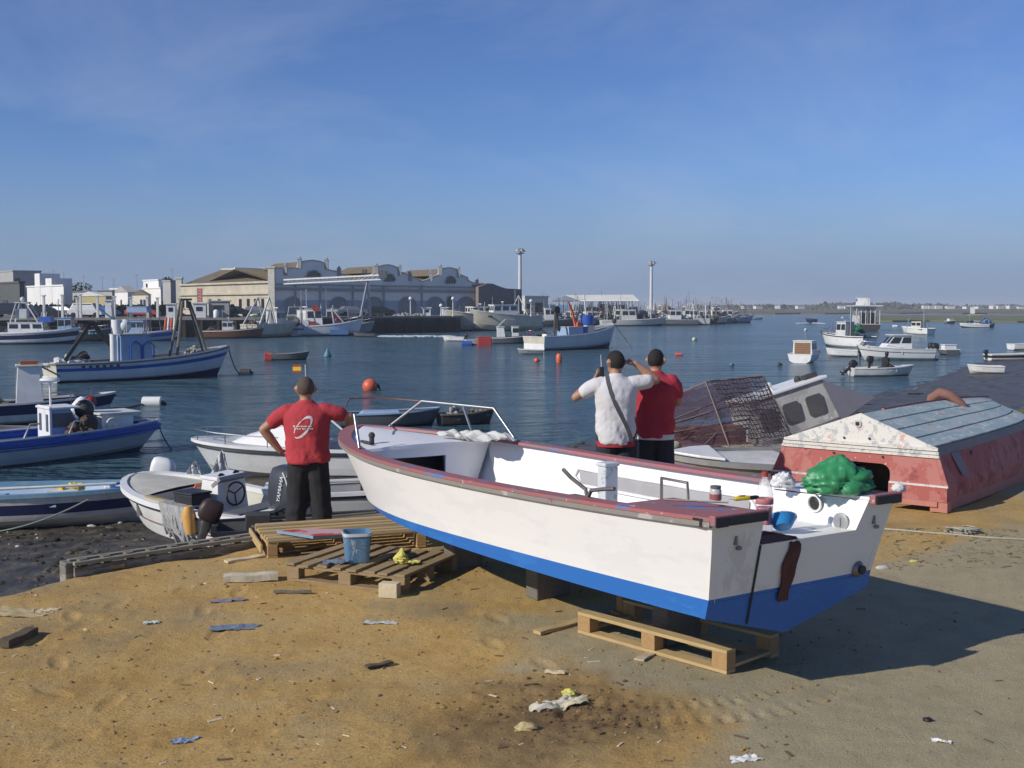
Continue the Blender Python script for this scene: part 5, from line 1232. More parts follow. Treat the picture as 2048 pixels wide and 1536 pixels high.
# transom with the motor notch
def tp(y, z): return Vector((-.2329 * z, y, z))
def tw(z): return (.892 if z <= .325 else .892 + .108 * ((z - .325) / (.8215 - .325)) ** 1.15) * WG
NY1, NY2, SILL, TG = .40, -.50, .63, .8215
k = MB(); ex = Vector((.045, 0, 0))
def tpoly(pts, mi): k.prism([tp(y, z) for y, z in pts], ex, mi)
tpoly([(tw(.2), .2046), (0, 0), (-tw(.2), .2046), (-tw(.325), .325), (tw(.325), .325)], 1)
tpoly([(tw(.325), .325), (-tw(.325), .325), (-tw(SILL), SILL), (tw(SILL), SILL)], 0)
tpoly([(tw(SILL), SILL), (NY1, SILL), (NY1, TG), (WG, TG)], 0)
tpoly([(NY2, SILL), (-tw(SILL), SILL), (-WG, TG), (NY2 - .07, TG)], 0)
k.build('transom', [transw, hullb], bt)
part('transom_seam', mat('dark_crack', (.05, .045, .04), .9), bt, lambda q: q.bar(tp(NY1 - .02, .12) - ex * .1, tp(NY1 - .005, SILL) - ex * .1, .012, .012))
# inner shell
ui = [u * .985 for u in NU if u < .8]; FLO = .30
k = MB()
for sd in (1, -1): k.grid([[bl(u, 7, sd, .05) - Vector((0, 0, .002)) for u in ui], [bl(u, 4.5, sd, .055) for u in ui], [Vector((bl(u, 2, sd).x, bl(u, 2, sd, .06).y, FLO)) for u in ui]])
k.grid([[Vector((bl(u, 2, 1).x, bl(u, 2, 1, .06).y, FLO)) for u in ui], [Vector((bl(u, 2, 1).x, bl(u, 2, -1, .06).y, FLO)) for u in ui]])
k.build('inner_hull', innerw, bt, 45)
# stern: motor well and quarter decks
k = MB()
XW = .62
k.box((XW / 2 - .05, (NY1 + NY2) / 2, SILL - .03), (XW + .08, NY1 - NY2, .05)); k.build('well_floor', innerw, bt)
for nm, y, yt in (('well_side', NY1, NY1), ('well_side', NY2, NY2 - .07)):
    k = MB(); q = .03 if y > 0 else -.03
    k.prism([(-.13, y, SILL - .025), (XW, y, SILL - .22), (XW, yt, TG - .03), (-.17, yt, TG)], (0, q, 0)); k.build(nm, innerw, bt)
k = MB(); k.prism([(XW, NY1, FLO), (XW, NY2, FLO), (XW, NY2, SILL - .07), (XW, NY1, SILL - .07)], (.03, 0, 0)); k.build('well_bulkhead', innerw, bt)
for sd, y0 in ((1, NY1), (-1, NY2 - .07)):
    k = MB()
    k.prism([Vector((-.195, y0, TG + .003)), Vector((-.195, sd * (WG - .02), TG + .003)), Vector((XW, sd * (bhalf(.1) - .02), bzs(.1) + .003)), Vector((XW, y0, bzs(.1) + .003))], (0, 0, .02)); k.build('quarter_deck', innerw if sd < 0 else gunm, bt)
    k = MB(); k.prism([Vector((XW, y0, FLO)), Vector((XW, sd * (bhalf(.1) - .1), FLO)), Vector((XW, sd * (bhalf(.1) - .06), bzs(.1))), Vector((XW, y0, bzs(.1)))], (.025, 0, 0)); k.build('locker_front', innerw, bt)
# gunwale caps, rubbing edge, tape
for sd in (1, -1):
    k = MB(); rg = []
    for u in [x * .998 for x in NU]:
        p = bl(u, 7, sd); nrm = (bl(min(u + .01, 1), 7, sd) - bl(max(u - .01, 0), 7, sd)).normalized().cross(Vector((0, 0, 1))) * (1 if sd < 0 else -1); nrm.z = 0; nrm = nrm.normalized()
        if nrm.y * sd < 0 and u < .9: nrm = -nrm
        rg.append([p + nrm * .022 + Vector((0, 0, .002)), p + nrm * .022 + Vector((0, 0, .026)), p - nrm * .105 + Vector((0, 0, .026)), p - nrm * .115 + Vector((0, 0, .002))])
    k.rings(rg); k.build('gunwale', gunm, bt, 40)
    k = MB(); rg = []
    for u in [x * .998 for x in NU]:
        p = bl(u, 7, sd); d = Vector((0, sd, 0)) if u < .9 else Vector((.5, sd * .8, 0)).normalized()
        rg.append([p + d * .0, p + d * .026, p + d * .026 - Vector((0, 0, .030)), p + d * .0 - Vector((0, 0, .034))])
    k.rings(rg); k.build('rubbing_strake', edgeg, bt, 40)
for sd, ya, yb in ((1, NY1, WG + .02), (-1, NY2 - .08, WG * 1.0 + .02)):
    y1 = sd * yb
    k = MB(); k.box((-.207, (ya + y1) / 2, TG + .008), (.05, abs(ya - y1), .062)); k.build('transom_cap', gunm, bt, bevel=.006)
    k = MB(); k.box((-.236, (ya * .6 + y1 * .4), TG - .0), (.006, abs(ya - y1) * .7, .05)); k.box((-.236 + .003, y1 - sd * .06, TG - .002), (.006, .1, .056)); k.build('black_tape', blackp, bt)
part('black_tape', blackp, bt, lambda q: (q.box((-.03, WG + .029, TG - .012), (.22, .005, .05)), q.box((.22, WG + .040, TG - .018), (.12, .005, .045))))
# foredeck and bulkhead with hatch
UD = .76
k = MB(); rows = []
for i in range(17):
    u = UD + (1 - UD) * (i / 16) ** .8 * .996; a, b = bl(u, 7, 1, .03), bl(u, 7, -1, .03)
    rows.append([a.lerp(b, j / 8) + Vector((0, 0, -.012 + .035 * math.sin(math.pi * j / 8))) for j in range(9)])
k.grid(rows); k.build('foredeck', innerw, bt, 50)
xb = bl(UD, 7, 1).x; wb = bhalf(UD) - .05; zb = bzs(UD)
HY0, HY1, HZ0, HZ1 = .42, -.16, .42, .705
k = MB()
def bq(y0, y1, z0, z1):
    cv = lambda y: -.10 * (1 - (y / wb) ** 2)
    def wz_(z): f_ = min(max((z - .31) / (zb - .31), 0), 1); return min(1, (bhalf(xb / (LB - .4866 * (1 - f_))) * (.892 + .108 * f_) - .07) / wb)
    ys = [y0 + (y1 - y0) * i / 6 for i in range(7)]
    for dx_ in (0, .025):
        k.grid([[Vector((xb + cv(y) + dx_, y * (wz_(z) if abs(y) > .5 else 1), z)) for y in ys] for z in [z0 + (z1 - z0) * q / 4 for q in range(5)]])
bq(wb, HY0, FLO, zb); bq(HY1, -wb, FLO, zb); bq(HY0, HY1, FLO, HZ0); bq(HY0, HY1, HZ1, zb)
k.build('bulkhead', innerw, bt, 45)
k = MB(); ys = [wb - 2 * wb * i / 10 for i in range(11)]
k.grid([[Vector((xb - .10 * (1 - (y / wb) ** 2) - .02, y, zb + .02 * math.cos(y / wb * 1.5) - .03)) for y in ys], [Vector((xb - .10 * (1 - (y / wb) ** 2) - .02, y, zb + .035 * math.sin(math.pi * (y + wb) / 2 / wb) - .008)) for y in ys], [Vector((xb + .05, y, zb - .012 + .035 * math.sin(math.pi * (y + wb) / 2 / wb))) for y in ys]]); k.build('deck_edge', innerw, bt, 50)
part('cuddy_shade_board', dark, bt, lambda q: q.box((xb + .25, .12, .55), (.02, .9, .34)))  # dark board added behind the hatch to paint the shade inside
# storage slot in the starboard side, mooring post, fittings
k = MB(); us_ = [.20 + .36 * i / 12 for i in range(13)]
k.grid([[bl(u, 5.6, -1, .066) for u in us_], [bl(u, 4.1, -1, .070) for u in us_]]); k.build('slot_shade_panel', mat('shaded_grey_lining', (.36, .35, .35), .7, (.28, .27, .27), .4, 3.), bt)  # flat panel, the slot's shade is put into its grey
k = MB(); ring = [bl(u, 5.6, -1, .072) for u in us_] + [bl(us_[-1] + .012, 4.85, -1, .072)] + [bl(u, 4.1, -1, .074) for u in us_[::-1]] + [bl(us_[0] - .012, 4.85, -1, .072)]
k.tube(ring + ring[:1], .014, 6); k.build('slot_rim', innerw, bt, 60)
part('mooring_post', flake('peeling_white_post', (.62, .64, .62), [((.35, .38, .36), 8., .58, S1), ((.12, .1, .09), 22., .66, S1)]), bt, lambda q: (q.box((1.92, -.12, .58), (.10, .13, .56)), q.box((1.92, -.12, .875), (.12, .15, .03))), bevel=.01)
rust2 = mat('dull_steel', (.30, .28, .26), .5, (.16, .12, .09), .5, 12., metal=.7)
part('rowlock', rust2, bt, lambda q: (q.box((1.02, .80, .80), (.34, .06, .02)), q.tube([(1.02, .80, .80), (1.04, .80, .86), (1.20, .80, .92), (1.30, .79, .965)], .014, 6), q.tube([(1.02, .80, .80), (.98, .80, .86), (.82, .80, .89), (.74, .80, .90)], .014, 6)), 60)
part('handle_rod', rust2, bt, lambda q: q.tube([(1.52, -.32, .60), (1.5, -.3, .80), (1.20, -.28, .80), (1.18, -.28, .60)], .013, 6), 60)
part('round_hatch', blackp, bt, lambda q: q.lathe([(.005, 0), (.045, 0), (.05, -.006), (.005, -.01)], (.22, NY2 - .028, .755), 16, M=Matrix.Rotation(R(-90), 3, 'X')), 60)
part('hatch_rim', white, bt, lambda q: q.lathe([(.046, 0), (.062, 0), (.062, .014), (.05, .016), (.046, .008)], (.22, NY2 - .032, .755), 18, M=Matrix.Rotation(R(-90), 3, 'X')), 60)
part('deck_filler', galv, bt, lambda q: (q.lathe([(.005, .006), (.042, .006), (.05, 0), (.06, 0), (.06, .012), (.05, .016), (.005, .014)], (-.02, NY2 - .012, .665), 18, M=Matrix.Rotation(R(-90), 3, 'X')), q.box((-.02, NY2 + .006, .665), (.012, .012, .06))), 60)
part('drain_pipe', rust2, bt, lambda q: (q.lathe([(.028, -.03), (.052, -.03), (.055, .0), (.028, .02)], tp(-.60, .352) + Vector((-.012, 0, 0)), 14, M=Matrix.Rotation(R(-90), 3, 'Y'))), 60)
part('drain_mouth', blackp, bt, lambda q: q.lathe([(.002, .0), (.03, .0), (.03, .022), (.002, .022)], tp(-.60, .352) + Vector((-.030, 0, 0)), 14, M=Matrix.Rotation(R(-90), 3, 'Y')))
for y_ in (.62, -.66): part('eye_bolt', rust2, bt, lambda q: (q.box(tp(y_, .665) + Vector((-.008, 0, .02)), (.016, .018, .055)), q.box(tp(y_ - .03, .645) + Vector((-.012, 0, -.01)), (.02, .03, .02))))
# tubular bow rail
RZ = Vector((0, 0, .29))
def gp(u, sd, ins=.05, dz=.0): p = bl(u, 7, sd, ins); p.z += .03 + dz; return p
aft = gp(.705, -1); t0 = gp(.755, -1) + RZ; t1 = gp(.90, -1) + RZ + Vector((0, 0, .0)); nose = gp(.975, -1, .02) + RZ; nose2 = gp(.975, 1, .02) + RZ; pt1 = gp(.87, 1) + RZ; pt0 = gp(.765, 1) + RZ
part('rail_tube', steel, bt, lambda q: (q.tube([aft, t0], .0145, 8), q.tube([t0, t0.lerp(t1, .5), t1], .0145, 8), q.tube([t1, gp(.955, -1)], .0145, 8), q.tube([gp(.80, -1), t0.lerp(t1, .42)], .013, 8)), 60)
part('rail_tube', mat('rusty_thin_rail', (.20, .09, .07), .6, (.3, .2, .18), .5, 10., metal=.3), bt, lambda q: q.tube([t1, nose, nose2, pt1], .008, 6), 60)
part('rail_post', steel, bt, lambda q: q.tube([gp(.735, 1), pt0], .016, 8), 60)
part('deck_cleat', dark, bt, lambda q: (q.tube([(4.72, .46, .80), (4.72, .46, .89)], .025, 8), q.ball((4.72, .46, .90), .034, 8), q.tube([(4.62, .52, .84), (4.82, .52, .84)], .014, 6)), 60)
def BL(x, y, z): return MBOAT @ Vector((x, y, z))

# ------------------------------------------------------------------ things lying on the hauled-out boat
clear = mat('clear_plastic', (.86, .89, .90), .12, (.75, .78, .80), .2, 6., trans=.85, alpha=.45)
clear.node_tree.nodes['Principled BSDF'].inputs['IOR'].default_value = 1.15
pinkl = mat('pink_liquid', (.62, .20, .24), .25, (.5, .2, .22), .2, 4.)
b0 = gz(1528, 1066, BL(-.02, .1, SILL).z)
o = thing('plastic_bottle', 'clear plastic bottle with red cap and pinkish liquid in the motor well', 'bottle', b0)
part('body', clear, o, lambda q: q.lathe([(.02, .0), (.05, .0), (.056, .02), (.056, .10), (.052, .12), (.056, .14), (.056, .25), (.04, .31), (.018, .35), (.018, .37)], n=18), 50)
part('liquid', pinkl, o, lambda q: q.lathe([(.02, .06), (.050, .06), (.050, .17), (.01, .172)], n=16), 50)
part('label_band', mat('faded_red_label', (.48, .13, .13), .6, (.55, .3, .3), .4, 20.), o, lambda q: q.lathe([(.0565, .19), (.0575, .191), (.0575, .225), (.0565, .226)], n=18), 60)
part('cap', redp, o, lambda q: q.lathe([(.004, .365), (.021, .365), (.021, .395), (.004, .398)], n=12), 40)
p = gz(1431, 1001, BL(.2, .78, TG + .05).z)
o = thing('paint_jar', 'small glass jar of reddish paint on the near gunwale', 'jar', p)
part('glass', mat('jar_glass', (.5, .47, .46), .15, (.4, .36, .35), .3, 6.), o, lambda q: q.lathe([(.005, 0), (.034, 0), (.037, .008), (.037, .065), (.028, .078)], n=16), 50)
part('paint', mat('dull_red_paint', (.30, .10, .09), .5), o, lambda q: q.lathe([(.0375, .008), (.0382, .01), (.0382, .042), (.0375, .044)], n=16)); part('lid', greyd, o, lambda q: q.lathe([(.005, .077), (.034, .077), (.034, .092), (.005, .094)], n=16), 40)
p = gz(1490, 1001, BL(-.1, .6, TG + .045).z)
o = thing('utility_knife', 'yellow utility knife lying on the near stern corner', 'knife', p, R(20))
part('handle', yellow, o, lambda q: (q.tube([(-.075, 0, .012), (-.05, 0, .016), (0, 0, .016), (.03, 0, .014)], [(.012, .012), (.017, .014), (.016, .013), (.014, .011)], 8), q.tube([(.0, .0, .02), (.03, 0, .02)], .012, 6)), 50)
part('grip', blackp, o, lambda q: (q.tube([(.03, 0, .014), (.075, .004, .015), (.1, .008, .016)], [.013, .014, .008], 8), q.box((-.02, 0, .030), (.045, .012, .006))), 50); part('blade', steel, o, lambda q: q.prism([(-.075, -.006, .012), (-.11, -.004, .012), (-.115, .006, .012), (-.075, .006, .012)], (0, 0, .001)))
p = gz(1395, 1006, BL(.3, .78, TG + .04).z); o = part('brush_stick', rust2, None, lambda q: q.tube([(-.2, .05, .012), (0, 0, .013), (.18, -.06, .015)], .007, 5)); o.location = p; o.name = 'brush_stick'; tag(o, 'thin pale stick lying beside the paint jar', 'stick')
# crumpled green bag
greenb = mat('green_plastic_bag', (.04, .26, .10), .42, (.025, .17, .065), .5, 6., .35, 22)
def crumple(lab, loc, r, m_, seed, name, cat, ridges=9, peak=None, sub=34, amp=.22, flat=.0):
    rr = random.Random(seed); k = MB(); rows = []
    dirs = [(Vector((rr.gauss(0, 1), rr.gauss(0, 1), rr.gauss(0, 1))).normalized(), rr.uniform(.5, 1.)) for _ in range(ridges * 3)]
    for i in range(sub // 2 + 1):
        th = math.pi * i / (sub // 2); row = []
        for j in range(sub):
            ph = 2 * math.pi * j / sub; d = Vector((math.sin(th) * math.cos(ph), math.sin(th) * math.sin(ph), math.cos(th)))
            q = 1.0
            for dd, a in dirs: q -= amp * .35 * a * max(0, 1 - abs(d.dot(dd)) * 9)
            q += amp * .5 * mnoise.noise(d * 2.3 + Vector((seed, 0, 0))) + amp * .35 * mnoise.noise(d * 5.5 + Vector((seed, 3, 0)))
            x, y, z = d.x * r[0] * q, d.y * r[1] * q, d.z * r[2] * q
            if peak: 
                px_, py_, ph_, pr = peak; e = math.exp(-(((x - px_) / pr) ** 2 + ((y - py_) / pr) ** 2)); z += ph_ * e * max(d.z, 0)
            row.append(Vector((x, y, max(z, -r[2] * .55) + r[2] * .55)))
        rows.append(row)
    k.rings(rows); ob = k.build(name, m_, None, 75); ob.location = loc; return tag(ob, lab, cat)
crumple('crumpled bright green plastic bag on the far stern corner', gz(1676, 985, BL(.2, -.68, TG + .03).z), (.25, .15, .125), greenb, 5, 'plastic_bag', 'plastic bag', 7, (.0, 0, .06, .11), 60, .30)
crumple('crumpled clear plastic bag beside the bottle', gz(1566, 975, BL(.65, -.6, TG + .02).z), (.09, .06, .07), mat('milky_plastic', (.70, .70, .68), .3, (.55, .54, .52), .5, 9.), 9, 'plastic_bag', 'plastic bag', 8, None, 36, .4)
crumple('small white rag tucked on the outer stern corner', gz(1797, 984, BL(-.2, -.84, TG).z), (.05, .04, .045), mat('white_rag', (.66, .66, .64), .9, (.45, .45, .43), .5, 12.), 12, 'rag', 'rag', 8, None, 30, .4)
# cloth on the foredeck
def cloth(lab, loc, rz, L, W, m_, seed, name='cloth', cat='cloth', h=.04, n=22, ragged=.18, thick=.004):
    rr = random.Random(seed); k = MB(); top_, bot = [], []
    for i in range(n + 1):
        r1, r2 = [], []
        for j in range(n + 1):
            x, y = (i / n - .5) * L, (j / n - .5) * W; q = Vector((x * 6 / max(L, .1), y * 6 / max(W, .1), seed))
            e = 1 + ragged * (mnoise.noise(Vector((math.atan2(y, x) * 2, seed, 0)))) ; z = h * (max(0, mnoise.noise(q * .9) + .35) + .5 * abs(mnoise.noise(q * 1.9)))
            r1.append(Vector((x * e, y * e, z + thick))); r2.append(Vector((x * e, y * e, z)))
        top_.append(r1); bot.append(r2)
    k.grid(top_); k.grid([r_[::-1] for r_ in bot])
    ob = k.build(name, m_, None, 60, fix=False); ob.location = loc; ob.rotation_euler = (0, 0, rz); return tag(ob, lab, cat)
clothp = mat('pale_worn_cloth', (.62, .62, .58), .9, (.42, .42, .38), .5, 7., .3)
cl = cloth('pale crumpled cloth spread on the starboard edge of the foredeck', BL(4.42, -.52, bzs(.76) + .02), YAW + .2, .75, .32, clothp, 3, h=.07)
# rag over the notch, bowl, board
bowlm = mat('blue_plastic_bowl', (.03, .26, .60), .35, (.02, .2, .5), .3, 5.)
o = thing('blue_bowl', 'bright blue plastic bowl with a white edge in the motor well', 'bowl', gz(1566, 1068, BL(-.05, .0, SILL).z))
part('shell', bowlm, o, lambda q: q.lathe([(.02, .0), (.055, .0), (.092, .06), (.096, .064), (.086, .062), (.052, .008), (.02, .008)], (0, 0, .0), 22, M=Matrix.Rotation(R(-38), 3, 'X') @ Matrix.Rotation(0, 3, 'Z')), 50)
part('rim', clear, o, lambda q: q.lathe([(.094, .058), (.100, .060), (.100, .067), (.094, .067)], (0, 0, 0), 22, M=Matrix.Rotation(R(-38), 3, 'X')), 50); o.location.z += .045
ragm = mat('brown_red_rag', (.12, .045, .035), .95, (.07, .03, .025), .5, 14., .5)
k = MB(); rows = []
for i in range(15):
    f = i / 14; row = []
    for j in range(9):
        y = NY1 - .36 + (j / 8) * .11 + .012 * math.sin(f * 9 + j)
        if f < .3: q = Vector((.12 - f / .3 * .27, y, SILL + .006 + .008 * math.sin(j * 2 + i)))
        else:
            z = SILL - (f - .3) / .7 * .40; q = tp(y + .01 * math.sin(z * 30), z) + Vector((-.012 - .008 * abs(math.sin(j * 1.7 + z * 10)), 0, 0))
        row.append(q)
    rows.append(row)
k.grid(rows); k.grid([[p_ + Vector((.005, 0, .003)) for p_ in r_] for r_ in rows]); o = k.build('rag', ragm, None, 60, fix=False); o.matrix_world = MBOAT; tag(o, 'brown red rag hanging over the transom notch', 'rag')
o = part('wooden_board', mat('dark_stained_board', (.10, .05, .04), .8, (.05, .03, .03), .5, 6., .3), None, lambda q: q.box((-.08, .24, SILL + .012), (.12, .26, .018)), bevel=.003); o.name = 'wooden_board'; o.matrix_world = MBOAT; tag(o, 'dark stained board lying on the notch sill', 'board')

# ------------------------------------------------------------------ people
def remeshed(name, mb, mats, parent, vox, smooth_it=4, fac=.5, disp=None):
    """fuses the overlapping lofts into one continuous surface and smooths it"""
    me = mb.mesh(name + '_raw', mats)
    bm = bmesh.new(); bm.from_mesh(me); bmesh.ops.recalc_face_normals(bm, faces=bm.faces); bm.to_mesh(me); bm.free()
    o = bpy.data.objects.new(name + '_raw', me); C.objects.link(o)
    r = o.modifiers.new('r', 'REMESH'); r.mode = 'VOXEL'; r.voxel_size = vox
    s = o.modifiers.new('s', 'SMOOTH'); s.iterations = smooth_it; s.factor = fac
    dg = bpy.context.evaluated_depsgraph_get()
    m2 = bpy.data.meshes.new_from_object(o.evaluated_get(dg)); m2.name = name
    bpy.data.objects.remove(o)
    if disp:
        n = len(m2.vertices); co = np.empty(n * 3, np.float32); no = np.empty(n * 3, np.float32)
        m2.vertices.foreach_get('co', co); m2.vertices.foreach_get('normal', no); co = co.reshape(-1, 3); no = no.reshape(-1, 3)
        co += no * disp(co)[:, None].astype(np.float32); m2.vertices.foreach_set('co', co.ravel()); m2.update()
    m2.materials.clear()
    for q in (mats if isinstance(mats, (list, tuple)) else [mats]): m2.materials.append(q)
    m2.polygons.foreach_set('use_smooth', [True] * len(m2.polygons))
    ob = bpy.data.objects.new(name, m2); C.objects.link(ob); ob.parent = parent
    return ob

def loft(k, secs, n=16):
    """secs: (centre, rx, ry) ellipses stacked upwards"""
    k.rings([[Vector((c[0] + rx * math.cos(2 * math.pi * i / n), c[1] + ry * math.sin(2 * math.pi * i / n), c[2])) for i in range(n)] for c, rx, ry in secs])

def limb(k, pts, rs, n=12):
    P, Q = [], []
    for i in range(len(pts) - 1):
        a, b = Vector(pts[i]), Vector(pts[i + 1])
        for j in range(5): P.append(a.lerp(b, j / 5)); Q.append(rs[i] + (rs[i + 1] - rs[i]) * j / 5)
    P.append(Vector(pts[-1])); Q.append(rs[-1])
    k.tube(P, Q, n)
    for p, r in zip(pts, rs): k.ball(tuple(p), r * .99, 10)

def hand(k, wrist, d, up, s=1., curl=.5, side=1):
    """palm, four unequal bent fingers and a thumb leaving the side of the palm"""
    wrist, d = Vector(wrist), Vector(d).normalized(); up = Vector(up); x = d.cross(up).normalized(); up = x.cross(d).normalized()
    k.tube([wrist, wrist + d * .045 * s, wrist + d * .085 * s], [(.026 * s, .02 * s), (.038 * s, .018 * s), (.036 * s, .015 * s)], 10)
    for i, ln in enumerate((.066, .076, .070, .055)):
        b = wrist + d * .08 * s + x * (-.028 + .0187 * i) * s
        e1 = b + (d * math.cos(curl * .5) - up * math.sin(curl * .5)) * ln * .5 * s
        e2 = e1 + (d * math.cos(curl * 1.3) - up * math.sin(curl * 1.3)) * ln * .32 * s
        e3 = e2 + (d * math.cos(curl * 2.0) - up * math.sin(curl * 2.0)) * ln * .22 * s
        k.tube([b, e1, e2, e3], [.0095 * s, .009 * s, .0085 * s, .007 * s], 8)
    t0 = wrist + d * .03 * s + x * side * .032 * s; t1 = t0 + (d * .5 + x * side * .7 - up * .2).normalized() * .035 * s; t2 = t1 + (d * .85 + x * side * .2 - up * .3).normalized() * .03 * s
    k.tube([t0, t1, t2], [.013 * s, .011 * s, .008 * s], 8)

def person(label, loc, yaw, h, arms, shirtm, trousm, hair, shirt_len=.86, stance=.1, lean=(0, 0), head_turn=0., head_tilt=0., bulk=1., hem=None, hairlow=.70):
    belly = bulk
    """arms: for left (-x) and right (+x): elbow, wrist, finger direction, curl. Faces +y in its own frame; 1.8 m units scaled to h."""
    s = h / 1.8
    t = thing('person', label, 'person', loc, R(yaw)); t.scale = (s, s, s)
    lx, ly = lean
    def J(x, y, z): return Vector((x + lx * max(z - .95, 0), y + ly * max(z - .95, 0), z))
    sx = .185 * (1 + (bulk - 1) * .6)
    sh = {-1: J(-sx, 0, 1.44), 1: J(sx, 0, 1.44)}
    k = MB()
    loft(k, [((lx * (z - .95), ly * (z - .95), z), rx, ry) for z, rx, ry in ((.90, .16, .105), (1.05, .145, .10), (1.2, .155, .10), (1.35, .175, .105), (1.45, .16, .085), (1.5, .09, .065))])
    hc = J(0, .025, 1.675)
    limb(k, [J(0, -.005, 1.46), J(0, .008, 1.60)], [.076, .062])
    Hm = Matrix.Rotation(R(head_turn), 3, 'Z') @ Matrix.Rotation(R(head_tilt), 3, 'X')
    HS = 1.15
    def hp(x, y, z): return hc + Hm @ (Vector((x, y, z)) * HS)
    k2 = MB(); k2.ball((0, 0, .004), (.080, .098, .106), 18); k2.ball((0, .03, -.07), (.055, .066, .055), 14)   # skull and jaw
    k2.tube([(0, .085, .01), (0, .112, -.028), (0, .092, -.036)], [.010, .015, .010], 8)                       # nose
    k2.ball((0, .082, .022), (.05, .018, .012), 10); k2.ball((0, .086, -.065), (.024, .012, .008), 8)          # brow and lips
    for sd in (1, -1): k2.tube([(sd * .076, -.010, .030), (sd * .094, -.022, .004), (sd * .080, -.006, -.036)], [(.009, .02), (.011, .024), (.008, .014)], 8)
    k.add([hp(*v) for v in k2.v], k2.f)
    for sd, (el, wr, fd_, cu) in ((-1, arms[0]), (1, arms[1])):
        el, wr = Vector(el), Vector(wr)
        limb(k, [sh[sd], sh[sd].lerp(el, .5), el], [.066, .060, .050]); limb(k, [el, el.lerp(wr, .35), wr], [.050, .052, .033])
        hand(k, wr, fd_, (0, 0, 1) if abs(Vector(fd_).normalized().z) < .8 else (0, -1, 0), 1.12, cu, -sd)
    for sd in (1, -1):
        limb(k, [(sd * .09, 0, .92), (sd * (.09 + stance * .4), .01, .50), (sd * (.09 + stance * .8), -.01, .09)], [.088, .055, .038])
    remeshed('body', k, skin, t, .0085, 3, .5)
    # trousers
    k = MB()
    loft(k, [((0, 0, z), rx, ry) for z, rx, ry in ((.80, .165 * bulk, .125), (.88, .18 * bulk, .135 * bulk), (.95, .175 * bulk, .13 * bulk), (1.02, .165 * bulk, .125))])
    for sd in (1, -1):
        ax = .09 + stance * .8
        limb(k, [(sd * .09, 0, .86), (sd * (.09 + stance * .35), .012, .52), (sd * ax, -.012, .12)], [.108 * bulk, .098 * bulk, .088 * bulk])
        loft(k, [((sd * ax, -.012, z), r, r * 1.08) for z, r in ((.035, .094 * bulk), (.10, .09 * bulk), (.2, .086 * bulk))])
    def wr_t(c): return .006 * np.sin(c[:, 2] * 38 + 6 * fbm(c[:, 0] * 9, c[:, 2] * 5, 3)) * np.clip(1.0 - c[:, 2], .2, 1) + .012 * fbm(c[:, 0] * 10, c[:, 2] * 8, 4)
    remeshed('trousers', k, trousm, t, .013, 5, .5, wr_t)
    # shirt
    k = MB(); zl = shirt_len
    prof = [(zl, .195 * belly, .142 * belly), (zl + .06, .192 * belly, .142 * belly), (1.05, .19 * belly, .14 * belly), (1.18, .198 * bulk, .142 * bulk), (1.30, .208 * bulk, .145 * bulk), (1.40, .21 * bulk, .132 * bulk), (1.45, .19 * bulk, .11 * bulk), (1.50, .135 * bulk, .09), (1.535, .088, .08), (1.552, .080, .078)]
    loft(k, [((lx * max(z - .95, 0), ly * max(z - .95, 0) - .004, z), rx, ry) for z, rx, ry in prof], 22)
    for sd, (el, wr, fd_, cu) in ((-1, arms[0]), (1, arms[1])):
        el = Vector(el); a = sh[sd]; e = a.lerp(el, .60)
        limb(k, [a + Vector((-sd * .03, 0, -.01)), a.lerp(el, .3), e], [.094, .086, .082], 14)
    def wr_s(c): return .011 * np.sin((c[:, 0] * 14 + c[:, 2] * 17) + 7 * fbm(c[:, 0] * 7, c[:, 2] * 6, 6)) * (.3 + np.clip((1.25 - c[:, 2]) * 2.2, 0, 1)) + .022 * fbm(c[:, 0] * 9, c[:, 2] * 7, 7)
    shirt = remeshed('shirt', k, shirtm, t, .012, 4, .5, wr_s)
    if hem: part('under_hem', hem, t, lambda q: loft(q, [((0, -.003, zl - .03), .187 * belly, .137 * belly), ((0, -.003, zl + .03), .187 * belly, .137 * belly)], 22), 60)
    # hair cap
    k = MB(); rows = []
    for i in range(13):
        th = math.pi * hairlow * i / 12; row = []
        for j in range(40):
            ph = 2 * math.pi * j / 40; fr_ = max(math.sin(ph), 0); th2 = th * (1 - .34 * fr_ ** .8) * (1 + .05 * mnoise.noise(Vector((ph * 3, 1, 0))) * (i / 12))
            d = Vector((math.sin(th2) * math.cos(ph), math.sin(th2) * math.sin(ph), math.cos(th2))); q = 1.035 - .075 * max((i - 7) / 5, 0) ** 1.5 + .022 * mnoise.noise(d * 14) + .02 * mnoise.noise(d * 6)
            row.append(hp(d.x * .0815 * q, d.y * .100 * q, d.z * .108 * q + .004))
        rows.append(row)
    k.rings(rows, cap=True); k.build('hair', hair, t, 70)
    for sd in (1, -1):
        ax = .09 + stance * .8
        part('shoe', blackp, t, lambda q: q.tube([(sd * ax, -.09, .045), (sd * ax, -.03, .055), (sd * ax, .08, .045), (sd * (ax + .012), .17, .03), (sd * (ax + .012), .19, .025)], [(.035, .04), (.042, .055), (.04, .042), (.04, .028), (.015, .015)], 10), 60)
    return t, shirt

redshirt = mat('red_tshirt_cotton', (.47, .045, .055), .9, (.36, .035, .045), .4, 5., .15, 60)
darkred = mat('deep_red_tshirt_cotton', (.42, .03, .05), .9, (.30, .022, .035), .4, 5., .15, 60)
whiteshirt = mat('white_tshirt_cotton', (.66, .64, .63), .9, (.56, .54, .53), .4, 5., .15, 60)
printm = mat('white_shirt_print', (.78, .70, .68), .8, (.7, .55, .54), .4, 20.)

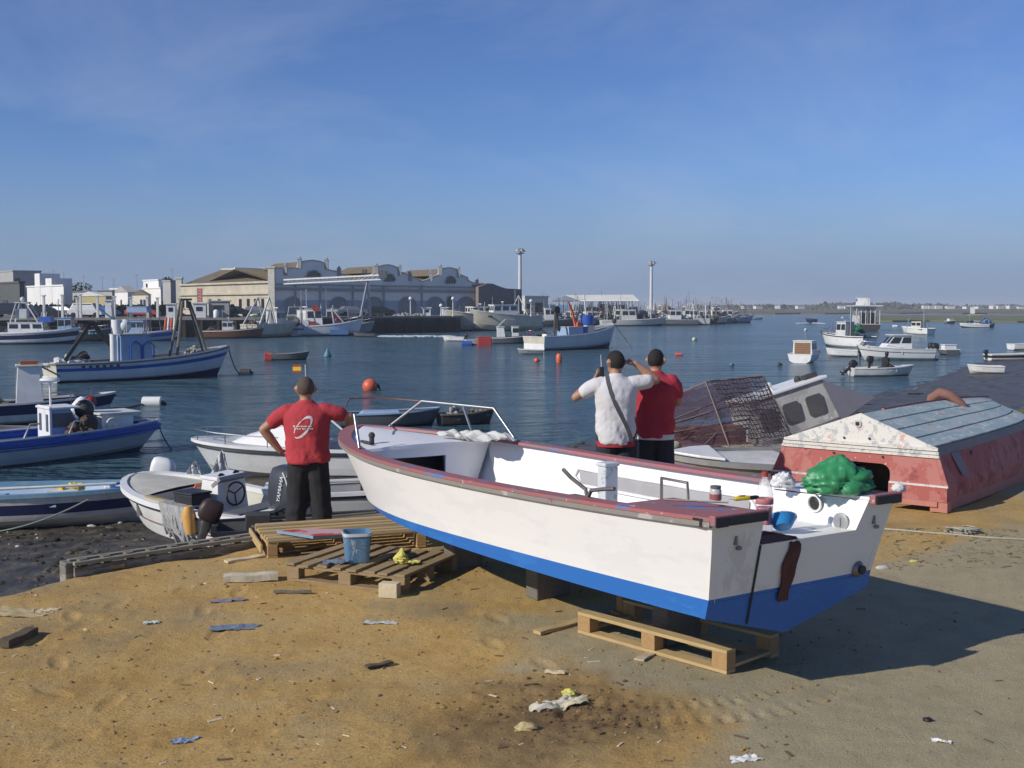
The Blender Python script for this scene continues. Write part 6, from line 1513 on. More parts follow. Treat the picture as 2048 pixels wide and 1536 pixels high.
# red-shirted man leaning on the bow, left hand on the hip
pm = gz(618, 1064, ground(-2.2, 12.2)); 
t1, s1 = person('man in red T-shirt and black trousers leaning on the boat bow', (pm.x, pm.y, ground(pm.x, pm.y)), 4, 1.80,
    [((-.475, -.02, 1.235), (-.30, .05, .985), (.8, .5, -.3), .9), ((.455, .04, 1.36), (.43, .27, 1.16), (.1, .8, -.5), .8)], redshirt, trous, mat('greying_hair', (.11, .075, .055), .85, (.06, .045, .036), .6, 25., .5, 200), .875, .085, (-.03, .0), 8, 6, 1.24, None, .66)
# print on the back: a slanting ring with two worn lines of lettering
def on_back(o, x, z):
    hit, loc, nr_, _ = o.ray_cast(Vector((x, -1, z)), Vector((0, 1, 0)))
    return (loc + Vector((0, -.0035, 0))) if hit else Vector((x, -.14, z))
bpy.context.view_layer.update()
k = MB()
def stroke(pts, w0):
    P = [Vector(p) for p in pts]; L_, R_ = [], []
    for i, p in enumerate(P):
        d = (P[min(i + 1, len(P) - 1)] - P[max(i - 1, 0)]).normalized(); nr_ = Vector((-d.y, d.x)); w_ = w0[i] if isinstance(w0, list) else w0
        a, b = p + nr_ * w_, p - nr_ * w_; L_.append(on_back(s1, a.x, a.y)); R_.append(on_back(s1, b.x, b.y))
    k.grid([L_, R_])
cx, cz, ca, sa = -.035, 1.27, math.cos(R(52)), math.sin(R(52))
ell = lambda a: (cx + .135 * math.cos(a) * ca - .058 * math.sin(a) * sa, cz + .135 * math.cos(a) * sa + .058 * math.sin(a) * ca)
stroke([ell(R(a)) for a in range(-62, 70, 8)], [.004 + .011 * math.sin(math.pi * i / 16) for i in range(17)])
stroke([ell(R(a)) for a in range(70, 150, 8)], [.0045] * 10)
stroke([ell(R(a)) for a in range(176, 305, 8)], [.003 + .011 * math.sin(math.pi * i / 16) for i in range(17)])
for j, (z, xs) in enumerate(((1.282, (-.125, -.095, -.075, -.045, -.02, .0, .03, .05)), (1.255, (-.12, -.09, -.065, -.03, -.01, .02, .045, .065)))):
    for i, x in enumerate(xs): stroke([(x - .008, z), (x, z + .003), (x + .009, z - .001)], .009 if (i, j) == (0, 0) else .0055 + .002 * (i % 2))
o = k.build('back_print', printm, t1, fix=False)

d2 = 13.3; q2 = at(1232, 703, d2); g2 = ground(q2.x, q2.y); h2 = (q2.z - g2) * 1.8 / 1.794
t2, s2 = person('man in white T-shirt with a grey shoulder strap shading his eyes', (q2.x, q2.y, g2), 4, h2,
    [((-.44, .05, 1.285), (-.20, .25, 1.46), (.5, .1, .8), .9), ((.46, .04, 1.475), (.225, .05, 1.655), (-.75, .1, .25), 1.25)], whiteshirt, mat('navy_trousers', (.02, .023, .035), .9, (.035, .035, .045), .5, 7., .2), hairm, .775, .06, (.0, .0), 22, 4, 1.16, darkred)
d3 = 13.75; q3 = at(1312, 700, d3); g3 = ground(q3.x, q3.y); h3 = (q3.z - g3) * 1.8 / 1.794
t3, s3 = person('man in deep red T-shirt standing right of the white-shirted man', (q3.x, q3.y, g3), -6, h3,
    [((-.27, .02, 1.19), (-.12, .24, 1.15), (.9, .2, .1), .7), ((.255, .05, 1.19), (.08, .25, 1.17), (-.9, .2, .1), .7)], darkred, MATS['navy_trousers'], hairm, .80, .06, (.0, .0), -14, 2, 1.16, whiteshirt)
bpy.context.view_layer.update()
def hit_back(o, x, z):
    hit, loc, nr_, _ = o.ray_cast(Vector((x, -1, z)), Vector((0, 1, 0)))
    return loc if hit else Vector((x, -.12, z))
path = [(-.105, 1.505), (-.10, 1.44), (-.075, 1.34), (-.03, 1.22), (.03, 1.10), (.085, 1.0), (.13, .90), (.165, .80)]
k = MB(); L_, R_, L2, R2 = [], [], [], []
for i, (x, z) in enumerate(path):
    a, b = hit_back(s2, x - .022, z), hit_back(s2, x + .022, z + .012); o_ = Vector((0, -.006, 0)); y_ = min(a.y, b.y)
    a.y = b.y = y_; L_.append(a + o_); R_.append(b + o_); L2.append(a + Vector((0, .004, 0))); R2.append(b + Vector((0, .004, 0)))
rings = [[l, r_, r2, l2] for l, r_, l2, r2 in zip(L_, R_, L2, R2)]
top_ = [Vector((-.10, -.02, 1.545)), Vector((-.09, .08, 1.50)), Vector((-.04, .145, 1.30)), Vector((.1, .15, 1.0)), Vector((.19, .06, .82))]
rings = [[p + Vector((-.022, 0, .0)), p + Vector((.022, 0, .0)), p + Vector((.022, 0, .006)), p + Vector((-.022, 0, .006))] for p in top_[::-1]] + rings
k.rings(rings); sb = thing('shoulder_bag', 'grey shoulder bag strap across the white T-shirt', 'bag', t2.location, R(4)); sb.scale = t2.scale
k.build('strap', mat('grey_webbing', (.09, .09, .10), .8, (.06, .06, .065), .4, 30.), sb, 50)
part('bag_body', MATS['grey_webbing'], sb, lambda q: q.box((.235, .08, .70), (.06, .22, .2)), bevel=.02)
rd = thing('handheld_radio', 'black handheld radio with a pale whip antenna held to the face', 'radio', t2.location, R(4)); rd.scale = t2.scale
part('case', blackp, rd, lambda q: q.box((-.125, .22, 1.55), (.05, .035, .13)), bevel=.006); part('antenna', mat('pale_antenna', (.6, .6, .58), .5), rd, lambda q: q.tube([(-.128, .22, 1.61), (-.14, .2, 1.75)], [.007, .004], 6))

# ------------------------------------------------------------------ pallets, boards and tools round the hauled-out boat
def jitw(a): return random.uniform(-a, a)
def plank(q, c, L, W, T, rz=0., rx=0., ry=0.): q.box(c, (L, W, T), M=Matrix.Rotation(rz, 3, 'Z') @ Matrix.Rotation(ry, 3, 'Y') @ Matrix.Rotation(rx, 3, 'X'))

# stripped pallet carrying the stern: two rails on blocks
A, B_, C_ = gz(1155, 1266, 0), gz(1453, 1350, 0), gz(1557, 1311, 0)
ex_ = (B_ - A).normalized(); ey_ = (C_ - B_).normalized(); LP, WP = (B_ - A).length, (C_ - B_).length
o = thing('pallet', 'stripped pale pallet under the stern of the hauled-out boat', 'pallet', (A.x, A.y, 0), math.atan2(ex_.y, ex_.x))
ys = (C_ - B_).dot(Vector((-ex_.y, ex_.x, 0)))
for yy_ in (0.05, ys - .05):
    part('top_board', pine, o, lambda q: q.box((LP / 2, yy_, .147), (LP, .10, .024)), bevel=.003)
    part('bottom_board', pine, o, lambda q: q.box((LP / 2, yy_, .013), (LP, .10, .024)), bevel=.003)
    for x_ in (.06, LP / 2, LP - .06): part('block', block, o, lambda q: q.box((x_, yy_, .08), (.12, .098, .108)), bevel=.003)
for x_ in (.05, LP - .05): part('cross_board', pine, o, lambda q: q.box((x_, ys / 2, .0405), (.095, ys - .12, .022)), bevel=.003)
def loose(lab, u0, v0, u1, v1, W, T, m_, z=0., name='loose_plank', cat='plank', lift=0.):
    a, b = gz(u0, v0, z), gz(u1, v1, z); a.z = max(a.z, ground(a.x, a.y)); b.z = max(b.z, ground(b.x, b.y)) + lift; c = (a + b) / 2
    d = b - a; k_ = MB(); L = d.length; n = 7
    for i in range(n):
        f0, f1 = i / n - .5, (i + 1) / n - .5
    pts = []
    k_.rings([[Vector((L * (i / n - .5), sy * W / 2 * (1 + jitw(.08)) , T * (sz * .5 + .5) + .004 * math.sin(i * 1.3) + jitw(.0015))) for sy, sz in ((-1, -1), (1, -1), (1, 1), (-1, 1))] for i in range(n + 1)])
    ob = k_.build(name, m_, None); ob.location = c + Vector((0, 0, .002)); ob.rotation_euler = (0, -math.atan2(d.z, d.xy.length), math.atan2(d.y, d.x)); return tag(ob, lab, cat)
loose('pale plank running out from the left end of the stern pallet', 1074, 1269, 1172, 1243, .08, .026, pine)
loose('splintered pale wood under the middle of the stern pallet', 1278, 1323, 1318, 1298, .07, .012, mat('pale_splinter', (.52, .42, .28), .85, (.36, .28, .18), .5, 9., .3))
for lab, u, v, hh in (('squared wooden prop under the port chine nearer the bow', 1246, 1228, .30), ('squared wooden prop under the port chine nearer the stern', 1381, 1268, .28)):
    p = gz(u, v, 0); ob = part('wooden_prop', block, None, lambda q: (q.box((0, 0, hh / 2), (.075, .075, hh)), q.box((0, 0, .012), (.14, .14, .024))), bevel=.003); ob.location = (p.x, p.y, ground(p.x, p.y)); ob.rotation_euler = (0, 0, YAW); tag(ob, lab, 'prop')
# timber baulks really carrying the keel
for i, (lab, x_) in enumerate((('dark baulk carrying the keel near the stern', 1.05), ('dark baulk carrying the keel amidships', 2.6), ('dark baulk carrying the keel under the bow', 3.9))):
    q0 = BL(x_, 0, .02 + .3 * (x_ / 5.3) ** 4); ob = part('keel_baulk', woodg, None, lambda q: q.box((0, -.05, (q0.z) / 2), (.16, .34, q0.z)), bevel=.01); ob.location = (q0.x, q0.y, 0); ob.rotation_euler = (0, 0, YAW); tag(ob, lab, 'baulk')

def pallet(lab, P, ex, W, D, nb, m_, bw=.10, top=.165, warp=.01, missing=()):
    """slatted pallet; ex is the direction of the front edge, slats run from front to back"""
    ex = ex.normalized(); o_ = thing('pallet', lab, 'pallet', P, math.atan2(ex.y, ex.x))
    for x_ in (.05, W / 2, W - .05):
        pass
    for y_ in (.05, D / 2, D - .05):
        part('stringer_board', m_, o_, lambda q: q.box((W / 2, y_, top - .033), (W, .095, .022)), bevel=.003)
        part('bottom_board', m_, o_, lambda q: q.box((W / 2, y_, .012), (W, .095, .022)), bevel=.003)
        for x_ in (.065, W / 2, W - .065): part('block', block if m_ is pine else pineo, o_, lambda q: q.box((x_, y_, (top - .02) / 2), (.125, .094, top - .066)), bevel=.004)
    for i in range(nb):
        if i in missing: continue
        x_ = .05 + (W - .1) * i / (nb - 1); e = jitw(.02)
        part('slat', m_, o_, lambda q: q.box((x_ + jitw(.006), D / 2 + e, top - .010 + jitw(.002)), (bw * random.uniform(.88, 1.05), D + abs(jitw(.05)), .021), rz=jitw(.02)), bevel=.003)
    return o_
fl, frr = gz(573, 1159, 0), gz(803, 1187, 0)
random.seed(3)
pallet('weathered slatted pallet nearest the camera with a blue bucket on it', (fl.x, fl.y, ground(fl.x, fl.y) + .0), frr - fl, 1.2, .95, 8, pineo, .105)
fl3, fr3 = gz(537, 1120, 0), gz(851, 1097, 0)
o = thing('pallet', 'pale pallet with lengthwise slats behind the bucket pallet', 'pallet', (fl3.x, fl3.y, ground(fl3.x, fl3.y)), math.atan2(fr3.y - fl3.y, fr3.x - fl3.x))
W3, D3 = (fr3 - fl3).length, .95
for x_ in (.04, W3 / 2, W3 - .04):
    part('stringer_board', pine, o, lambda q: q.box((x_, D3 / 2, .132), (.095, D3, .022)), bevel=.003); part('bottom_board', pine, o, lambda q: q.box((x_, D3 / 2, .012), (.095, D3, .022)), bevel=.003)
    for y_ in (.06, D3 / 2, D3 - .06): part('block', block, o, lambda q: q.box((x_, y_, .072), (.094, .125, .098)), bevel=.004)
for i in range(8):
    y_ = .04 + (D3 - .08) * i / 7; part('slat', pine if i % 3 else pineo, o, lambda q: q.box((W3 / 2 + jitw(.02), y_, .155 + jitw(.003)), (W3 + jitw(.03), .085, .022), rz=jitw(.008)), bevel=.003)
part('end_board', pine, o, lambda q: q.box((-.06, D3 / 2, .09), (.02, D3 * .95, .08)), bevel=.003)
# painted panel on the rear pallet
p = gz(640, 1070, .175 + ground(-2, 11.3)); o = thing('painted_panel', 'red and white painted panel lying on the rear pallet', 'panel', p, R(6))
part('board', flake('red_white_panel', (.50, .33, .33), [((.45, .04, .04), 1.6, .5, S1), ((.35, .40, .46), 5., .62, S1)]), o, lambda q: q.prism([(-.42, .16, 0), (-.05, -.16, 0), (.40, -.12, 0), (.42, .12, 0), (-.1, .24, 0)], (0, 0, .02))); part('blue_edge', mat('blue_grey_edge', (.22, .32, .42), .6), o, lambda q: q.bar((-.42, .155, .012), (-.05, -.166, .012), .012, .028)); part('dark_edge', mat('dark_teal_edge', (.05, .08, .10), .6), o, lambda q: q.bar((-.05, -.168, .012), (.40, -.128, .012), .012, .03))
# bucket
bs = gz(714, 1121, .165); o = thing('paint_bucket', 'square blue plastic paint bucket with pale drips on the near pallet', 'bucket', (bs.x, bs.y, .166 + ground(bs.x, bs.y)), R(14))
bm_ = flake('worn_blue_bucket', (.10, .22, .36), [((.17, .30, .44), 3., .55, (1, 1, .5)), ((.42, .48, .52), 8., .63, (1, 1, .4))], .5)
def sq(s, z, e=.35): 
    return [Vector((s * math.copysign(abs(math.cos(a)) ** e, math.cos(a)), s * math.copysign(abs(math.sin(a)) ** e, math.sin(a)), z)) for a in [2 * math.pi * i / 28 for i in range(28)]]
part('shell', bm_, o, lambda q: q.rings([sq(.10, 0), sq(.103, .01), sq(.118, .25), sq(.124, .252), sq(.124, .265), sq(.112, .265), sq(.098, .02)]), 50); part('rim_drip', mat('dried_pale_paint', (.55, .58, .58), .6), o, lambda q: q.rings([sq(.1255, .235), sq(.1262, .258), sq(.1255, .262)], cap=False), 60); part('wire_handle', steel, o, lambda q: q.tube([(-.127, 0, .24), (-.11, -.10, .17), (0, -.135, .15), (.11, -.10, .17), (.127, 0, .24)], .003, 5))
ragb = mat('blue_grey_rag', (.17, .22, .29), .95, (.10, .12, .16), .5, 16., .4)
cloth('blue grey rag beside the foot of the bucket', Vector((*gz(672, 1126, .17).xy, .17)), .3, .24, .09, ragb, 21, 'rag', 'rag', .03, 14)
ylw = mat('yellow_cloth', (.62, .56, .14), .9, (.5, .44, .12), .4, 9.)
crumple('crumpled yellow cloth on the near pallet', Vector((*gz(803, 1124, .17).xy, .165)), (.085, .06, .05), ylw, 31, 'rag', 'rag', 9, (.0, 0, .06, .03), 36, .45)
cloth('small yellow scrap draped over the slats', Vector((*gz(825, 1126, .17).xy, .168)), -.4, .12, .09, ylw, 34, 'rag', 'rag', .02, 12)
cw = mat('pale_new_wood', (.62, .52, .34), .8, (.48, .38, .24), .5, 6., .3)
p = gz(781, 1188, 0); ob = part('wooden_block', cw, None, lambda q: q.box((0, 0, .06), (.16, .1, .12)), bevel=.004); ob.location = (p.x, p.y - .06, ground(p.x, p.y)); ob.rotation_euler = (0, 0, -.25); tag(ob, 'pale wooden block under the right corner of the bucket pallet', 'block')
loose('thick whitish timber lying left of the bucket pallet', 447, 1163, 556, 1158, .13, .055, mat('whitish_timber', (.58, .52, .38), .85, (.40, .35, .25), .5, 6., .3), name='timber', cat='timber')
loose('thin plank tipped with pink left of the rear pallet', 452, 1126, 536, 1114, .09, .02, cw)
loose('grey board resting across the front of the rear pallet', 560, 1110, 650, 1100, .09, .02, pineo, lift=.03)
loose('curled grey slat sticking out right of the bucket pallet', 815, 1140, 915, 1108, .10, .018, pineo, .12)
loose('grey slat beside the curled one at the bucket pallet', 790, 1128, 893, 1098, .10, .018, pineo, .12)
loose('pale stick on the sand below the bucket pallet', 548, 1186, 622, 1186, .035, .02, woodg); loose('dark flat stick lying alone on the open sand', 732, 1336, 784, 1326, .05, .012, mat('dark_stick', (.10, .075, .05), .9, (.06, .045, .03), .5, 9.))
loose('broken dark plank near the left edge of the sand', 6, 1296, 66, 1268, .09, .05, mat('broken_dark_plank', (.11, .085, .055), .9, (.06, .045, .03), .5, 9., .4)); loose('small dark batten on the sand near the stern pallet', 1090, 1345, 1130, 1348, .03, .015, cw)
loose('short brown plank on the bank edge by the old hull', 212, 1137, 248, 1134, .06, .03, block)
for i, (lab, u, v, L, W, rz, m_) in enumerate((('blue grey rag lying on the sand below the white timber', 468, 1250, .36, .15, .1, ragb), ('faded violet rag on the sand left of the long stick', 455, 1198, .26, .09, .4, mat('violet_rag', (.24, .22, .27), .95, (.15, .14, .17), .5, 14.)), ('blue and white rag in the shade of the hull', 1087, 1183, .22, .14, .2, mat('blue_white_rag', (.25, .33, .46), .95, (.55, .56, .56), .5, 16.)),
        ('grey paper scrap on the sand below the bucket', 758, 1243, .22, .07, 0., mat('grey_paper', (.42, .43, .42), .9, (.3, .3, .3), .4, 9.)), ('small blue chip of paper at the bottom of the sand', 368, 1481, .13, .05, .1, mat('blue_paper', (.22, .28, .42), .8, (.16, .2, .3), .4, 9.)), ('white paper scrap at the bottom edge right of centre', 1490, 1524, .16, .07, .2, mat('white_paper', (.72, .71, .66), .8, (.55, .54, .5), .4, 9.)),
        ('small white scrap low on the right', 1882, 1489, .10, .04, -.4, mat('white_paper', (.72, .71, .66))), ('pale green paper scrap on the left sand', 303, 1243, .12, .07, .6, mat('pale_green_paper', (.5, .56, .46), .9, (.38, .42, .34), .4, 9.)), ('straw coloured shavings at the left edge', 40, 1225, .5, .22, -.3, mat('straw', (.48, .38, .2), .9, (.34, .26, .13), .5, 20.)), ('pale board scrap beside the shavings', 96, 1220, .16, .09, .2, cw))):
    p = gz(u, v, 0); cloth(lab, (p.x, p.y, ground(p.x, p.y) - .004), rz, L, W, m_, 50 + i, 'paper_scrap' if 'rag' not in lab else 'rag', 'rag' if 'rag' in lab else 'scrap', .016, 16, .5)
p = gz(1118, 1408, 0); cloth('torn white and yellow cloth on the damp patch', (p.x, p.y, ground(p.x, p.y) - .006), .5, .38, .15, mat('torn_white_cloth', (.58, .54, .44), .95, (.62, .52, .16), .5, 5.), 77, 'rag', 'rag', .045, 20, .7)
p = gz(1138, 1389, 0); crumple('yellow knot of the torn cloth on the damp patch', (p.x, p.y, ground(p.x, p.y) - .01), (.06, .045, .035), ylw, 78, 'rag', 'rag', 8, None, 24, .5)
p = gz(1052, 1464, 0); crumple('crushed yellowish cup on the damp patch', (p.x, p.y, ground(p.x, p.y) - .006), (.075, .035, .035), mat('crushed_cup', (.48, .38, .18), .8, (.34, .26, .12), .5, 14.), 79, 'crushed_cup', 'cup', 9, None, 26, .4)
p = gz(1855, 1445, 0); crumple('small black lump on the concrete at right', (p.x, p.y, ground(p.x, p.y) - .006), (.03, .025, .02), blackp, 80, 'stone', 'stone', 6, None, 18, .4)
p = gz(1765, 1140, 0); crumple('grey bottle-like scrap right of the transom', (p.x, p.y, ground(p.x, p.y) - .006), (.07, .025, .025), mat('grey_scrap', (.5, .5, .48), .6, (.3, .3, .3), .4, 9.), 81, 'scrap', 'scrap', 6, None, 20, .3)
p = gz(1828, 1128, 0); crumple('small yellow scrap among the weed at right', (p.x, p.y, ground(p.x, p.y) - .004), (.045, .03, .015), ylw, 82, 'scrap', 'scrap', 6, None, 18, .4)
rp_ = [(gz(u, v, 0)) for u, v in ((1765, 1062), (1800, 1066), (1850, 1071), (1905, 1074), (1960, 1080), (2048, 1084), (2080, 1082))]
rope('pale rope lying across the sand behind the stern', [Vector((p.x, p.y, ground(p.x, p.y) + .012)) for p in rp_], .012)
p = gz(1925, 1070, 0); k = MB()
for i in range(14): a = random.uniform(0, 6.28); k.tube([Vector((p.x + .14 * math.cos(a + j * .5) * random.uniform(.5, 1.4), p.y + .1 * math.sin(a + j * .5) * random.uniform(.5, 1.3), ground(p.x, p.y) + .02 + .02 * (i % 3))) for j in range(7)], .008, 5)
tag(k.build('rope_tangle', MATS['rope'], None, 60), 'grey tangle of rope on the sand behind the stern', 'rope')

# scattered chips, pebbles and clods: more than anyone could count
random.seed(99)
def scatter(lab, n, fu, fv, smin, smax, m_, flat=.4, name='chips', square=False, dens=None):
    k_ = MB()
    for i in range(n):
        u, v = fu(), fv()
        p_ = gz(u, v, 0)
        if p_.y > np.interp(p_.x, bx_, by_) - .1: continue
        if dens and random.random() > dens(p_): continue
        s = random.uniform(smin, smax) * random.uniform(.6, 1.2); z = ground(p_.x, p_.y)
        if square: k_.box((p_.x, p_.y, z + s * .1), (s * random.uniform(1, 3.5), s * random.uniform(.5, .9), s * .25), M=Matrix.Rotation(random.uniform(0, 6.28), 3, 'Z') @ Matrix.Rotation(jitw(.3), 3, 'X'))
        else: k_.ball((p_.x, p_.y, z + s * flat * .4), (s, s * random.uniform(.6, 1), s * flat), 6, jit=.3)
    return tag(k_.build(name, m_, None), lab, 'debris', kind='stuff')
U_ = lambda a, b: (lambda: random.uniform(a, b))
V_ = lambda a, b: (lambda: a + (b - a) * random.random() ** 1.5)
scatter('pale wood chips scattered over the sand', 70, U_(0, 1500), V_(1150, 1530), .008, .028, cw, square=True, name='wood_chips')
scatter('brown splinters and twigs scattered over the sand', 110, U_(0, 2048), V_(1120, 1530), .010, .03, mat('brown_chips', (.15, .10, .055), .9, (.09, .06, .035), .5, 9.), square=True, name='splinters')
scatter('grey pebbles and grit on the sand', 800, U_(-50, 2100), V_(1100, 1530), .003, .011, mat('grit', (.26, .22, .16), .9, (.14, .12, .09), .6, 20.), .6, 'pebbles')
scatter('clods of sandy earth', 700, U_(-50, 1700), V_(1110, 1530), .005, .017, mat('earth_clods', (.33, .215, .085), .95, (.20, .13, .055), .6, 20., .4), .55, 'earth_clods')
dp_ = gz(1120, 1420)
scatter('dark damp clods round the torn cloth', 190, (lambda: random.gauss(1130, 110)), (lambda: random.gauss(1425, 32)), .004, .016, mat('damp_clods', (.15, .095, .045), .95, (.09, .06, .03), .6, 20., .4), .6, 'damp_clods')
scatter('dry weed and litter behind the stern at right', 300, U_(1770, 2048), V_(1060, 1140), .010, .035, mat('dry_weed', (.25, .21, .11), .95, (.14, .125, .06), .6, 12.), .5, 'dry_weed', square=True)

def mud_scatter(lab, n, u0, u1, v0, v1, smin, smax, m_, name, flat=.6):
    k_ = MB()
    for i in range(n):
        p_ = gz(random.uniform(u0, u1), random.uniform(v0, v1), -.8); z = ground(p_.x, p_.y)
        if z < WATER - .05 or p_.y < np.interp(p_.x, bx_, by_) + .25: continue
        s = random.uniform(smin, smax) * (random.random() + .4); k_.ball((p_.x, p_.y, z + s * flat * .3), (s * random.uniform(1, 1.8), s, s * flat), 7, jit=.28)
    return tag(k_.build(name, m_, None, 70), lab, 'stones', kind='stuff')
weedm = mat('black_weed', (.018, .018, .012), .8, (.04, .045, .02), .5, 8., .4); stm = mat('mud_stones', (.085, .072, .055), .85, (.13, .11, .085), .5, 5., .4)
mud_scatter('black weed-covered stones on the left mud', 190, -40, 460, 1000, 1170, .015, .055, weedm, 'weed_stones', .5)
mud_scatter('grey and brown stones on the left mud', 140, -40, 420, 1030, 1180, .01, .035, stm, 'mud_stones')
mud_scatter('pale shell grit and litter on the left mud', 22, -40, 420, 1020, 1170, .012, .035, mat('shells', (.5, .47, .4), .8, (.35, .32, .26), .5, 9.), 'shells')
mud_scatter('dark weed lying on the right foreshore', 150, 1050, 2100, 705, 900, .08, .3, weedm, 'foreshore_weed', .08)
mud_scatter('stones on the right foreshore', 160, 1050, 2100, 705, 900, .03, .10, stm, 'foreshore_stones', .4)

# ------------------------------------------------------------------ old grey hull half buried along the bank edge
a, b = gz(142, 1146, .0), gz(760, 1056, .0); d = b - a; L = d.length
o = thing('old_wooden_boat', 'old grey wooden boat hull sunk along the edge of the sand bank', 'wreck', (a.x, a.y, 0), math.atan2(d.y, d.x))
oldp = flake('old_grey_paint', (.17, .16, .13), [((.26, .25, .22), 2., .52, (1, 1, 5)), ((.09, .08, .065), 6., .58, (1, 1, 4)), ((.35, .35, .33), 12., .68, S1)], .85)
for i in range(5): part('strake', oldp, o, lambda q: q.rings([[Vector((x, -.02 * i - .10 * (x / L - .5) ** 2 * 4 + dy, .05 - .085 * i + .06 * (x / L - .45) ** 2 + dz)) for dy, dz in ((0, 0), (.03, 0), (.03, -.08), (0, -.08))] for x in [L * j / 10 for j in range(11)]]))
for yo, nm in ((.02, 'rail'), (.17, 'inner_rail')): part(nm, mat('bleached_rail_wood', (.30, .28, .22), .9, (.16, .15, .12), .6, 7., .4, stretch=(1, 8, 8)), o, lambda q: q.rings([[Vector((x, yo - .10 * (x / L - .5) ** 2 * 4 + dy, .07 + .06 * (x / L - .45) ** 2 + dz)) for dy, dz in ((-.03, 0), (.03, 0), (.03, .03), (-.03, .03))] for x in [L * j / 12 for j in range(13)]]))
for i in range(15): x = .1 + (L - .2) * i / 14; part('frame_head', woodg, o, lambda q: q.box((x, .085 - .10 * (x / L - .5) ** 2 * 4, .01 + .06 * (x / L - .45) ** 2), (.07, .10, .20)))
part('stem_post', oldp, o, lambda q: q.box((-.02, .05, -.05), (.08, .16, .30)), bevel=.01)

# ------------------------------------------------------------------ overturned red boat
redold = flake('sun_bleached_red_hull', (.38, .10, .085), [((.42, .155, .13), 2.5, .5, S1), ((.27, .06, .06), 4., .57, S1), ((.66, .58, .54), 7., .655, S1)], .7)
tealold = flake('flaking_teal_bottom', (.42, .48, .46), [((.32, .42, .43), 1.6, .48, (1, 3, 1)), ((.58, .60, .57), 4., .57, (1, 3, 1)), ((.42, .27, .25), 3., .60, (1, 2, 1))], .75)
whflake = flake('flaking_white_transom', (.66, .64, .58), [((.42, .44, .43), 9., .53, S1), ((.58, .36, .31), 3., .60, S1), ((.24, .25, .25), 24., .64, S1)], .75)
tl, tr_ = gz(1532, 990, 0.02), gz(1905, 1014, 0.02)
mid = (tl + tr_) / 2; W_ = (tr_ - tl).length
hdg = R(51); axd = Vector((math.cos(hdg), math.sin(hdg), 0)); W_ = abs((tr_ - tl).dot(Vector((axd.y, -axd.x, 0)))) * 1.0 + .12
o = thing('overturned_boat', 'overturned red boat with a flaking white and teal bottom', 'boat', (mid.x - .02, mid.y, 0), hdg)
LO = 5.8; hw = W_ / 2; ZC, ZK, ZR = .73, 1.07, .30
def ov(u, lev, sd):
    t_ = max((u - .5) / .5, 0); wf = 1 - .05 * (1 - u / .5) ** 2 if u < .5 else max(1 - t_ ** 2.6, 0) ** .5
    z, fw, dx = {0: (ZK - .12 * u ** 3, 0, -.10), 1: (ZC + .04 * u, .86, -.08), 2: (ZC - .04 + .04 * u, .872, -.06), 3: (ZC - .10 + .04 * u, .885, -.04), 4: (ZR + .02, .985, -.012), 5: (ZR - .015, 1.0, .0), 6: (.12, 1.0, .0), 7: (.0, 1.01, .0)}[lev]
    return Vector((u * (LO - (.5 if lev < 4 else .1 * (7 - lev) / 7)) + dx * (1 - u) * -1.4, sd * hw * wf * fw, z))
NU2 = [1 - (1 - i / 20) ** 1.4 for i in range(21)]
k = MB()
for sd in (1, -1):
    k.grid([[ov(u, 3, sd) for u in NU2], [ov(u, 4, sd) for u in NU2]], 0); k.grid([[ov(u, 4, sd) for u in NU2], [ov(u, 5, sd) for u in NU2]], 0)
    k.grid([[ov(u, 5, sd) for u in NU2], [ov(u, 6, sd) for u in NU2]], 0); k.grid([[ov(u, 6, sd) for u in NU2], [ov(u, 7, sd) for u in NU2]], 2)
    k.grid([[ov(u, 1, sd) for u in NU2], [ov(u, 2, sd) for u in NU2]], 1); k.grid([[ov(u, 2, sd) for u in NU2], [ov(u, 3, sd) for u in NU2]], 1)
k.build('topsides', [redold, mat('grey_chine', (.22, .21, .21), .7, (.32, .3, .29), .5, 6.), mat('pale_red_rail', (.48, .20, .15), .8, (.36, .15, .12), .5, 6., .2)], o, 40)
NP = 4
for sd in (1, -1):
    for j in range(NP):
        f0, f1 = j / NP, (j + 1) / NP
        k = MB(); top_, lo_ = [], []
        for u in NU2[:-1]:
            a_, b_ = ov(u, 0, sd), ov(u, 1, sd); up_ = Vector((0, 0, .018)); g_ = .03
            top_.append([a_.lerp(b_, f0 + g_ * .5) + up_, a_.lerp(b_, (f0 + f1) / 2) + up_ * 1.05, a_.lerp(b_, f1 - g_ * .5) + up_, a_.lerp(b_, f1 - g_ * .5) - up_, a_.lerp(b_, f0 + g_ * .5) - up_])
        k.rings(top_, 0); k.build('bottom_plank', tealold, o, 40)
k = MB()
for sd in (1, -1): k.grid([[ov(u, 0, sd) for u in NU2[:-1]], [ov(u, 1, sd) for u in NU2[:-1]]])
k.build('bottom_seams', mat('dark_seam', (.05, .065, .07), .9, (.03, .04, .04), .5, 6.), o, 40)
part('keel', redold, o, lambda q: q.tube([ov(u, 0, 1) + Vector((0, 0, .015)) for u in NU2[2:-1]], .02, 5), 60)
part('bow_hoop', mat('rusty_red_hoop', (.25, .115, .085), .8, (.16, .08, .06), .5, 6., .3), o, lambda q: q.tube([(3.15, .20, .98), (3.15, .18, 1.08), (3.15, .06, 1.16), (3.15, -.08, 1.13), (3.2, -.22, 1.02), (3.25, -.30, .9)], [.05, .065, .075, .07, .06, .05], 10), 60)
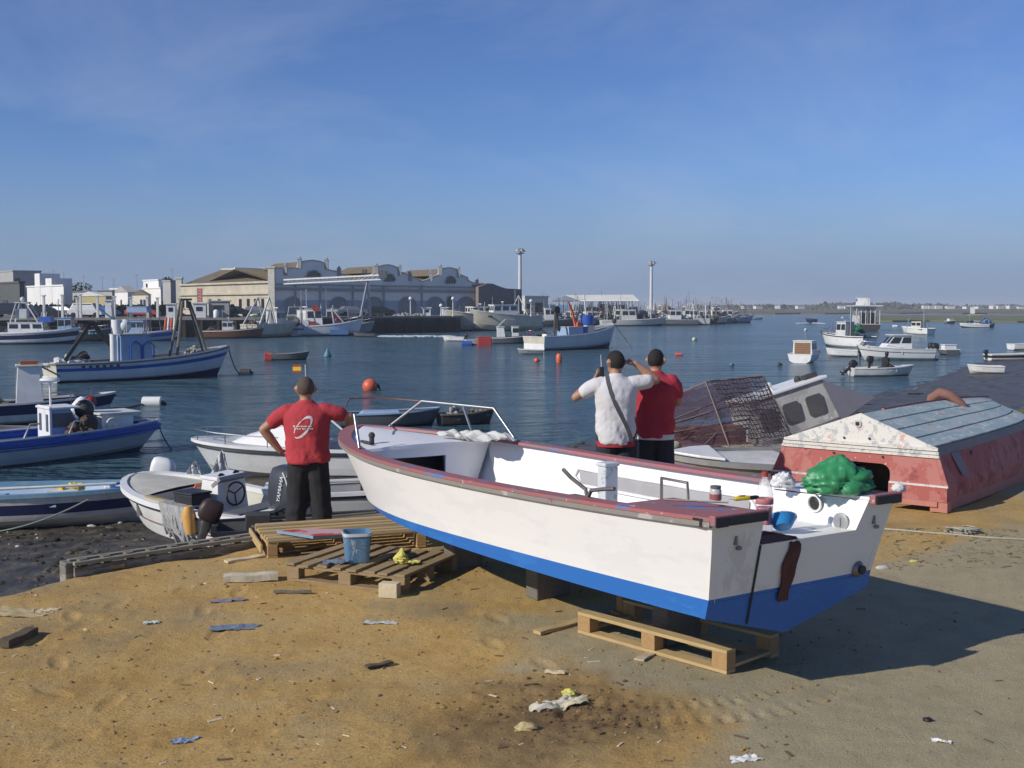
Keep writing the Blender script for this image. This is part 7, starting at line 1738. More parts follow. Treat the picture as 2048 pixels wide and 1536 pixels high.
# transom: white triangle, white bands, red board with the motor cut-out
def ot(y, z): return Vector((-.012 - .14 * (z > .6) * (z - .6) * 0, y, z)) + Vector((.14 * max(z - .05, 0) * .9 - .0, 0, 0))
k = MB(); cy = hw * .86
k.prism([ot(cy, ZC), ot(0, ZK + .02), ot(-cy, ZC)], (.04, 0, 0)); k.build('transom_top', whflake, o)
for i, z in enumerate((ZC - .012, ZC - .055, ZC - .095)): part('white_band', whflake, o, lambda q: q.bar(ot(cy * (1.01 + .012 * i), z) + Vector((-.008, 0, 0)), ot(-cy * (1.01 + .012 * i), z) + Vector((-.008, 0, 0)), .03, .034))
part('band_gap', mat('dark_seam', (.05, .065, .07)), o, lambda q: q.prism([ot(cy, ZC), ot(-cy, ZC), ot(-cy * 1.03, ZC - .11), ot(cy * 1.03, ZC - .11)], (.03, 0, 0)))
NO1, NO2, ZT = .42, -.42, .50
def rp2(pts): 
    k_ = MB(); k_.prism([ot(y, z) for y, z in pts], (.04, 0, 0)); return k_
wz = lambda z: hw * (.885 + (.99 - .885) * (ZC - .1 - z) / (ZC - .1 - ZR)) if z > ZR else hw * .995
k = MB()
def tq(pts, mi=0): k.prism([ot(y, z) for y, z in pts], (.04, 0, 0), mi)
tq([(wz(ZC - .11), ZC - .11), (-wz(ZC - .11), ZC - .11), (-wz(ZT), ZT), (wz(ZT), ZT)])
arcp = [(NO2 + .09 - .09 * math.sin(a), ZT - .09 + .09 * math.cos(a)) for a in [i * math.pi / 12 for i in range(7)]]
tq([(NO2, .12), (NO2, ZT - .09)] [::-1] + [(NO2, .12), (-wz(.12), .12), (-wz(ZR), ZR), (-wz(ZT), ZT), (NO2, ZT)] if False else [(NO2, ZT), (-wz(ZT), ZT), (-wz(ZR), ZR), (-wz(.1), .12), (NO2, .12)])
tq([(wz(ZT), ZT), (NO1, ZT), (NO1, .12), (wz(.1), .12), (wz(ZR), ZR)])
for s_, yb_ in ((1, NO1), (-1, NO2)):
    arc_ = [(yb_ - s_ * .12 + s_ * .12 * math.sin(a), ZT - .12 + .12 * math.cos(a)) for a in [i * math.pi / 12 for i in range(7)]]
    for (y0, z0), (y1, z1) in zip(arc_[:-1], arc_[1:]): tq([(y0, z0), (y1, z1), (y1, ZT) if abs(y1 - yb_) < .5 else (y1, z1), (y0, ZT)])
k.build('transom_board', redold, o)
for s_ in (1, -1):
    y0 = NO1 if s_ > 0 else NO2
    part('transom_rail', redold, o, lambda q: q.bar(ot(y0, .20) + Vector((-.012, 0, 0)), ot(s_ * hw * .995, .20) + Vector((-.012, 0, 0)), .03, .17))
    part('white_trim', whflake, o, lambda q: q.bar(ot(y0, ZR - .005) + Vector((-.014, 0, 0)), ot(s_ * hw * 1.0, ZR - .005) + Vector((-.014, 0, 0)), .03, .022))
    part('foot', MATS['pale_red_rail'], o, lambda q: (q.box((.06, s_ * (hw - .10), .06), (.14, .2, .13)), q.bar(ot(y0, .085) + Vector((-.005, 0, 0)), ot(s_ * hw * .9, .085) + Vector((-.005, 0, 0)), .04, .06)))
part('inside_shade_board', dark, o, lambda q: q.box((1.2, 0, .3), (.05, W_ * .9, .6)))  # dark board added to paint the shade inside the hull
for y_, z_ in ((.02, .96), (.30, .585), (-.32, .585), (.18, .78), (-.14, .79)): part('bolt_hole', blackp, o, lambda q: q.lathe([(.003, 0), (.026 if z_ > .9 else .014, 0), (.026 if z_ > .9 else .014, .008), (.003, .009)], ot(y_, z_) + Vector((-.010, 0, 0)), 10, M=Matrix.Rotation(R(-90), 3, 'Y')))
part('drain_ring', whflake, o, lambda q: q.lathe([(.028, 0), (.05, 0), (.05, .012), (.028, .014)], ot(.02, .96) + Vector((-.006, 0, 0)), 14, M=Matrix.Rotation(R(-90), 3, 'Y')), 60)
part('grey_patch', mat('grey_filler', (.26, .24, .24), .8, (.2, .19, .19), .4, 8.), o, lambda q: q.prism([ov(.09, 3, -1) + Vector((0, -.006, 0)), ov(.14, 3, -1) + Vector((0, -.006, 0)), ov(.15, 4, -1) + Vector((0, -.006, .04)), ov(.11, 4, -1) + Vector((0, -.006, .04))], (0, -.006, 0)))

# ------------------------------------------------------------------ near boats at left
def put(name, label, x, y, z, hd, cat='boat', roll=0., pitch=0.): return thing(name, label, cat, (x, y, z), rot=(R(roll), R(pitch), R(hd)))
crint = mat('cream_interior', (.56, .54, .46), .6, (.38, .36, .29), .5, 5., .1)
# open console boat
gx = -4.09; gy = 15.18
t = put('console_boat', 'white open console boat with a dark rubbing strip lying on the mud', gx, gy, ground(gx, gy) + .16, 143, roll=-3)
h = Hull(2.95, 1.45, .52, .16, .35, .45, 2.4, 1.9, .9, .35, .05)
make_hull(t, h, [(.30, 0), (.60, 0), (.64, 1), (1, 0)], [white, mat('faded_brown_line', (.30, .18, .14), .6)], inner=crint, gun=white, gw=.11, gh=.07, floor=.45, deck=.68, deckm=crint, rub=(.93, blackp, .028), th=.07)
part('wood_coaming', mat('varnished_coaming', (.36, .30, .16), .6, (.22, .18, .10), .5, 6.), t, lambda q: [q.bar(h.pt(.30, 1, 1, .10) + Vector((0, 0, .05)), h.pt(.62, 1, 1, .08) + Vector((0, 0, .05)), .06, .03)])
part('bow_locker', crint, t, lambda q: (q.box((.42, 0, .30), (.22, 1.0, .26)), q.box((.42, 0, .44), (.25, 1.02, .02))), bevel=.01)
c = cabin(t, -.62, -.17, .52, .25, .84, white, white, .12, .02, 0, front_win=False, name='console', over=.02, taper=.85)
part('instrument_panel', mat('grey_panel', (.26, .26, .27), .5), c, lambda q: q.box((-.57, 0, .82), (.20, .46, .05), M=Matrix.Rotation(R(35), 3, 'Y')))
for y_ in (-.12, .12): part('gauge', blackp, c, lambda q: q.lathe([(.004, 0), (.05, 0), (.05, .03), (.004, .03)], (-.55, y_, .87), 12, M=Matrix.Rotation(R(-50), 3, 'Y')))
part('steering_wheel', dark, c, lambda q: (q.tube([Vector((-.67, .15 * math.cos(a), .65 + .15 * math.sin(a))) for a in [i * math.pi / 8 for i in range(17)]], .014, 6), [q.tube([(-.65, 0, .65), (-.67, .15 * math.cos(a), .65 + .15 * math.sin(a))], .01, 5) for a in (.5, 2.6, 4.7)]), 60)
part('rear_seat', greyd, t, lambda q: (q.box((-1.05, 0, .34), (.3, .8, .26)), q.box((-1.05, 0, .49), (.32, .82, .05))), bevel=.02)
outboard(t, -1.50, 0, .46, 1.12, -4, mat('grey_cowl', (.055, .06, .07), .35, (.04, .042, .05), .3, 3.), blackp, 0, ('YAMAHA', .075, -.20, .176, .36, 78, 180))
part('cowl_stripe', white, t, lambda q: q.tube([(-1.88, .165, .70), (-1.90, .195, .84), (-1.86, .19, .96), (-1.78, .165, 1.05)], .008, 5), 60)
part('fender', mat('yellow_orange_fender', (.70, .38, .10), .5, (.55, .3, .1), .4, 6.), t, lambda q: q.tube([h.pt(.27, .98, 1) + Vector((0, .06, .12)), h.pt(.27, .95, 1) + Vector((0, .07, .02)), h.pt(.27, .8, 1) + Vector((0, .08, -.1))], [.05, .09, .06], 10), 60)
tb = t.matrix_basis
o = part('jerry_can', orange, None, lambda q: (q.box((0, 0, .13), (.2, .12, .24)), q.tube([(-.07, 0, .25), (-.05, 0, .30), (.06, 0, .30), (.08, 0, .25)], .018, 6)), bevel=.02); o.location = tb @ Vector((-.05, .1, .42)); o.rotation_euler = (0, 0, .4); o.name = 'jerry_can'; tag(o, 'orange fuel can beside the white console', 'fuel can')
o = part('battery_box', blackp, None, lambda q: (q.box((0, 0, .13), (.36, .3, .26)), q.box((0, 0, .275), (.39, .33, .03))), bevel=.012); o.location = tb @ Vector((-.42, .50, .46)); o.rotation_euler = (0, 0, R(143)); o.name = 'battery_box'; tag(o, 'black plastic box on the near side of the console boat', 'box')
netw = mat('grey_white_net', (.46, .46, .45), .95, (.24, .24, .24), .6, 26., .5, 60)
k = MB()
for i in range(16):
    f = i / 15; u_ = .30 + .16 * f + jitw(.01)
    a_ = h.pt(u_, 1, 1, .2) + Vector((0, 0, .05)); b_ = h.pt(u_, 1, 1) + Vector((0, .05, .07)); e_ = h.pt(u_ + jitw(.03), .7, 1) + Vector((jitw(.02), .07, 0)); g_ = h.pt(u_ + jitw(.05), .42 + jitw(.12), 1) + Vector((jitw(.03), .06 + jitw(.02), 0))
    k.tube([a_, b_, e_, g_], [.02, .032, .03, .02], 6)
o = k.build('fishing_net', netw, None, 60); o.matrix_world = tb; tag(o, 'grey white net bundle hanging over the side of the console boat', 'net')
sheetm = mat('cloudy_plastic_sheet', (.56, .57, .58), .35, (.38, .39, .41), .5, 5., .3)
for i, (lab, x_, y_, hh) in enumerate((('cloudy plastic sheet standing at the bow of the console boat', .95, -.55, .30), ('taller cloudy plastic sheet beside the console boat foredeck', .45, -.62, .48))):
    k = MB(); rows = []
    for a in range(9): rows.append([Vector((.34 * (b / 8 - .5) * (1 - .75 * a / 8) + .05 * (a / 8), .04 * math.sin(b * 1.7 + a) , hh * a / 8 * (1 - .3 * abs(b / 8 - .5)))) for b in range(9)])
    k.grid(rows); k.grid([[p_ + Vector((0, .004, 0)) for p_ in r_] for r_ in rows]); o = k.build('plastic_sheet', sheetm, None, 60, fix=False); o.location = tb @ Vector((x_, y_, .56)); o.rotation_euler = (0, 0, .3 * i); tag(o, lab, 'plastic sheet')
# small dark boat with the brown outboard
dx_, dy_ = -2.30, 13.15
t = put('small_boat', 'small grey boat with a white and red stern behind the pallets', dx_, dy_, ground(dx_, dy_) + .10, 14)
h = Hull(2.2, .85, .30, .1, .2, .5, 2.4, 2.0, .92, .15, .02)
make_hull(t, h, [(.45, 0), (.55, 1), (1, 0)], [offw, redp], inner=greyd, gun=blackp, gw=.06, gh=.05, floor=.4)
outboard(t, -1.12, .05, .30, .52, 22, mat('brown_cowl', (.055, .03, .025), .5, (.035, .02, .018), .4, 6.), dark)
part('engine_works', dark, t, lambda q: (q.box((-.62, .05, .34), (.28, .26, .2)), q.tube([(-.5, .1, .4), (-.3, .2, .46), (-.1, .2, .36)], .02, 5)), bevel=.02)
for y_ in (-.2, .05): part('oar', woodg, t, lambda q: (q.tube([(-.4, y_, .34), (.75, y_ + .05, .38)], .016, 6), q.box((-.55, y_, .335), (.3, .10, .015))))
# white dinghy seen between the man and the bow
dx_, dy_ = -2.0, 16.2
t = put('dinghy', 'white decked dinghy with a rope coil seen behind the man', dx_, dy_, ground(dx_, dy_) + .12, 8, 'dinghy')
h = Hull(2.9, 1.25, .46, .12, .25, .45, 2.2, 1.7, .88, .2, .03)
make_hull(t, h, [(.5, 0), (.6, 1), (1, 0)], [white, greyp], inner=greyp, gun=white, gw=.09, gh=.05, floor=.5, deck=.55, deckm=offw, rub=(.92, blackp, .02))
heap('rope_coil', netw, t, (.45, .1, .48), (.3, .25, .12), 14, .06)
part('boat_hook', galv, t, lambda q: q.tube([(-1.0, .3, .50), (.9, -.2, .60)], .016, 6))
# cabin cruiser
t = boat_thing('cabin_cruiser', 'white cabin cruiser with a raked windscreen behind the red-shirted man', 598, 950, 178, cat='motor boat')
h = Hull(4.6, 1.9, .62, .2, .25, .45, 2.4, 1.8, .9, .5, .08)
make_hull(t, h, [(.35, 1), (1, 0)], [white, offw], inner=offw, gun=white, gw=.10, gh=.06, floor=.45, deck=.42, deckm=offw, rub=(.90, blackp, .035))
part('coach_roof', white, t, lambda q: q.add([(1.45, -.35, .70), (1.45, .35, .70), (.1, .62, .66), (.1, -.62, .66), (1.1, -.28, .86), (1.1, .28, .86), (.1, .5, 1.12), (.1, -.5, 1.12), (-.35, .55, 1.12), (-.35, -.55, 1.12), (-.35, .66, .62), (-.35, -.66, .62)], [(0, 1, 5, 4), (4, 5, 6, 7), (1, 2, 6, 5), (0, 4, 7, 3), (7, 6, 8, 9), (2, 10, 8, 6), (3, 7, 9, 11), (9, 8, 10, 11), (0, 3, 11, 10, 2, 1)]), bevel=.02)
ws = part('windscreen', glassb, t, lambda q: q.prism([(.05, -.5, 1.12), (.05, .5, 1.12), (-.42, .44, 1.52), (-.42, -.44, 1.52)], (-.015, 0, -.01)))
part('screen_frame', white, ws, lambda q: (q.tube([(.06, -.52, 1.12), (-.42, -.46, 1.54), (-.42, .46, 1.54), (.06, .52, 1.12)], .028, 6), q.tube([(-.42, -.46, 1.54), (-1.1, -.6, 1.0)], .024, 6), q.tube([(-.42, .46, 1.54), (-1.1, .6, 1.0)], .024, 6), q.tube([(.05, 0, 1.12), (-.42, 0, 1.54)], .018, 6)), 60)
rail(t, [h.pt(f, 1, 1, .06) + Vector((0, 0, .24)) for f in (.55, .7, .85, .97)] + [h.pt(f, 1, -1, .06) + Vector((0, 0, .24)) for f in (.97, .85, .7, .55)], .012, steel, [(h.pt(f, 1, s_, .06) + Vector((0, 0, .24)), h.pt(f, 1, s_, .06)) for f in (.6, .8, .95) for s_ in (1, -1)])
part('seat_box', orange, t, lambda q: q.box((-1.3, .3, .72), (.4, .3, .3)), bevel=.03)
pa = pole(t, (-.15, -.2, 1.1), (-.12, -.2, 2.35), .010, white, 'flagstaff')
for i, m_ in enumerate((redp, yellow, redp)): part('flag', m_, pa, lambda q: q.box((.06, -.2, 2.26 - (i - 1) * (.07 if i != 1 else 0)), (.18, .008, (.045, .085, .045)[i])))
# long open boat with the navy stripe
t = put('open_boat', 'long narrow open boat with a navy stripe grounded at the left edge', -7.85, 18.0, -1.02, 4, pitch=0)
h = Hull(5.0, 1.45, .50, .12, .22, .45, 2.2, 1.4, .7, .35, .1)
make_hull(t, h, [(.45, 0), (.52, 0), (.78, 1), (1, 0)], [offw, navy], inner=lblue, gun=mat('turquoise_rail', (.12, .27, .38), .5, (.3, .36, .4), .5, 5.), gw=.09, gh=.06, floor=.3, n=18, th=.05)
for u_ in (.2, .42, .65): part('thwart', lblue, t, lambda q: q.box((h.pt(u_, .8, 1).x, 0, .36), (.24, h.half(u_) * 1.8, .035)))
outboard(t, -2.3, .0, .45, .9, 0, mat('olive_grey_cowl', (.20, .21, .18), .6, (.13, .14, .12), .5, 6.), greyd)
part('long_pole', galv, t, lambda q: q.tube([(-.9, -.35, .56), (1.7, -.45, .68)], .025, 6), 60)
part('small_box', offw, t, lambda q: q.box((.75, .1, .45), (.5, .35, .14)), bevel=.01); heap('yellow_rope', yellow, t, (.85, .1, .52), (.22, .15, .10), 12, .045)
part('blue_basket', bluep, t, lambda q: q.lathe([(.05, .38), (.24, .38), (.28, .60), (.25, .60), (.21, .41), (.05, .41)], (1.75, .0, 0), 14), 50); part('white_tub', white, t, lambda q: q.box((1.55, .15, .47), (.35, .3, .2)), bevel=.02)
outboard(t, 2.15, -.1, .62, .75, -10, white, lblue, 180)
crumple('brown bundle topped with a grey hat in the long open boat', t.matrix_basis @ Vector((-.65, .15, .34)), (.16, .13, .14), mat('brown_bundle', (.17, .13, .10), .9, (.1, .08, .06), .5, 9., .3), 61, 'bundle', 'bundle', 8, (0, 0, .14, .07), 30, .3)
crumple('grey hat lying on the brown bundle', t.matrix_basis @ Vector((-.63, .15, .58)), (.075, .065, .045), mat('grey_hat', (.28, .26, .25), .9, (.2, .18, .18), .5, 9.), 62, 'hat', 'hat', 6, None, 24, .2)
a_ = t.matrix_basis @ Vector((-1.6, -.66, .45)); b_ = t.matrix_basis @ Vector((1.35, -.60, .48))
rope('green grey rope looping down the side of the long open boat', [p_ + Vector((0, -.45 * math.sin(math.pi * q_ / 24), 0)) for q_, p_ in enumerate(sag(a_ + Vector((0, -.1, 0)), b_ + Vector((0, -.12, 0)), .40, 24))], .014, ropeg)
# blue and white fishing boat at the left edge
t = put('fishing_boat', 'white fishing boat with a bright blue deck and small wheelhouse at left', -11.9, 26.35, WATER, 41, 'fishing boat')
h = Hull(8.0, 2.3, .45, .25, .40, .42, 2.2, 1.5, .8, .6, .1)
make_hull(t, h, [(.24, 1), (1, 0)], [mat('pale_grey_hull', (.56, .60, .60), .5, (.42, .45, .45), .5, 1.5), greyd], full_deck=True, deckm=bluep, gun=bluep, gw=.10, gh=.08, rub=(.95, bluep, .035))
part('bulwark', bluep, t, lambda q: [q.grid([[h.pt(x, 1, sd, .03) + Vector((0, 0, -.13)) for x in [i / 14 * .98 for i in range(15)]], [h.pt(x, 1, sd, .06) + Vector((0, 0, .10)) for x in [i / 14 * .98 for i in range(15)]]]) for sd in (1, -1)])
part('pale_rail', offw, t, lambda q: [q.tube([h.pt(x, 1, sd, .06) + Vector((0, 0, .12)) for x in [i / 14 * .97 for i in range(15)]], .03, 5) for sd in (1, -1)], 60)
c = cabin(t, 1.15, 1.95, .8, .36, 1.18, lblue, white, .35, .0, 1, glass=greyd, doors=False, zb=.48, over=.14)
part('white_rear_wall', white, c, lambda q: q.box((1.12, 0, .80), (.05, .82, .9))); part('vent_slot', greyd, c, lambda q: [q.box((1.09, y_, .86), (.03, .12, .4)) for y_ in (-.25, .2)])
pole(t, (1.3, .1, 1.2), (1.3, .1, 1.8), .025, white); part('radar_dome', white, t, lambda q: q.lathe([(.03, 0), (.2, .02), (.24, .06), (.2, .11), (.03, .13)], (1.3, .1, 1.78), 14), 50)
c2 = cabin(t, 2.3, 3.05, 1.0, .44, .98, white, offw, -.05, 0, 0, front_win=False, name='fore_locker', over=.12); part('life_ring', mat('faded_ring', (.6, .6, .58), .6), c2, lambda q: q.tube([(2.62, -.60, .78) ] + [Vector((2.62 + .12 * math.cos(a) - .12, -.60, .78 + .12 * math.sin(a))) for a in [i * math.pi / 6 for i in range(1, 13)]], .028, 6), 60)
part('net_winch', dark, t, lambda q: (q.ball((2.1, .1, 1.1), .24, 10), q.lathe([(.03, -.12), (.22, -.1), (.22, .1), (.03, .12)], (1.95, -.5, .8), 14, M=Matrix.Rotation(R(90), 3, 'X'))), 50)
heap('net_heap', brownp, t, (1.75, -.55, .55), (.3, .3, .4), 14, .12)
for x_ in (-3.0, -1.4, .3, 1.3): part('grab_rail', galv, t, lambda q: q.tube([(x_, -.98, .58), (x_ + .18, -.92, .92), (x_ + .4, -.92, .92)], .022, 5), 60)
part('bow_bits', white, t, lambda q: q.prism([(3.5, -.25, h.zs(.95) + .02), (3.95, 0, h.zs(1) + .06), (3.5, .25, h.zs(.95) + .02)], (0, 0, .06)))
bw = t.matrix_basis @ Vector((3.95, 0, h.zs(1) - .1)); rope('mooring line slanting from the blue-decked boat bow', sag(bw, gz(372, 900, WATER), .3), .016, dark)
# boat with a tall white cabin
t = put('cabin_boat', 'dark blue boat with a tall white cabin box at the left edge', -14.95, 35.4, WATER, 24)
h = Hull(5.2, 1.8, .62, .2, .4, .42, 2.3, 1.5, .8, .4, .1)
make_hull(t, h, [(.3, 1), (.6, 2), (1, 0)], [navy, greyd, offw], full_deck=True, deckm=greyd, gun=offw, gw=.08, gh=.06)
c = cabin(t, -.35, .45, .95, .55, 1.75, white, cream, .12, .08, 0, front_win=False, over=.1, taper=.86); part('door_crack', greyp, c, lambda q: q.box((-.34, 0, 1.1), (.02, .02, 1.0))); part('roof_box', mat('rusty_orange_box', (.30, .11, .06), .8, (.2, .08, .05), .5, 5.), c, lambda q: q.box((.05, 0, 1.86), (.5, .4, .13)), bevel=.02); part('awning', greyd, c, lambda q: q.prism([(.4, -.5, 1.72), (.4, .5, 1.72), (.95, .5, 1.4), (.95, -.5, 1.4)], (0, 0, .03)))
heap('net_heap', mat('olive_net', (.10, .10, .07), .95, (.06, .06, .045), .6, 9., .4), t, (-1.2, 0, .5), (.7, .5, .4), 20, .14); part('red_float', redp, t, lambda q: q.ball((1.75, -.55, .62), .22, 10), 60); rail(t, [(.6, -.8, .95), (1.2, -.75, 1.0), (1.8, -.55, 1.05), (2.4, 0, 1.1)], .018, steel, [((1.2, -.75, 1.0), (1.2, -.75, .6)), ((1.8, -.55, 1.05), (1.8, -.55, .7))])
t, h = dinghy('olive dinghy with a big white outboard at the left edge', 30, 893, 184, 2.9, 1.2, .42, mat('olive_hull', (.17, .17, .13), .7, (.11, .11, .09), .5, 4.), greyd, greyp, greyd)
outboard(t, -1.35, .1, .75, 1.15, -38, white, white, 30)
part('hoop', galv, t, lambda q: q.tube([(-1.4, .45, .4), (-1.7, .45, .95), (-1.75, -.3, 1.0), (-1.5, -.45, .4)], .02, 6), 60)

# ------------------------------------------------------------------ wreck, net cage and small boats behind the hauled-out boat
t = put('wrecked_cabin_boat', 'derelict grey white cabin boat lying tilted on the shore', 4.56, 19.4, -.34, 9, pitch=-17, roll=-6); t.scale = (1.12, 1.12, 1.12)
h = Hull(2.9, 1.5, .50, .2, .0, .45, 2.4, 1.8, .9, .5, .05)
oldw = flake('derelict_grey_white', (.44, .44, .41), [((.36, .36, .34), 2., .52, S1), ((.52, .52, .49), 5., .6, S1), ((.20, .18, .15), 14., .68, S1)], .75)
make_hull(t, h, [(.5, 0), (1, 0)], [oldw], inner=oldw, gun=greyp, gw=.07, gh=.05, floor=.5, deck=.5, deckm=oldw)
c = cabin(t, -.35, .92, 1.2, .42, 1.12, oldw, white, .10, .05, 0, front_win=False, name='cabin', over=.06, taper=.93)
wm_ = mat('grey_perspex', (.085, .085, .085), .35, (.13, .13, .12), .5, 3.)
for i in range(3):
    x_ = -.14 + .37 * i; k = MB(); y0 = -.592
    pts = []
    for qx_, qz_ in ((-1, -1), (1, -1), (1, 1), (-1, 1)):
        for a in range(4):
            th = math.atan2(qz_, qx_) - math.pi / 4 + a * math.pi / 6; pts.append(Vector((x_ + qx_ * .085 + .045 * math.cos(th), y0 + .006 * 0, .80 + qz_ * .105 + .045 * math.sin(th))))
    k.prism([p_ + Vector((0, .025 * (p_.z - .8), 0)) for p_ in pts], (0, -.014, 0)); k.build('window', wm_, c)
part('fore_screen', mat('shade_grey_panel', (.22, .22, .25), .6, (.17, .17, .19), .4, 3.), t, lambda q: q.add([(.80, -.575, 1.125), (.80, .575, 1.125), (1.55, .5, .62), (1.55, -.5, .62), (.90, -.605, .45), (.90, .605, .45)], [(0, 1, 2, 3), (0, 3, 4), (1, 5, 2), (3, 2, 5, 4)]))  # screen coloured darker than the cabin to paint in its shade
part('roof_fitting', dark, t, lambda q: (q.box((.75, -.3, 1.2), (.2, .15, .08)), q.ball((.6, -.2, 1.2), .06, 8))); part('roof_white_blob', white, t, lambda q: (q.tube([(.15, -.3, 1.15), (.12, -.3, 1.24)], .018, 6), q.ball((.11, -.3, 1.27), (.05, .035, .04), 8)), 60)  # white knob on the roof is made up for a bird-like blob
part('grab_rail', greyp, t, lambda q: q.tube([(-.2, -.68, .46), (.3, -.69, .50)], .018, 6), 60)
# white boat with a yellow strake and worn registration letters, black outboard at its stern
x_, y_ = 2.95, 16.9
t = put('small_boat', 'small white boat with a yellow strake and worn red letters', x_, y_, ground(x_, y_) - .20, 3)
h = Hull(2.7, 1.1, .42, .12, .2, .45, 2.3, 1.6, .88, .25, .03)
make_hull(t, h, [(.4, 0), (1, 0)], [white], inner=offw, gun=mat('yellowed_strake', (.62, .55, .30), .6, (.35, .28, .12), .5, 6.), gw=.07, gh=.05, floor=.45, deck=.6)
text_mesh('registration', 'L-403', .13, mat('faded_red_letters', (.42, .14, .13), .8, (.5, .3, .28), .5, 9.), t, Matrix.Translation(h.pt(.16, .74, -1) + Vector((0, -.012, 0))) @ Matrix.Rotation(R(88), 4, 'X'))
outboard(t, -1.36, .0, .42, 1.0, 28, blackp, dark)
heap('rope_heap', netb, t, (-.6, 0, .3), (.4, .3, .3), 16, .06); heap('brown_gear', brownp, t, (-.1, .1, .3), (.4, .3, .25), 12, .08)
x_, y_ = 3.75, 15.7
t = put('small_boat', 'grey hulled boat with a white bow tip behind the hauled-out boat', x_, y_, ground(x_, y_) - .22, 184, roll=-4)
h = Hull(3.2, 1.3, .50, .12, .12, .45, 2.2, 1.5, .88, .3, .03)
make_hull(t, h, [(1, 0)], [mat('grey_gelcoat', (.30, .29, .285), .55, (.24, .23, .23), .5, 3.)], inner=greyp, gun=greyp, gw=.08, gh=.07, floor=.45, deck=.5, deckm=offw)
part('bow_cap', white, t, lambda q: q.prism([h.pt(.80, 1, 1) + Vector((0, 0, .05)), h.pt(.9, 1, 1) + Vector((0, .0, .05)), h.pt(.999, 1, 1) + Vector((.06, 0, .05)), h.pt(.9, 1, -1) + Vector((0, 0, .05)), h.pt(.80, 1, -1) + Vector((0, 0, .05))], (0, 0, .035)), bevel=.01)

# net cage on poles
cg = thing('net_cage', 'leaning cage of poles hung with dark violet netting', 'net cage', gz(1440, 905, 0))
og = Vector(cg.location)
def ap(u, v, d): return at(u, v, d) - og
pA, pB, pCc = ap(1325, 800, 18.0), ap(1412, 764, 17.7), ap(1526, 752, 18.0); bA, bB, bC = ap(1330, 885, 17.4), ap(1468, 918, 16.4), ap(1583, 872, 17.2)
fA, fB = ap(1335, 862, 19.0), ap(1470, 845, 18.8)
polem = mat('cage_pole', (.20, .15, .13), .8, (.10, .075, .065), .5, 9.)
for a_, b_ in ((pA, pB), (pB, pCc), (pB, bB), (pCc, bC), (pA, bA), (ap(1330, 845, 17.2), ap(1470, 790, 17.8)), (ap(1330, 852, 17.0), ap(1478, 806, 17.5)), (ap(1330, 868, 17.2), ap(1500, 838, 17.6)), (bA, ap(1500, 855, 17.3)), (ap(1400, 900, 16.6), ap(1440, 860, 17.0))):
    part('pole', polem, cg, lambda q: q.tube([a_, b_], .016, 6), 60)
def net(nm, a_, b_, c_, d_, nx, ny, r_, m_, sagk=.0):
    q = MB()
    P_ = lambda s_, t__: (a_.lerp(b_, s_)).lerp(d_.lerp(c_, s_), t__) + Vector((0, sagk * math.sin(math.pi * s_) * math.sin(math.pi * t__), 0)) + Vector((.012 * math.sin(t__ * 17 + s_ * 5), 0, .012 * math.sin(s_ * 19 + t__ * 7)))
    for i in range(nx + 1): q.tube([P_(i / nx, j / 8) for j in range(9)], r_, 3)
    for j in range(ny + 1): q.tube([P_(i / 8, j / ny) for i in range(9)], r_, 3)
    return q.build(nm, m_, cg)
netv = mat('violet_netting', (.15, .085, .12), .9, (.09, .06, .085), .5, 9.); netk = mat('dark_netting', (.05, .042, .045), .9, (.03, .03, .03), .5, 9.)
net('net_panel', pB, pCc, bC, bB, 44, 40, .0035, netv, .15); net('net_panel', pA, pB, bB, bA, 36, 36, .0035, netv, .12)
net('back_net', pA + Vector((0, .7, -.05)), pCc + Vector((-.1, .7, -.05)), bC + Vector((-.3, .8, .25)), bA + Vector((0, .8, .2)), 52, 34, .004, netv, .1)
net('coarse_net', ap(1420, 762, 17.6), ap(1527, 754, 17.85), ap(1580, 870, 17.0), ap(1500, 878, 16.9), 13, 13, .007, netk, -.12)
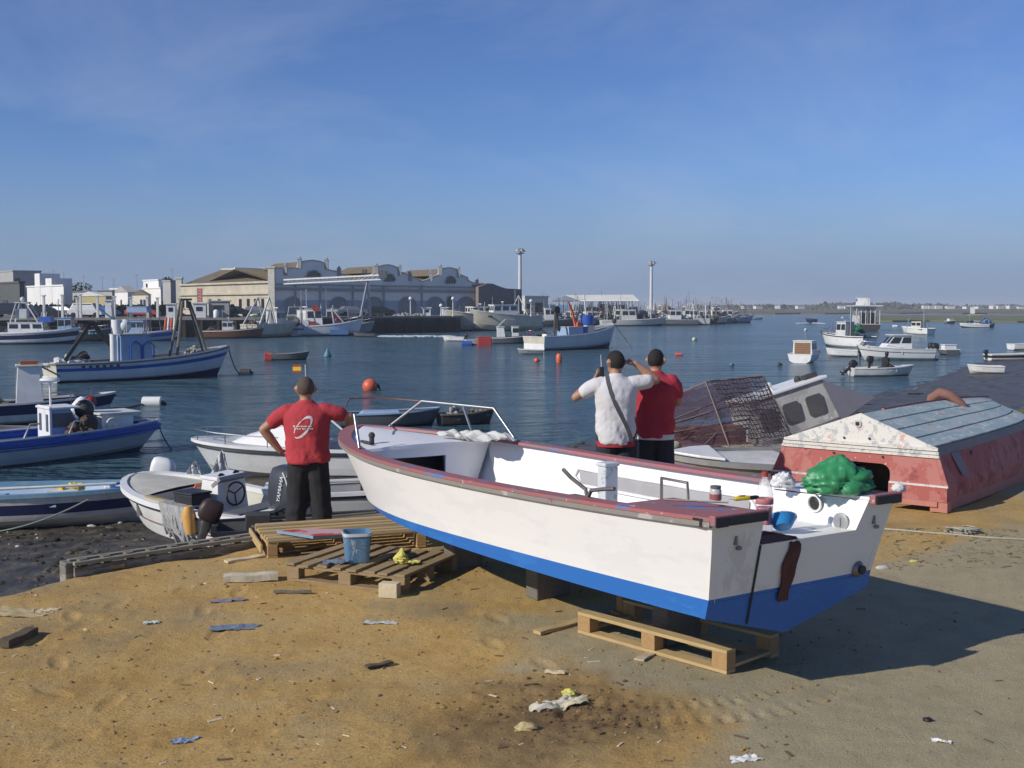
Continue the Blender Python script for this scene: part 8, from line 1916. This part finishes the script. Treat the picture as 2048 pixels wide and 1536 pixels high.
for i, (lab, u0, v0, u1, v1, d0, m_) in enumerate((('rusty brown plank at the foot of the net cage', 1345, 866, 1490, 858, 18.6, rust), ('second rusty plank under the net cage', 1345, 878, 1480, 870, 18.0, mat('red_brown_timber', (.20, .09, .06), .9, (.12, .06, .045), .5, 6., .3)), ('dull red plank behind the small white boat', 1350, 890, 1500, 884, 17.6, MATS['red_brown_timber']), ('long brown plank behind the net cage', 1340, 856, 1500, 846, 19.4, MATS['red_brown_timber']))):
    a_, b_ = at(u0, v0, d0), at(u1, v1, d0 + .3); zz = min(ground(a_.x, a_.y), ground(b_.x, b_.y)); k = MB()
    h_ = max(.06, (a_.z + b_.z) / 2 - zz); k.bar((a_.x, a_.y, zz + h_ / 2 - .05), (b_.x, b_.y, zz + h_ / 2 - .05), .12, h_ + .1); tag(k.build('timber_plank', m_, bevel=.01), lab, 'plank')
heap_o = crumple('rust brown heap of old netting behind the net cage', Vector((*at(1395, 880, 19.2).xy, -.1)), (.75, .35, .32), mat('rusty_net_heap', (.17, .08, .055), .95, (.10, .055, .04), .6, 14., .5, 40), 91, 'net_heap', 'net heap', 10, None, 40, .5)
# olive timbers on the right-hand foreshore
olive = mat('weedy_timber', (.17, .145, .05), .9, (.10, .09, .035), .6, 3., .4, stretch=(1, 6, 6))
for i, (u0, v0, u1, v1) in enumerate(((1690, 812, 2070, 800), (1740, 822, 2070, 812), (1800, 832, 2080, 824), (1860, 842, 2080, 836), (1930, 852, 2080, 848))):
    a_, b_ = gz(u0, v0, -.05), gz(u1, v1, -.05); k = MB(); k.bar((a_.x, a_.y, ground(a_.x, a_.y) + .06), (b_.x, b_.y, ground(b_.x, b_.y) + .06), .35, .18)
    tag(k.build('timber_baulk', olive, bevel=.02), ('farthest', 'second', 'middle', 'fourth', 'nearest')[i] + ' of the weedy olive timbers behind the overturned boat', 'timber', 'weedy timbers on the foreshore')

# ------------------------------------------------------------------ thin sea haze: one closed box of even air round the whole place
hm_ = bpy.data.materials.new('sea_haze'); hm_.use_nodes = True
n_, l_ = hm_.node_tree.nodes, hm_.node_tree.links
n_.remove(n_['Principled BSDF'])
pv = n_.new('ShaderNodeVolumePrincipled'); pv.inputs['Color'].default_value = (.90, .94, 1.0, 1); pv.inputs['Density'].default_value = .00038; pv.inputs['Anisotropy'].default_value = .0
l_.new(pv.outputs['Volume'], n_['Material Output'].inputs['Volume'])
k = MB(); k.box((0, 2080, 5.0), (5200, 4400, 20.0))
tag(k.build('haze', hm_), 'thin pale sea haze', kind='stuff')
